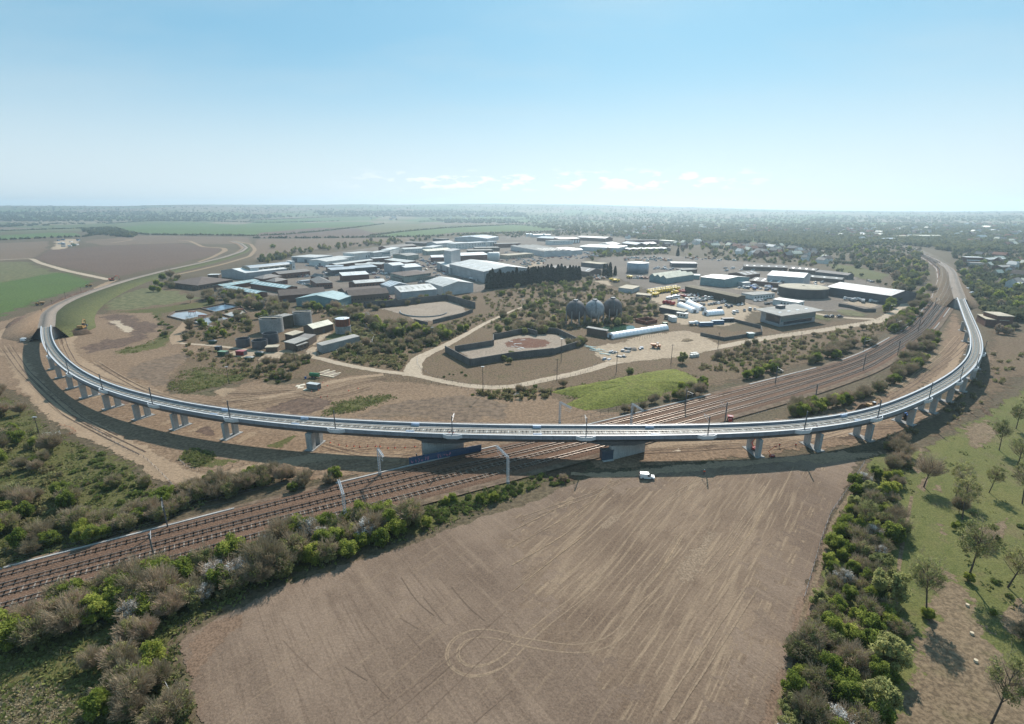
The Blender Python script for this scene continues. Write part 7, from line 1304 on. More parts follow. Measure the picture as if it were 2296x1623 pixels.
def cars(k, lst, where, group, ang, cols=None, vanp=.25):
    for (x, y) in lst:
        c = rnd.choice(cols or ['white', 'silver', 'silver', 'grey', 'black', 'blue', 'white', 'red', 'navy', 'green', 'grey']); van = rnd.random() < (vanp if c in ('white', 'silver') else 0)
        p = gz(k, x, y); p.z = .22; o = link(bpy.data.objects.new('parked_van' if van else 'parked_car', CARM[c, van])); o.location = p; o.scale = (1.18,) * 3; o.rotation_euler = (0, 0, R(ang + rnd.choice((0, 180)) + rnd.uniform(-5, 5)))
        tag(o, f'{c} {"van" if van else "car"} parked {where}', 'van' if van else 'car', group)
cars('E', [(1530, 1085), (1480, 1085), (1585, 1075), (1660, 1075), (1690, 1085), (1725, 1160), (1765, 1120), (1640, 1125), (1600, 1150)], 'in the back row of the dusty yard below the ivy clad store', 'cars in the dusty yard', 70, ['silver', 'silver', 'grey', 'red', 'white'], .5)
cars('E', [(1255, 1135), (1320, 1118), (1350, 1112), (1385, 1122), (1830, 1105), (1855, 1135), (1900, 1130), (1955, 1112), (1520, 1155), (1560, 1190)], 'among the white vans beside the yellow dumpers', 'cars in the dusty yard', 75, ['white', 'silver', 'white', 'white'], .9)
cars('E', [(1590, 1195), (1640, 1185), (1680, 1170), (1760, 1165), (1800, 1160), (1780, 1228), (1740, 1222), (1890, 1220), (1930, 1205), (1980, 1200), (2060, 1190), (2110, 1165), (2150, 1168), (2185, 1180), (2240, 1182), (2270, 1170)], 'in the front rows of the dusty yard behind the polytunnels', 'cars in the dusty yard', 75, ['silver', 'black', 'navy', 'grey', 'silver', 'white', 'blue'], .1)
cars('E', [(2010, 1285), (2040, 1275), (2240, 1358), (2160, 1268), (2140, 1250)], 'alone in the open part of the dusty yard', 'cars in the dusty yard', 60, ['navy', 'silver', 'grey', 'white'])
for a, b, n, where, cl, vp in (((1215, 1140), (1400, 1112), 7, 'among the white vans beside the yellow dumpers', ['white', 'silver', 'white'], .9), ((1500, 1088), (1700, 1082), 7, 'in the back row of the dusty yard below the ivy clad store', ['silver', 'red', 'grey', 'white'], .3), ((1510, 1158), (1690, 1128), 6, 'in the middle rows of the dusty yard', ['white', 'silver', 'grey'], .4), ((1740, 1130), (1990, 1110), 9, 'in the middle rows of the dusty yard', ['white', 'silver', 'green', 'white'], .4), ((1545, 1186), (1820, 1158), 9, 'in the middle rows of the dusty yard', ['silver', 'black', 'navy', 'silver', 'white'], .2), ((2100, 1170), (2300, 1188), 7, 'in the front rows of the dusty yard behind the polytunnels', ['silver', 'navy', 'white'], .1), ((1860, 1222), (2080, 1192), 7, 'in the front rows of the dusty yard behind the polytunnels', ['silver', 'white', 'black'], .1)):
    cars('E', [(a[0] + (b[0] - a[0]) * i / (n - 1) + rnd.uniform(-6, 6), a[1] + (b[1] - a[1]) * i / (n - 1) + 4) for i in range(n)], where, 'cars in the dusty yard', 72, cl, vp)
cars('F', [(30, 1165), (80, 1182), (120, 1180), (160, 1190), (10, 1240), (60, 1262), (100, 1250), (200, 1235), (260, 1228)], 'left of the headquarters car park hedge', 'cars near the headquarters', 65, ['silver', 'white', 'grey', 'navy', 'silver'])
cars('F', [(455, 1170), (490, 1168), (530, 1166), (570, 1160), (610, 1155)], 'in the short row below the rounded canteen', 'cars near the headquarters', 80, ['silver', 'green', 'white', 'silver'], 0)
cars('F', [(620, 1218), (660, 1215), (705, 1205), (745, 1202), (790, 1200)], 'in front of the low white yard office', 'cars near the headquarters', 70, ['black', 'grey', 'navy', 'white'], 0)
cars('F', [(130, 1358), (185, 1338), (295, 1320), (375, 1308), (455, 1300)], 'in the row behind the headquarters', 'cars near the headquarters', 70, ['navy', 'silver', 'white', 'black'], .5)
cars('F', [(1560, 1415), (1620, 1412), (1755, 1415)], 'on the bend right of the headquarters lawn', 'cars near the headquarters', 10, ['navy', 'black'], 0)
cars('F', [(1285, 830), (1320, 833), (1362, 836), (1400, 838), (1440, 838)], 'in the white row below the grassy roofed shed', 'cars at the depot', 80, ['white', 'silver'], .3)
cars('F', [(1380, 892), (1378, 925), (1480, 890), (1500, 880), (2195, 862), (2225, 872), (2255, 880)], 'beside the striped depot', 'cars at the depot', 30, ['white', 'silver', 'black'], .3)
cars('C', [(30, 640), (70, 642), (110, 638), (150, 645)], 'by the strip windowed factory', 'cars in the estate', 40)
cars('C', [(1010, 750), (1075, 752), (920, 760), (950, 755), (1040, 725), (1070, 720), (1100, 745), (1005, 805), (970, 808), (860, 722), (890, 724), (915, 720)], 'between the dark terrace and the stacked roof pavilion', 'cars in the estate', 20)
cars('C', [(1215, 820), (1250, 832), (1290, 838), (1320, 850), (1350, 862), (1390, 868), (1420, 862), (1560, 822), (1600, 832), (1640, 835), (1680, 830), (1640, 895), (1660, 880), (1700, 885), (1690, 865)], 'in front of the stacked roof pavilion', 'cars in the estate', 65)
cars('C', [(1650, 545), (1675, 552), (1705, 560), (1720, 575), (1750, 580), (1775, 570), (1790, 592), (1800, 575), (1830, 602), (1850, 612), (1870, 615), (1885, 605), (1690, 540), (1740, 556), (1860, 590), (1760, 598)], 'packed in front of the loading annex', 'cars in the estate', 55, ['white', 'silver', 'blue', 'white', 'grey', 'red'])
cars('C', [(1740, 690), (1790, 655), (1825, 658), (1880, 692), (1930, 705), (1980, 712), (2020, 722), (2050, 765), (2090, 745), (2125, 742), (2150, 755), (2270, 778), (2280, 830)], 'along the estate road below the great white warehouse', 'cars in the estate', -30, ['white', 'silver', 'grey', 'red', 'black'])
cars('C', [(790, 1142), (850, 1142), (880, 1130), (690, 1125), (1150, 1105), (1185, 1142)], 'under trees in front of the brown L shaped hall', 'cars in the estate', 15, ['white', 'silver', 'red', 'white'])
cars('C', [(170, 735), (195, 750), (220, 765), (350, 770), (375, 775), (410, 772)], 'at the left end of the dark terrace', 'cars in the estate', 70)
cars('B', [(1900, 805), (1930, 802), (1960, 800), (2010, 798), (2045, 792), (1890, 885), (1920, 892), (1945, 902), (1975, 915), (2000, 920), (2030, 930), (2015, 625), (2095, 615), (2160, 640), (2195, 632), (2220, 640)], 'around the brown hipped offices', 'cars in the estate', 50)
cars('D', [(150, 778), (172, 828), (1000, 395), (1050, 412), (880, 420), (850, 430), (1250, 415), (1300, 425), (2060, 432), (2100, 440), (2180, 440)], 'scattered at the back of the estate', 'cars in the estate', 20, ['white', 'silver', 'red', 'white'], .5)
cars('G', [(1390, 992), (1440, 998)], 'on the track beside the viaduct junction', 'vans at the junction', 20, ['white'], 1)
cars('G', [(1500, 1065), (1470, 1075)], 'among the barriers where the viaduct begins', 'vans at the junction', 60, ['white', 'silver'], .5)
def carfill(k, poly, n, where, group, cols):
    P_ = pts(k, poly); xs = [q[0] for q in P_]; ys = [q[1] for q in P_]; out = []; t = 0
    while len(out) < n and t < 3000:
        t += 1; q = (rnd.uniform(min(xs), max(xs)), rnd.uniform(min(ys), max(ys))); p = G(*q)
        if inpoly(q, P_) and not any(f[0] < p.x < f[1] and f[2] < p.y < f[3] and inpoly((p.x, p.y), f[4]) for f in FOOT): out.append(q)
    cars('P', out, where, group, rnd.choice((20, 60, 80)), cols, .35)
wc = ['white', 'silver', 'white', 'grey', 'blue', 'red']
carfill('C', [(0, 640), (1100, 480), (1900, 480), (2296, 760), (1700, 900), (600, 780), (100, 720)], 80, 'in the gaps between the estate sheds', 'cars in the estate', wc)
carfill('D', [(600, 560), (1000, 450), (1500, 420), (2290, 450), (2200, 520), (1600, 540), (1100, 580)], 60, 'on the rough ground behind the great white warehouse', 'cars behind the warehouse', wc)
carfill('E', [(1000, 650), (1050, 640), (1300, 640), (1450, 680), (1400, 705), (1000, 710)], 16, 'in the dirt yard behind the three gabled shed', 'cars in the dirt yard', wc)
carfill('F', [(10, 960), (250, 920), (700, 960), (820, 1040), (430, 1000)], 18, 'in the far tipper yard', 'cars in the tipper yard', wc)
carfill('F', [(0, 640), (280, 660), (900, 680), (1400, 720), (1350, 800), (1210, 760), (560, 700), (0, 720)], 26, 'in the lanes behind the large grey shed', 'cars in the back lanes', wc)
# scrap heaps behind the estate: small crushed cars and bales
SC = []
for c in ((.30, .16, .12), (.25, .27, .29), (.42, .41, .38), (.12, .12, .13), (.20, .24, .22), (.38, .20, .10)):
    mb = MB(); g = random.Random(len(SC)); b = [(-2, -.9, 0), (2, -.9, 0), (2, .9, 0), (-2, .9, 0)]; mb.taper(b, [(x * g.uniform(.7, 1), y * g.uniform(.7, 1), g.uniform(.7, 1.5)) for x, y, _ in b]); mb.taper([(-1, -.7, .8), (1, -.7, .8), (1, .7, .8), (-1, .7, .8)], [(-.8, -.5, 1.6), (.5, -.5, 1.5), (.5, .5, 1.6), (-.8, .5, 1.5)]); SC.append(mb.mesh('scrap', [plain('scrap_%d' % len(SC), c, .6, .3, .3, 1.)]))
def scrap(k, poly, n, where):
    P_ = pts(k, poly); xs = [q[0] for q in P_]; ys = [q[1] for q in P_]; m = 0
    while m < n:
        q = (rnd.uniform(min(xs), max(xs)), rnd.uniform(min(ys), max(ys)))
        if not inpoly(q, P_): continue
        m += 1; i = rnd.randrange(len(SC)); o = link(bpy.data.objects.new('scrap_car', SC[i])); o.location = (*G(*q)[:2], .2); o.rotation_euler = (0, 0, rnd.uniform(0, 6.3)); o.scale = (rnd.uniform(.8, 1.5),) * 2 + (rnd.uniform(.8, 2.),)
        tag(o, f'{("rusty red", "grey", "pale", "black", "dull green", "orange")[i]} scrapped car {where}', 'scrap car', 'scrap heaps ' + where)
scrap('D', [(1060, 620), (1100, 575), (1250, 545), (1460, 560), (1460, 595), (1300, 610), (1210, 640)], 40, 'in the scrapyard behind the great white warehouse')
scrap('E', [(400, 545), (640, 500), (1000, 490), (1360, 530), (1300, 550), (900, 560), (640, 545)], 60, 'in the long scrapyard behind the round tank')
scrap('E', [(20, 790), (300, 800), (280, 830), (120, 850)], 16, 'beside the conifer clump')
scrap('E', [(700, 800), (980, 810), (950, 835), (720, 825)], 14, 'behind the weedy bank by the yellow dumpers')
scrap('E', [(1480, 500), (1900, 490), (2290, 540), (2250, 560), (1800, 545), (1500, 520)], 26, 'along the back lane of the yards')

M_yel = plain('dumper_yellow', (.75, .52, .02), .4, .05, .1, .6); M_red = paint('fire_red', (.34, .03, .022)); M_org = plain('hi_vis_orange', (.75, .10, .03), .7, 0, .05, 3); M_blue = paint('tractor_blue', (.03, .10, .32)); M_digger = plain('digger_ochre', (.34, .19, .06), .5, .1, .2, .7); M_cab = M_glass
def wheels(T, r, xs, hw, w=.45):
    for x in xs:
        for s in (-1, 1):
            mb = MB(); mb.tube((x, s * hw, r), (x, s * (hw + w), r), r, n=14); t = mb.obj('wheel', M_tyre, T); mb = MB(); mb.tube((x, s * (hw + w), r), (x, s * (hw + w + .03), r), r * .5, n=10); mb.obj('rim', M_rimm, t)
def dumper(p, rz, label, mat, group=None, big=1.0, cat='dumper'):
    T = thing('site_dumper', label, cat, p, rz, group); T.scale = (big,) * 3; mb = MB(); mb.box(-2.2, .6, -.75, .75, .55, 1.25); mb.box(-2.3, -1.2, -.7, .7, 1.252, 1.8); mb.obj('chassis', mat, T)
    mb = MB(); mb.taper([(.5, -.8, 1.), (1.9, -.8, 1.), (1.9, .8, 1.), (.5, .8, 1.)], [(-.1, -1.15, 2.1), (2.7, -1.15, 1.95), (2.7, 1.15, 1.95), (-.1, 1.15, 2.1)]); mb.obj('skip', mat, T)
    mb = MB(); [mb.tube((x, y, 1.2), (x, y, 2.7), .05, n=4) for x in (-1.1, -.3) for y in (-.6, .6)]; mb.box(-1.2, -.2, -.7, .7, 2.7, 2.78); mb.obj('roll_frame', M_darkst, T); wheels(T, .55, (-1.4, 1.2), .7); return T
for i in range(26):
    t = i / 25; r_ = i % 2; q = (930 + 430 * t + r_ * 25 + rnd.uniform(-8, 8), 1040 - 62 * t + r_ * 22 + 4); p = gz('E', *q); p.z = .2
    if i == 0: D0 = dumper(p, R(70), 'yellow dumper in the double row of plant beside the dark store', M_yel, 'yellow dumpers', 1.65)
    else: c = copy_tree(D0); c.location = p; c.rotation_euler = (0, 0, R(70) + rnd.uniform(-.3, .3))
for x, y in ((385, 860), (425, 866), (445, 872), (640, 815), (990, 1092), (1045, 1090), (1330, 1060)): c = copy_tree(D0); c.location = gz('E', x, y, .2); c.rotation_euler = (0, 0, rnd.uniform(0, 6)); c['label'] = 'yellow dumper standing apart from the double row'; c['group'] = 'stray yellow dumpers'
def truck(p, rz, label, body, cabm, L_=7.5, group=None, kind='tipper'):
    T = thing('tipper_lorry', label, 'lorry', p, rz, group); mb = MB(); mb.box(-L_ / 2, L_ / 2 - .2, -.5, .5, .7, 1.05); mb.obj('chassis', M_darkst, T)
    mb = MB(); mb.taper([(L_ / 2 - 2.1, -1.2, .7), (L_ / 2, -1.2, .7), (L_ / 2, 1.2, .7), (L_ / 2 - 2.1, 1.2, .7)], [(L_ / 2 - 2.1, -1.15, 2.9), (L_ / 2 - .25, -1.15, 2.9), (L_ / 2 - .25, 1.15, 2.9), (L_ / 2 - 2.1, 1.15, 2.9)]); cb = mb.obj('cab', cabm, T)
    mb = MB(); mb.box(L_ / 2 - .2, L_ / 2 - .08, -1.0, 1.0, 1.85, 2.7); mb.obj('windscreen', M_glass, cb)
    mb = MB(); mb.taper([(-L_ / 2, -1.15, 1.1), (L_ / 2 - 2.4, -1.15, 1.1), (L_ / 2 - 2.4, 1.15, 1.1), (-L_ / 2, 1.15, 1.1)], [(-L_ / 2 - .1, -1.25, 2.5), (L_ / 2 - 2.3, -1.25, 2.5), (L_ / 2 - 2.3, 1.25, 2.5), (-L_ / 2 - .1, 1.25, 2.5)]); mb.obj('tipper_body', body, T); wheels(T, .5, (-L_ / 2 + 1., -L_ / 2 + 2.2, L_ / 2 - 1.2), .75, .35); return T
truck(gz('E', 1440, 1035, .2), 2.4, 'red lorry beside the yellow dumpers', M_red, M_red); truck(gz('E', 1500, 1030, .2), 2.3, 'dark red lorry tight against the ivy clad store', M_red, M_red)
truck(gz('E', 1445, 1105, .2), 2.4, 'red flat lorry behind the parked vans', M_red, M_red); truck(gz('E', 1440, 1185, .2), 2.5, 'black tipper lorry behind the polytunnels', M_darkst, paint('white', 0))
for i, (x, y) in enumerate(((1185, 1205), (1245, 1210), (1300, 1225))):
    T = thing('drum_mixer', ('red round tank, left of three behind the long dark store', 'red round tank, middle of three behind the long dark store', 'red round tank, right of three behind the long dark store')[i], 'tank', gz('E', x, y, .2), .6); mb = MB(); mb.tube((-2, 0, 1.7), (2, 0, 1.7), 1.5, n=18); mb.obj('drum', M_red, T); mb = MB(); [mb.box(a, a + .3, -1, 1, 0, .8) for a in (-1.5, 1.2)]; mb.obj('cradle', M_darkst, T)
for x, y, lab in ((320, 975, 'white tipper lorry with raised dark body in the far tipper yard'), (415, 955, 'pale blue lorry in the far tipper yard'), (440, 985, 'second pale lorry below the blue one'), (750, 1020, 'dark skip lorry near the gasholder'), (850, 1062, 'white pick up lorry by the yard office'), (660, 965, 'blue skip lorry in front of the glass strip shed')): truck(gz('F', x, y, .2), rnd.uniform(0, 3), lab, M_darkst if 'dark' in lab else M_blue if 'blue' in lab else paint('white', 0), paint('white', 0))
for i, (x, y) in enumerate(((1900, 1075), (1975, 1080), (1880, 1150), (1960, 1165), (2060, 1165), (2110, 1185), (2190, 1160), (2270, 1190))): truck(gz('F', x, y, .2), rnd.uniform(0, 3), f'white lorry parked in the depot yard, number {i + 1} from its left end' if False else 'white lorry parked in the yard in front of the striped depot', paint('silver', 0), paint('white', 0), group='depot lorries')
truck(gz('E', 1620, 1530, .2), .2, 'white box lorry beside the blue containers', paint('white', 0), paint('white', 0), 6.5); truck(gz('D', 340, 835, .2), -.5, 'white lorry on the estate road near the conifer screen', paint('white', 0), paint('white', 0)); truck(gz('D', 380, 868, .2), -.5, 'dark lorry parked at the left end of the conifer screen', M_darkst, paint('silver', 0))
def excavator(p, rz, label, mat, white=False, s=1.0):
    T = thing('excavator', label, 'excavator', p, rz); T.scale = (s,) * 3
    for y in (-1.3, .7): mb = MB(); mb.taper([(-1.9, y, .0), (1.9, y, .0), (1.9, y + .6, .0), (-1.9, y + .6, .0)], [(-2.2, y, .9), (2.2, y, .9), (2.2, y + .6, .9), (-2.2, y + .6, .9)]); mb.obj('crawler_track', M_tyre, T)
    mb = MB(); mb.box(-2.5, 1.4, -1.3, 1.3, 1.0, 1.9); mb.box(-2.5, -1, -1.25, 1.25, 1.902, 2.4); mb.obj('upper_body', mat, T)
    mb = MB(); mb.taper([(-.2, -1.25, 1.91), (1.5, -1.25, 1.91), (1.5, -.2, 1.91), (-.2, -.2, 1.91)], [(-.1, -1.2, 3.2), (1.2, -1.2, 3.2), (1.2, -.25, 3.2), (-.1, -.25, 3.2)]); c = mb.obj('cab', M_glass, T); mb = MB(); mb.box(-.2, 1.3, -1.3, -.15, 3.21, 3.35); mb.obj('cab_roof', paint('white', 0) if white else mat, c)
    mb = MB(); mb.tube((1.2, .3, 1.9), (3.6, .3, 4.6), .32, .28, 4); mb.tube((3.6, .3, 4.6), (5.6, .3, 4.1), .28, .22, 4); b = mb.obj('boom', mat, T); mb = MB(); mb.tube((5.6, .3, 4.3), (5.9, .3, 1.6), .22, .16, 4); mb.obj('stick', mat, b); mb = MB(); mb.taper([(5.4, -.3, .6), (6.3, -.3, .7), (6.3, .9, .7), (5.4, .9, .6)], [(5.5, -.3, 1.6), (6.4, -.3, 1.5), (6.4, .9, 1.5), (5.5, .9, 1.6)]); mb.obj('bucket', M_darkst, b); return T
excavator(gz('a1', 740, 1205, 2.2), 1.9, 'ochre excavator standing on the dark soil heap, left site', M_digger, s=1.3); excavator(gz('b4', 925, 740, 1.2), .3, 'brown digger with white cab roof behind the right arm of the viaduct', M_digger, True, .8)
excavator(gz('a1', 1005, 768, .2), .6, 'orange red excavator where the pale track meets the railway bank', plain('orange_red_plant', (.46, .10, .05), .5), s=1.2); dumper(gz('a1', 800, 822, .2), .5, 'pale ochre dumper on the left haul road near the field edge', M_digger, None, 1.3); dumper(gz('a1', 362, 985, .2), .4, 'ochre dumper farther left on the haul road beside the green field', M_digger, None, 1.3)
dumper(gz('b3', 1290, 205, .2), 2.6, 'small orange loader parked in the pale yard', plain('loader_orange', (.42, .16, .05), .5), None, 1.2, 'loader'); dumper(gz('b3', 1955, 862, .4), 1.2, 'red tracked machine with pale hood beside the far cable fence', M_red, None, .9)
for x, y, lab, s in ((1215, 835, 'blue tractor behind the right hand piers', 1.0), (1272, 812, 'smaller blue tractor beyond the first one', .8)):
    T = thing('tractor', lab, 'tractor', gz('b4', x, y, .1), .4); T.scale = (s,) * 3; mb = MB(); mb.box(.2, 2.2, -.45, .45, .8, 1.5); mb.obj('bonnet', M_blue, T); mb = MB(); mb.taper([(-1.2, -.8, .8), (.2, -.8, .8), (.2, .8, .8), (-1.2, .8, .8)], [(-1.1, -.7, 2.5), (.1, -.7, 2.5), (.1, .7, 2.5), (-1.1, .7, 2.5)]); c = mb.obj('cab', M_glass, T); mb = MB(); mb.box(-1.25, .25, -.85, .85, 2.51, 2.65); mb.obj('cab_roof', M_blue, c)
    for x_, r in ((-.7, .85), (1.7, .5)):
        for sgn in (-1, 1): mb = MB(); mb.tube((x_, sgn * .75, r), (x_, sgn * 1.15, r), r, n=14); mb.obj('wheel', M_tyre, T)
def lift(p, rz, label, s=1.0):
    T = thing('access_lift', label, 'lift', p, rz); T.scale = (s,) * 3; mb = MB(); mb.box(-1.2, 1.2, -.6, .6, .4, 1.1); mb.obj('chassis', M_red, T); wheels(T, .4, (-.9, .9), .5, .25)
    mb = MB(); mb.tube((-.6, 0, 1.1), (-2.4, 0, 3.4), .16, n=4); mb.tube((-2.4, 0, 3.4), (.8, 0, 5.6), .14, n=4); mb.obj('boom', M_org, T); mb = MB(); [mb.tube((.8 + a, b, 5.4), (.8 + a, b, 6.5), .04, n=4) for a in (0, 1) for b in (-.5, .5)]; mb.box(.8, 1.8, -.5, .5, 5.4, 5.5); [mb.box(.8, 1.8, b - .03, b + .03, 6.45, 6.52) for b in (-.5, .5)]; mb.obj('basket', M_red, T); return T
lift(gz('b3', 2180, 1120, .1), .5, 'red access lift with orange boom reaching the right hand wide pier', 1.0); lift(gz('b4', 35, 1185, .1), .2, 'low red lift folded in the shadow under the viaduct', .7)
# the white van in the field and the left one
def bigvan(p, rz, label, s=1.0, long=False):
    T = thing('white_van', label, 'van', p, rz); T.scale = (s,) * 3; wm = paint('white', 0); mb = MB(); hw = .9
    mb.taper([(-2.1, -hw, .35), (2.15, -hw, .35), (2.15, hw, .35), (-2.1, hw, .35)], [(-2.15, -hw, 1.0), (2.1, -hw + .05, .88), (2.1, hw - .05, .88), (-2.15, hw, 1.0)])
    mb.taper([(-2.14, -hw + .01, 1.001), (1.15, -hw + .03, .97), (1.15, hw - .03, .97), (-2.14, hw - .01, 1.001)], [(-2.05, -hw + .14, 1.8), (.45, -hw + .16, 1.8), (.45, hw - .16, 1.8), (-2.05, hw - .14, 1.8)]); mb.taper([(1.12, -hw + .06, .93), (2.09, -hw + .1, .86), (2.09, hw - .1, .86), (1.12, hw - .06, .93)], [(1.1, -hw + .15, 1.05), (1.9, -hw + .2, .95), (1.9, hw - .2, .95), (1.1, hw - .15, 1.05)]); mb.obj('body', wm, T, False)
    mb = MB(); mb.taper([(1.19, -.72, 1.06), (1.21, -.72, 1.06), (1.21, .72, 1.06), (1.19, .72, 1.06)], [(.5, -.64, 1.74), (.53, -.64, 1.74), (.53, .64, 1.74), (.5, .64, 1.74)]); mb.obj('windscreen', M_glass, T)
    for sg in (-1, 1):
        mb = MB(); mb.taper([(.05, sg * .885 - .02, 1.06), (1.0, sg * .885 - .02, 1.06), (1.0, sg * .885 + .02, 1.06), (.05, sg * .885 + .02, 1.06)], [(.05, sg * .79 - .02, 1.6), (.55, sg * .79 - .02, 1.6), (.55, sg * .79 + .02, 1.6), (.05, sg * .79 + .02, 1.6)]); mb.obj('side_window', M_glass, T)
        mb = MB(); mb.box(2.08, 2.17, sg * .68 - .14, sg * .68 + .14, .68, .84); mb.obj('headlight', M_lamp, T); mb = MB(); mb.box(-2.19, -2.12, sg * .78 - .08, sg * .78 + .08, .9, 1.4); mb.obj('tail_light', M_red, T); mb = MB(); mb.box(.85, 1.0, sg * .98 - .1, sg * .98 + .1, 1.05, 1.25); mb.obj('mirror', M_darkst, T)
    mb = MB(); mb.box(2.16, 2.24, -.85, .85, .36, .6); mb.box(-2.24, -2.16, -.85, .85, .36, .6); mb.obj('bumper', M_darkst, T); wheels(T, .32, (-1.3, 1.35), .68, .22); return T
bigvan(gz('c3', 1210, 478, .12), R(-8), 'small white van parked on the field below the viaduct', 1.02); bigvan(gz('a1', 238, 1312, .1), R(8), 'white van parked left of the viaduct abutment', 1.25)
# skips, containers, cabins
def container(k, x, y, label, mat, L_=6.1, w=2.45, h=2.6, rz=0., z=.1, name='container', cat='container'):
    T = thing(name, label, cat, gz(k, x, y, z), rz); mb = MB(); n = int(L_ / .5); 
    for i in range(n): a = -L_ / 2 + L_ * i / n; mb.box(a + .02, a + L_ / n - .05, -w / 2 + .03, w / 2 - .03, .15, h - .1)
    mb.box(-L_ / 2 + .03, L_ / 2 - .03, -w / 2 + .06, w / 2 - .06, .12, h - .12); mb.obj('side_panel', mat, T); mb = MB(); [mb.box(a - .06, a + .06, b - .06, b + .06, 0, h) for a in (-L_ / 2, L_ / 2) for b in (-w / 2, w / 2)]; mb.obj('corner_post', mat, T)
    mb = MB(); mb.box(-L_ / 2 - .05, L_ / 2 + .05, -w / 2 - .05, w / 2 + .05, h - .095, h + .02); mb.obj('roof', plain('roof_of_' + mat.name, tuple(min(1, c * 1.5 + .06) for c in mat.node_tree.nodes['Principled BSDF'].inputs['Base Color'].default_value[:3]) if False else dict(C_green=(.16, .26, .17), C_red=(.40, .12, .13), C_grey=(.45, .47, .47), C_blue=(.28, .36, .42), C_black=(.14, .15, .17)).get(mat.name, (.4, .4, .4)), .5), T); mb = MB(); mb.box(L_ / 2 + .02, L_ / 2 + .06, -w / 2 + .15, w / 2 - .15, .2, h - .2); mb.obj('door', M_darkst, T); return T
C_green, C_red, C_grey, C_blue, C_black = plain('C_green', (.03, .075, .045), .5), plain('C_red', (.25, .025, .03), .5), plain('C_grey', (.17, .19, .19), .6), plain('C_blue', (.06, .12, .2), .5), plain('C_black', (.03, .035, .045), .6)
container('b2', 520, 570, 'grey steel site container on the bare site inside the curve', C_grey, 6.1, rz=-.35); container('b1', 2005, 270, 'dark green skip container with light green lid left of the red one', C_green, 5, 3, 2.4, -.2); container('b1', 2168, 268, 'red container with white notice among the treatment works skips', C_red, 5, 3, 2.6, -.2); container('b1', 1962, 225, 'black container behind the green lidded one', C_black, 3, 2.4, 2.4, -.2)
container('E', 1810, 1545, 'pale blue container, left of the blue pair', C_blue, 10, 2.6, 2.8, .12); container('E', 1985, 1515, 'blue grey container, right of the pale blue one', C_blue, 9, 2.6, 2.8, .12); container('E', 2140, 1480, 'dark container right of the blue pair', C_black, 9, 2.6, 2.8, .12); container('b3', 1370, 10, 'green kiosk container at the right end of the long polytunnel', C_green, 3, 2.4, 2.8, .1)
for x, y, lab in ((2240, 315, 'open green skip heaped with white rubble'), (1910, 165, 'open green skip beside the dirt track of the treatment works'), (2330, 270, 'open green skip under the dark tank')):
    T = thing('waste_skip', lab, 'skip', gz('b1', x, y, .1), -.15); mb = MB(); mb.taper([(-1.8, -1, 0), (1.8, -1, 0), (1.8, 1, 0), (-1.8, 1, 0)], [(-2.6, -1.3, 1.8), (2.6, -1.3, 1.8), (2.6, 1.3, 1.8), (-2.6, 1.3, 1.8)]); mb.obj('skip_body', C_green, T); mb = MB(); mb.taper([(-2.4, -1.1, 1.81), (2.4, -1.1, 1.81), (2.4, 1.1, 1.81), (-2.4, 1.1, 1.81)], [(-1, -.5, 2.3), (1.2, -.4, 2.2), (1, .5, 2.4), (-1, .4, 2.2)]); mb.obj('rubble', M_concl if 'white' in lab else M_darkst, T)
T = thing('fuel_bowser', 'green fuel tank trailer behind the grey site container', 'trailer', gz('b2', 527, 470, .1), -.2); mb = MB(); mb.tube((-2.4, 0, 1.5), (2.4, 0, 1.5), 1.0, n=18); mb.obj('tank', plain('bowser_green', (.05, .17, .07), .45), T); mb = MB(); mb.box(-2.5, 3.2, -.3, .3, .45, .7); mb.obj('frame', M_darkst, T); wheels(T, .42, (-1, .2), .7, .25)
T = thing('blue_barrel', 'small blue barrel left of the fuel trailer', 'barrel', gz('b2', 445, 480, .1)); mb = MB(); mb.cyl(0, 0, 0, 1.1, .5, n=14); mb.obj('barrel', M_blue, T); mb = MB(); mb.cyl(0, 0, 1.11, 1.16, .4, n=14); mb.obj('lid', M_darkst, T)
for i, (x, y, rz) in enumerate(((400, 560, .2), (450, 575, .9), (380, 545, 1.6), (420, 535, 2.1))): mb = MB(); mb.box(-1.3, 1.3, -1, 1, 0, .06); o = mb.obj('board', plain('pale_board', (.52, .46, .36), .8)); o.location = gz('b2', x, y, .1 + .01 * i); o.rotation_euler = (.05, .03, rz); tag(o, 'pale board lying beside the grey site container', 'board', 'boards by the site container')
for i, (x0, y0, x1, y1) in enumerate(((570, 430, 660, 402), (610, 440, 710, 410), (650, 458, 760, 428), (545, 440, 700, 470))):
    A, B = gz('b2', x0, y0, .1), gz('b2', x1, y1, .1); d = B - A; mb = MB(); mb.box(0, d.length, -.5, .5, 0, .25); o = mb.obj('timber_mat', plain('timber_mat', (.48, .40, .29), .8)); o.location = A; o.rotation_euler = (0, 0, math.atan2(d.y, d.x)); tag(o, 'pale timber mat on the slab behind the site container', 'mat', 'timber mats')
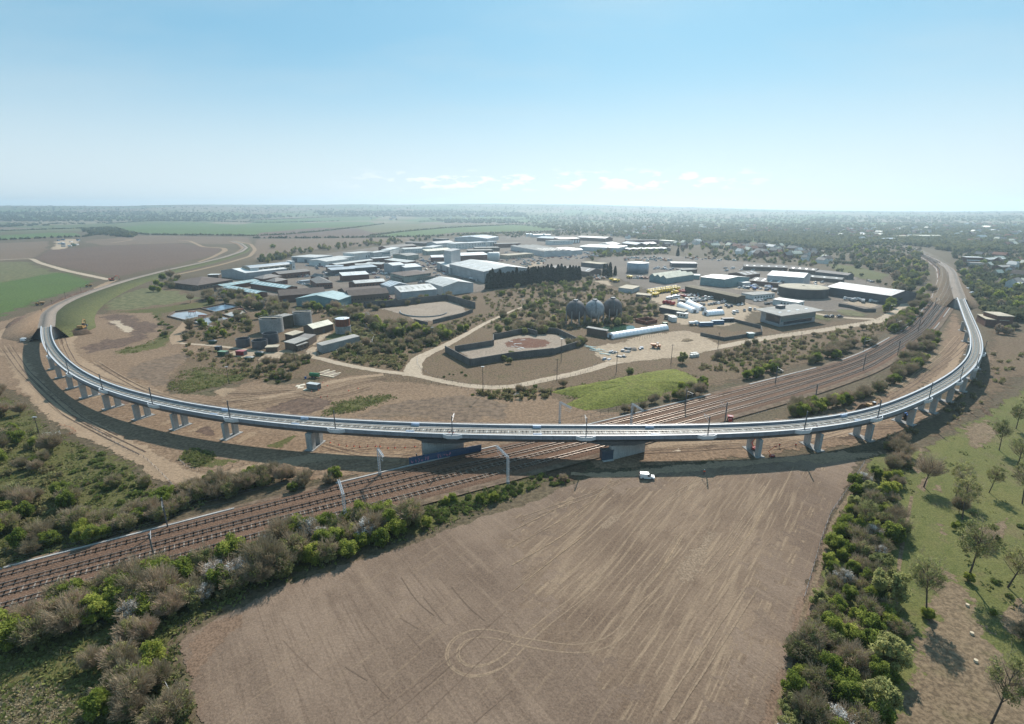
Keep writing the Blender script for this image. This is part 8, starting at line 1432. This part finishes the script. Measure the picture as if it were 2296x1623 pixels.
# yard clutter near the polytunnel
for i in range(16):
    A = gz('b3', rnd.uniform(700, 860), 0); x = rnd.uniform(670, 870); y = 190 + (x - 670) * .3 + rnd.uniform(-8, 25); p = gz('b3', x, y, .15); mb = MB(); L_ = rnd.uniform(3, 7); mb.box(-L_ / 2, L_ / 2, -.12, .12, 0, .25); o = mb.obj('steel_beam', plain('pale_aqua_steel', (.42, .58, .56), .5)); o.location = p + Vector((0, 0, .26 * (i % 3))); o.rotation_euler = (0, rnd.uniform(-.06, .06), rnd.uniform(-.5, .5) - .5); tag(o, 'pale aqua steel beam in the heap beside the pale yard', 'beam', 'aqua steel heap')
for i, (x, y) in enumerate(((1620, 272), (1645, 268), (1632, 285), (1655, 282), (1612, 288))):
    mb = MB(); [mb.box(-1.2, 1.2, -.9, .9, .2 + z * .35, .45 + z * .35) for z in range(4)]; mb.box(-1.1, 1.1, -.8, .8, 0, 1.6); o = mb.obj('crate_stack', plain('white_crates', (.6, .58, .53), .7)); o.location = gz('b3', x, y, .15); o.rotation_euler = (0, 0, .2 * i); tag(o, 'stack of white crates beside the willow bush at the pale yard', 'crates', 'white crate stacks')
for i in range(20):
    q = rnd.choice(((920, 245), (960, 255), (850, 310), (1000, 235), (1030, 215), (900, 250), (1145, 215), (985, 285), (1020, 240))); p = gz('b3', q[0] + rnd.uniform(-25, 25), q[1] + rnd.uniform(-6, 6), .15); mb = MB(); a, b, c = rnd.uniform(.6, 1.8), rnd.uniform(.5, 1.2), rnd.uniform(.4, 1.2); mb.taper([(-a, -b, 0), (a, -b, 0), (a, b, 0), (-a, b, 0)], [(-a * .8, -b * .7, c), (a * .9, -b * .8, c * .9), (a * .7, b * .8, c), (-a * .8, b, c * .8)])
    o = mb.obj('scrap_pile', rnd.choice((M_darkst, plain('grey_blue_scrap', (.22, .26, .30), .6), M_concd))); o.location = p; o.rotation_euler = (0, 0, rnd.uniform(0, 6)); tag(o, 'grey lump of scrap dumped along the pale yard edge', 'scrap', 'yard scrap')
# derelict slab debris in the lower compound
for i in range(9): p = gz('b3', rnd.uniform(-10, 110), rnd.uniform(125, 215), .12); mb = MB(); mb.box(-rnd.uniform(.8, 2.2), rnd.uniform(.8, 2.2), -.5, .5, 0, .15); o = mb.obj('slab_fragment', M_concl); o.location = p; o.rotation_euler = (0, 0, rnd.uniform(0, 3)); tag(o, 'pale slab fragment on the rusty floor of the lower compound', 'slab', 'slab fragments')

# ------------------------------------------------------------------ people
M_skin = plain('skin', (.45, .28, .21), .6); M_navy = plain('navy_trousers', (.03, .035, .06), .85); M_helm = plain('white_helmet', (.75, .75, .75), .4)
def skinned(name, verts, edges, radii, mat, parent):
    me = bpy.data.meshes.new(name); me.from_pydata(verts, edges, []); o = link(bpy.data.objects.new(name, me)); o.modifiers.new('s', 'SKIN'); me.materials.append(mat)
    for i, r in enumerate(radii): sv = me.skin_vertices[0].data[i]; sv.radius = (r, r); sv.use_root = (i == 0)
    o.modifiers.new('d', 'SUBSURF').levels = 1; bpy.context.view_layer.update(); dg = bpy.context.evaluated_depsgraph_get(); m2 = bpy.data.meshes.new_from_object(o.evaluated_get(dg)); o.modifiers.clear(); o.data = m2; m2.materials.clear(); m2.materials.append(mat); m2.polygons.foreach_set('use_smooth', [True] * len(m2.polygons)); o.parent = parent; return o
def person(p, rz, label, pose='stand', jacket=None, group=None):
    T = thing('person', label, 'person', p, rz, group); b = -.42 if pose == 'kneel' else 0; f = .30 if pose == 'kneel' else 0
    V = [(0, 0, .95 + b), (0, .02, 1.2 + b), (f * .4, 0, 1.45 + b), (f * .5, 0, 1.55 + b), (f * .55, 0, 1.68 + b), (f * .6 + .02, 0, 1.78 + b), (.02, .1, .9 + b), (.02, -.1, .9 + b)]
    if pose == 'kneel': V += [(.42, .12, .5), (.2, -.12, .12), (.4, .12, .08), (-.25, -.12, .08), (.52, .12, .04), (-.3, -.12, .1)]
    else: V += [(.05, .12, .5), (.0, -.12, .5), (.0, .13, .08), (-.08, -.13, .08), (.16, .14, .04), (.08, -.14, .04)]
    V += [(f * .4, .2, 1.42 + b), (f * .4, -.2, 1.42 + b), (f * .6 + .06, .27, 1.15 + b), (f * .6 + .06, -.27, 1.15 + b), (f + .2, .24, .95 + b), (f + .18, -.24, .95 + b)]
    for s in (14 + 4, 14 + 5):
        x, y, z = V[s]; V += [(x + .04, y, z - .08)]
    E = [(0, 1), (1, 2), (2, 3), (3, 4), (4, 5), (0, 6), (0, 7), (6, 8), (7, 9), (8, 10), (9, 11), (10, 12), (11, 13), (2, 14), (2, 15), (14, 16), (15, 17), (16, 18), (17, 19), (18, 20), (19, 21)]
    rad = [.15, .14, .15, .06, .10, .07, .10, .10, .07, .07, .05, .05, .045, .045, .07, .07, .05, .05, .035, .035, .035, .035]
    skinned('body', V, E, rad, M_navy, T)
    J = [V[0], V[1], V[2], V[14], V[15], V[16], V[17], V[18], V[19]]; skinned('jacket', J, [(0, 1), (1, 2), (2, 3), (2, 4), (3, 5), (4, 6), (5, 7), (6, 8)], [.175, .17, .175, .085, .085, .065, .065, .05, .05], jacket or M_org, T)
    hx, hy, hz = V[4]; bm = bmesh.new(); bmesh.ops.create_uvsphere(bm, u_segments=12, v_segments=8, radius=.105); bmesh.ops.scale(bm, verts=bm.verts, vec=(1, .9, 1.2)); bmesh.ops.translate(bm, verts=bm.verts, vec=(hx + .01, hy, hz)); me = bpy.data.meshes.new('face'); bm.to_mesh(me); bm.free(); me.materials.append(M_skin); o = link(bpy.data.objects.new('face', me)); o.parent = T
    mb = MB(); mb.cyl(hx, hy, hz + .05, hz + .17, .125, .06, n=10); mb.cyl(hx, hy, hz + .035, hz + .05, .15, n=10); mb.obj('helmet', M_helm, T); return T
person(gz('c3', 1722, 445, .1), R(-100), 'person in orange hi vis jacket standing alone on the field beside a mast shadow')
for (x, y, rz, lab) in ((1735, 962, 2.0, 'person in orange hi vis crouching left of the viaduct mast'), (1775, 962, 1.0, 'person in orange hi vis crouching right of the viaduct mast')):
    i = vat(574 + x / 4, 728.7 + y / 4 + 2, 9.2); q = vpt(i, vw[i] / 2 - .9, 8.63); person(q, rz, lab, 'kneel')
i = vat(1722 + 425 / 4, 728.7 + 925 / 4, 8.6); person(vpt(i, vw[i] / 2 - .9, 8.63), .5, 'person in red jacket crouching on the right hand walkway', 'kneel', M_red)
person(gz('b4', 100, 1100, .1), 1.2, 'person in orange hi vis standing under the right hand spans')
person(gz('b4', 245, 1090, .1), .2, 'person in orange hi vis bending at the dirt pile under the right hand spans', 'kneel')
person(gz('b2', 1440, 1195, .1), 1.0, 'person in white helmet at the left end of the blue hoarding', 'stand', plain('dark_jacket', (.05, .06, .08), .8))

# ------------------------------------------------------------------ poles, lamps, fences, cones
M_pole = plain('dark_timber_pole', (.07, .058, .05), .85, 0, .2, 1)
for k, x, y, h, kind, lab in (('b2', 2037, 625, 13, 'flood', 'tall floodlight pole above the pale road at centre'), ('b3', 440, 335, 13, 'flood', 'tall floodlight pole by the lower compound'), ('b3', 402, 498, 11, 'pole', 'tall timber pole at the left end of the roadside row'), ('b3', 935, 425, 11, 'pole', 'timber pole by the willow verge'), ('b3', 1425, 350, 11, 'pole', 'timber pole at the edge of the pale yard'), ('b3', 1845, 212, 10, 'pole', 'timber pole by the substation compound'), ('b1', 2055, 530, 8.5, 'flood', 'street lamp on the grassy patch inside the curve'), ('b1', 365, 1025, 8.5, 'flood', 'street lamp beside the left thicket'), ('b2', 35, 445, 8, 'pole', 'timber pole left of the small scrub clump'), ('b2', 352, 345, 7, 'pole', 'short pole in the treatment works scrub'), ('a2', 1586, 1330, 10, 'flood', 'floodlight pole among brambles at centre'), ('D', 1115, 1350, 11, 'flood', 'floodlight pole beside the dry path'), ('F', 1545, 1080, 11, 'pole', 'pole in front of the gasholder'), ('F', 2125, 1060, 16, 'pole', 'tall twin pole in front of the striped depot'), ('b4', 285, 195, 9, 'pole', 'timber pole on the brown bank below the estate road'), ('a1', 595, 945, 8, 'pole', 'post beside the left railway bank, middle'), ('a1', 480, 1025, 8, 'pole', 'post beside the left railway bank, nearer'), ('a1', 393, 1115, 8, 'pole', 'post beside the left railway bank, nearest the abutment'), ('a1', 733, 885, 7, 'pole', 'post beside the left railway bank, farthest')):
    T = thing('lamp_post' if kind == 'flood' else 'utility_pole', lab, 'lamp post' if kind == 'flood' else 'pole', gz(k, x, y)); mb = MB(); mb.cyl(0, 0, 0, h, .16, .1, n=6); mb.obj('pole', M_pole, T)
    if kind == 'flood': mb = MB(); mb.box(-.7, .7, -.3, .3, h, h + .3); mb.obj('lamp_head', M_galv, T)
    else: mb = MB(); mb.box(-.9, .9, -.06, .06, h - .5, h - .35); mb.obj('cross_arm', M_pole, T)
def fence(label, k, lst, h=1.4, step=3.2, rails=2, mat=None, name='fence'):
    a = resample(gpts(k, lst), step); mt = mat or M_pole; T = thing(name, label, 'fence', (*a[0], 0)); o_ = Vector((*a[0], 0)); mb = MB()
    for x, y in a: mb.tube(Vector((x, y, 0)) - o_, Vector((x, y, h)) - o_, .06, n=4)
    o = mb.obj('posts', mt, T); o['kind'] = 'stuff'; mb = MB()
    for r in range(rails):
        z = h * (r + 1) / rails - .1
        for (x, y), (x2, y2) in zip(a, a[1:]): mb.tube(Vector((x, y, z)) - o_, Vector((x2, y2, z)) - o_, .022, n=3, caps=False)
    mb.obj('rails', M_galv if mat is None else mt, T)
fence('post and rail fence along the outside of the pale road bend', 'b2', [(1450, 300), (1445, 350), (1480, 400), (1560, 450), (1700, 500), (1900, 545), (2100, 560), (2296, 555), (2400, 540), (2700, 495), (2950, 430), (3060, 350)], 1.2, 3.5)
fence('post and rail fence on the near side of the pale road', 'b2', [(1150, 450), (1370, 495), (1600, 530), (1900, 580), (2080, 640)], 1.2, 4)
fence('wire fence below the green mound running to the railway', 'b3', [(620, 850), (780, 815), (920, 770), (1040, 730), (1180, 680), (1350, 620), (1500, 580)], 1.8, 4.5, 3)
fence('steel palisade fence around the red tank lawn', 'b2', [(860, -90), (940, -30), (1065, 115), (1040, 165), (900, 205), (720, 250)], 2.2, 2.4, 3, M_galv, 'palisade_fence')
fence('gate fence across the treatment works entrance', 'b2', [(560, 280), (460, 250), (360, 225), (240, 205)], 1.8, 2.6, 3, M_galv, 'palisade_fence')
fence('cable fence in pale blue conduit beyond the far track', 'b3', [(560, 870), (800, 830), (1000, 800), (1100, 780), (1300, 735), (1500, 670)], .6, 5, 1, plain('pale_blue_conduit', (.42, .50, .54), .5), 'conduit_fence')
fence('low blue conduit along the near side of the site behind the viaduct', 'b3', [(1990, 870), (2100, 840), (2200, 800), (2296, 770), (2450, 745)], .6, 5, 1, plain('pale_blue_conduit', 0), 'conduit_fence')
fence('orange netting fence along the left haul road', 'c1', [(440, 150), (560, 110), (690, 70), (640, 30), (540, 5)], 1.0, 3, 3, plain('orange_netting', (.50, .13, .05), .7), 'netting_fence')
fence('orange netting fence on the grassy patch inside the curve', 'b1', [(1730, 545), (1900, 500), (2100, 450), (2296, 400)], 1.0, 3, 2, plain('orange_netting', 0), 'netting_fence')
fence('dark rope fence around the grass patch by the lower haul road', 'b1', [(1610, 1215), (1660, 1270), (1750, 1310), (1850, 1315), (2000, 1290), (2160, 1265), (2290, 1240)], 1.0, 3, 2)
fence('line of posts at the left edge of the haul road', 'c1', [(830, 30), (960, 120), (1130, 220), (1300, 300), (1440, 430), (1560, 560)], 1.0, 3.6, 2)
fence('field edge fence between the right hand hedge and the field', 'c4', [(865, 340), (730, 560), (560, 800), (470, 1050), (400, 1300), (320, 1570)], 1.1, 3, 2)
fence('field edge fence in the bottom left scrub', 'd1', [(1270, 760), (1370, 950), (1480, 1200), (1560, 1370), (1640, 1560)], 1.2, 2.6, 2)
fence('fence along the brown bank beside the pale access road', 'b4', [(-100, 120), (200, 80), (500, 35), (900, -30), (1080, -60)], 1.3, 4, 2)
fence('fence with wooden posts in front of the long polytunnel', 'b3', [(1100, 140), (1200, 122), (1300, 100), (1400, 75)], 2.2, 2.2, 1)
mb = MB(); mb.cyl(0, 0, .04, .75, .2, .03, n=8); mb.box(-.24, .24, -.24, .24, 0, .04); CONE = mb.mesh('cone', M_org); mb = MB(); mb.cyl(0, 0, .38, .52, .125, .09, n=8); CONEB = mb.mesh('band', M_frame)
for k, lst, lab in (('c2', [(665, 160), (742, 180), (814, 190), (880, 192), (930, 198), (1002, 192), (1074, 193), (1113, 192), (1184, 208), (1246, 205), (1338, 203), (1424, 196), (1497, 180)], 'orange cone in the row under the central span'), ('b2', [(600, 520), (640, 545), (500, 600), (560, 585), (640, 640), (580, 650), (830, 590), (915, 570)], 'orange cone along the dirt track by the site container')):
    for x, y in lst:
        T = thing('traffic_cone', lab, 'cone', gz(k, x, y, .06), 0, lab.replace('orange cone', 'orange cones')); T.scale = (1.15,) * 3
        for n_, me in (('cone_body', CONE), ('reflective_band', CONEB)): o = link(bpy.data.objects.new(n_, me)); o.parent = T
for x, y, lab in ((1785, 512, 'upper pale tree stump on the parkland path'), (1825, 765, 'middle pale tree stump on the parkland path'), (1860, 1012, 'lower pale tree stump on the parkland path')):
    mb = MB(); mb.cyl(0, 0, 0, .5, .38, .33, n=10); o = mb.obj('tree_stump', plain('fresh_cut_wood', (.55, .45, .32), .8)); o.location = gz('d4', x, y, .05); tag(o, lab, 'stump')
for x, y, rz, lab in ((430, 95, .2, 'white metal barrier lying in the grass near the left lamp'), (505, 95, 1.4, 'white barrier panel standing in the grass near the left lamp')):
    T = thing('barrier', lab, 'barrier', gz('c1', x, y, .1), rz); mb = MB(); [mb.tube((-1.5, 0, z), (1.5, 0, z), .06, n=5) for z in (.2, .7, 1.2)]; mb.obj('rails', M_frame, T); mb = MB(); [mb.tube((a, 0, 0), (a, 0, 1.25), .06, n=5) for a in (-1.5, 0, 1.5)]; mb.obj('uprights', M_frame, T)
T = thing('signal_box', 'dark blue steel equipment cabinet beside the right skewed wall pier', 'cabinet', gz('b3', 845, 1200, .3), .25); mb = MB(); mb.box(-2, 2, -1, 1, .2, 3.4); mb.obj('cabinet_body', plain('cabinet_blue', (.06, .075, .10), .5), T); mb = MB(); mb.box(-2.1, 2.1, -1.1, 1.1, 3.41, 3.6); mb.obj('roof', M_darkst, T); mb = MB(); mb.box(-1.9, 1.9, -1.9, -1.02, .0, .18); mb.obj('step', M_concl, T)

# ------------------------------------------------------------------ houses of the town
HM = []
for i, (wc, rc) in enumerate((('brick', 'red'), ('brick', 'tile'), ('white', 'tile'), ('tan', 'red'), ('white', 'slate'), ('brick', 'slate'), ('white', 'pale'), ('tan', 'cream'))):
    for L_, D, h, rs in ((9, 8, 5.2, 3.4), (16, 8.5, 5.2, 3.2)):
        mb = MB(); mb.v = [(-L_ / 2, -D / 2, 0), (L_ / 2, -D / 2, 0), (L_ / 2, D / 2, 0), (-L_ / 2, D / 2, 0), (-L_ / 2, -D / 2, h), (L_ / 2, -D / 2, h), (L_ / 2, D / 2, h), (-L_ / 2, D / 2, h), (-L_ / 2, 0, h + rs), (L_ / 2, 0, h + rs)]; mb.f = [(0, 1, 5, 4), (2, 3, 7, 6), (1, 2, 6, 9, 5), (3, 0, 4, 8, 7)]; mb.m = [0] * 4; wl = mb.mesh('wall', WM[wc])
        mb = MB(); o_ = .4; k_ = rs / (D / 2) * o_; mb.v = [(sx * (L_ / 2 + o_), y, z + t) for t in (.03, .25) for sx in (-1, 1) for y, z in ((-D / 2 - o_, h - k_), (0, h + rs), (D / 2 + o_, h - k_))]; mb.f = [(0, 1, 4, 3), (1, 2, 5, 4), (6, 9, 10, 7), (7, 10, 11, 8), (0, 3, 9, 6), (2, 8, 11, 5), (0, 6, 7, 1), (1, 7, 8, 2), (3, 4, 10, 9), (4, 5, 11, 10)]; mb.m = [0] * 10; rf = mb.mesh('roof', RM[rc])
        mb = MB(); mb.box(-L_ * .3 - .4, -L_ * .3 + .4, -.3, .3, h + rs - .6, h + rs + 1.1); ch = mb.mesh('chimney', WM['brick']); HM.append((wl, rf, ch, f'{dict(brick="brick", white="white walled", tan="buff")[wc]} {"terrace" if L_ > 10 else "house"} with {dict(red="red tiled", tile="brown tiled", slate="grey slate", pale="pale grey", cream="cream")[rc]} roof', L_))
def houses(k, poly, n, where, smin=1.0, smax=1.4):
    P_ = pts(k, poly); xs = [q[0] for q in P_]; ys = [q[1] for q in P_]; m = 0; tr = 0; pl = []
    while m < n and tr < 4000:
        tr += 1; q = (rnd.uniform(min(xs), max(xs)), rnd.uniform(min(ys), max(ys)))
        if not inpoly(q, P_): continue
        p = GH(*q)
        if p is None or any((p - a).length < 17 for a in pl): continue
        pl.append(p); m += 1; wl, rf, ch, lab, L_ = HM[rnd.randrange(len(HM))]; T = thing('town_house', f'{lab} {where}', 'house', p, rnd.choice((.3, .5, 1.9, 2.1)) + rnd.uniform(-.15, .15), 'houses ' + where); T.scale = (rnd.uniform(smin, smax),) * 3
        W1 = link(bpy.data.objects.new('wall', wl)); W1.parent = T; R1 = link(bpy.data.objects.new('roof', rf)); R1.parent = T; c = link(bpy.data.objects.new('chimney', ch)); c.parent = R1
houses('P', [(1480, 545), (1640, 548), (1660, 560), (1500, 556)], 14, 'behind the dirt yard on the right')
houses('P', [(1640, 556), (1760, 556), (1860, 580), (1850, 592), (1740, 582), (1640, 574)], 34, 'between the yards and the green meadow')
houses('P', [(1850, 516), (1960, 512), (1990, 530), (1940, 540), (1860, 536)], 34, 'in the far estate beyond the long meadow')
houses('P', [(1320, 520), (1480, 508), (1700, 508), (1840, 520), (1620, 528), (1500, 540), (1400, 536)], 60, 'among the town trees behind the estate')
houses('P', [(2150, 500), (2296, 495), (2380, 500), (2380, 560), (2200, 560), (2140, 530)], 70, 'on the wooded slope at right', 1.1, 1.6)
houses('P', [(2180, 570), (2296, 575), (2380, 580), (2380, 660), (2280, 650), (2210, 610)], 30, 'right of the railway bend', .9, 1.2)
houses('P', [(1990, 508), (2140, 505), (2130, 530), (2020, 535)], 20, 'beyond the railway bend')
houses('P', [(700, 490), (1000, 482), (1150, 480), (1150, 490), (980, 494), (860, 494)], 14, 'in the far village across the fields', 1.2, 1.8)
# site compound on the far left field
for i in range(14):
    x, y = 470 + rnd.uniform(0, 240), 425 + rnd.uniform(-20, 45); mb = MB(); mb.box(-4, 4, -1.5, 1.5, 0, 2.8); mb.box(-4.1, 4.1, -1.6, 1.6, 2.81, 2.95); o = mb.obj('site_cabin', rnd.choice((WM['white'], C_blue, C_green, WM['grey']))); o.location = gz('a1', x, y, .1); o.rotation_euler = (0, 0, rnd.choice((.1, 1.67))); tag(o, 'small cabin in the distant contractors compound on the brown field', 'cabin', 'distant compound cabins')
# ------------------------------------------------------------------ the air
def haze():
    m = bpy.data.materials.new('hazy_air'); m.use_nodes = True; nt = m.node_tree; nt.nodes.clear()
    o = nt.nodes.new('ShaderNodeOutputMaterial'); v = nt.nodes.new('ShaderNodeVolumePrincipled')
    v.inputs['Color'].default_value = (.68, .87, 1.0, 1); v.inputs['Density'].default_value = HAZE; v.inputs['Anisotropy'].default_value = .5
    nt.links.new(v.outputs[0], o.inputs['Volume'])
    mb = MB(); mb.box(-9300, 9300, -2500, 9300, -1.2, 205); b = mb.obj('haze', m); tag(b, kind='stuff'); b.display_type = 'WIRE'
HAZE = 1.35e-4
haze()
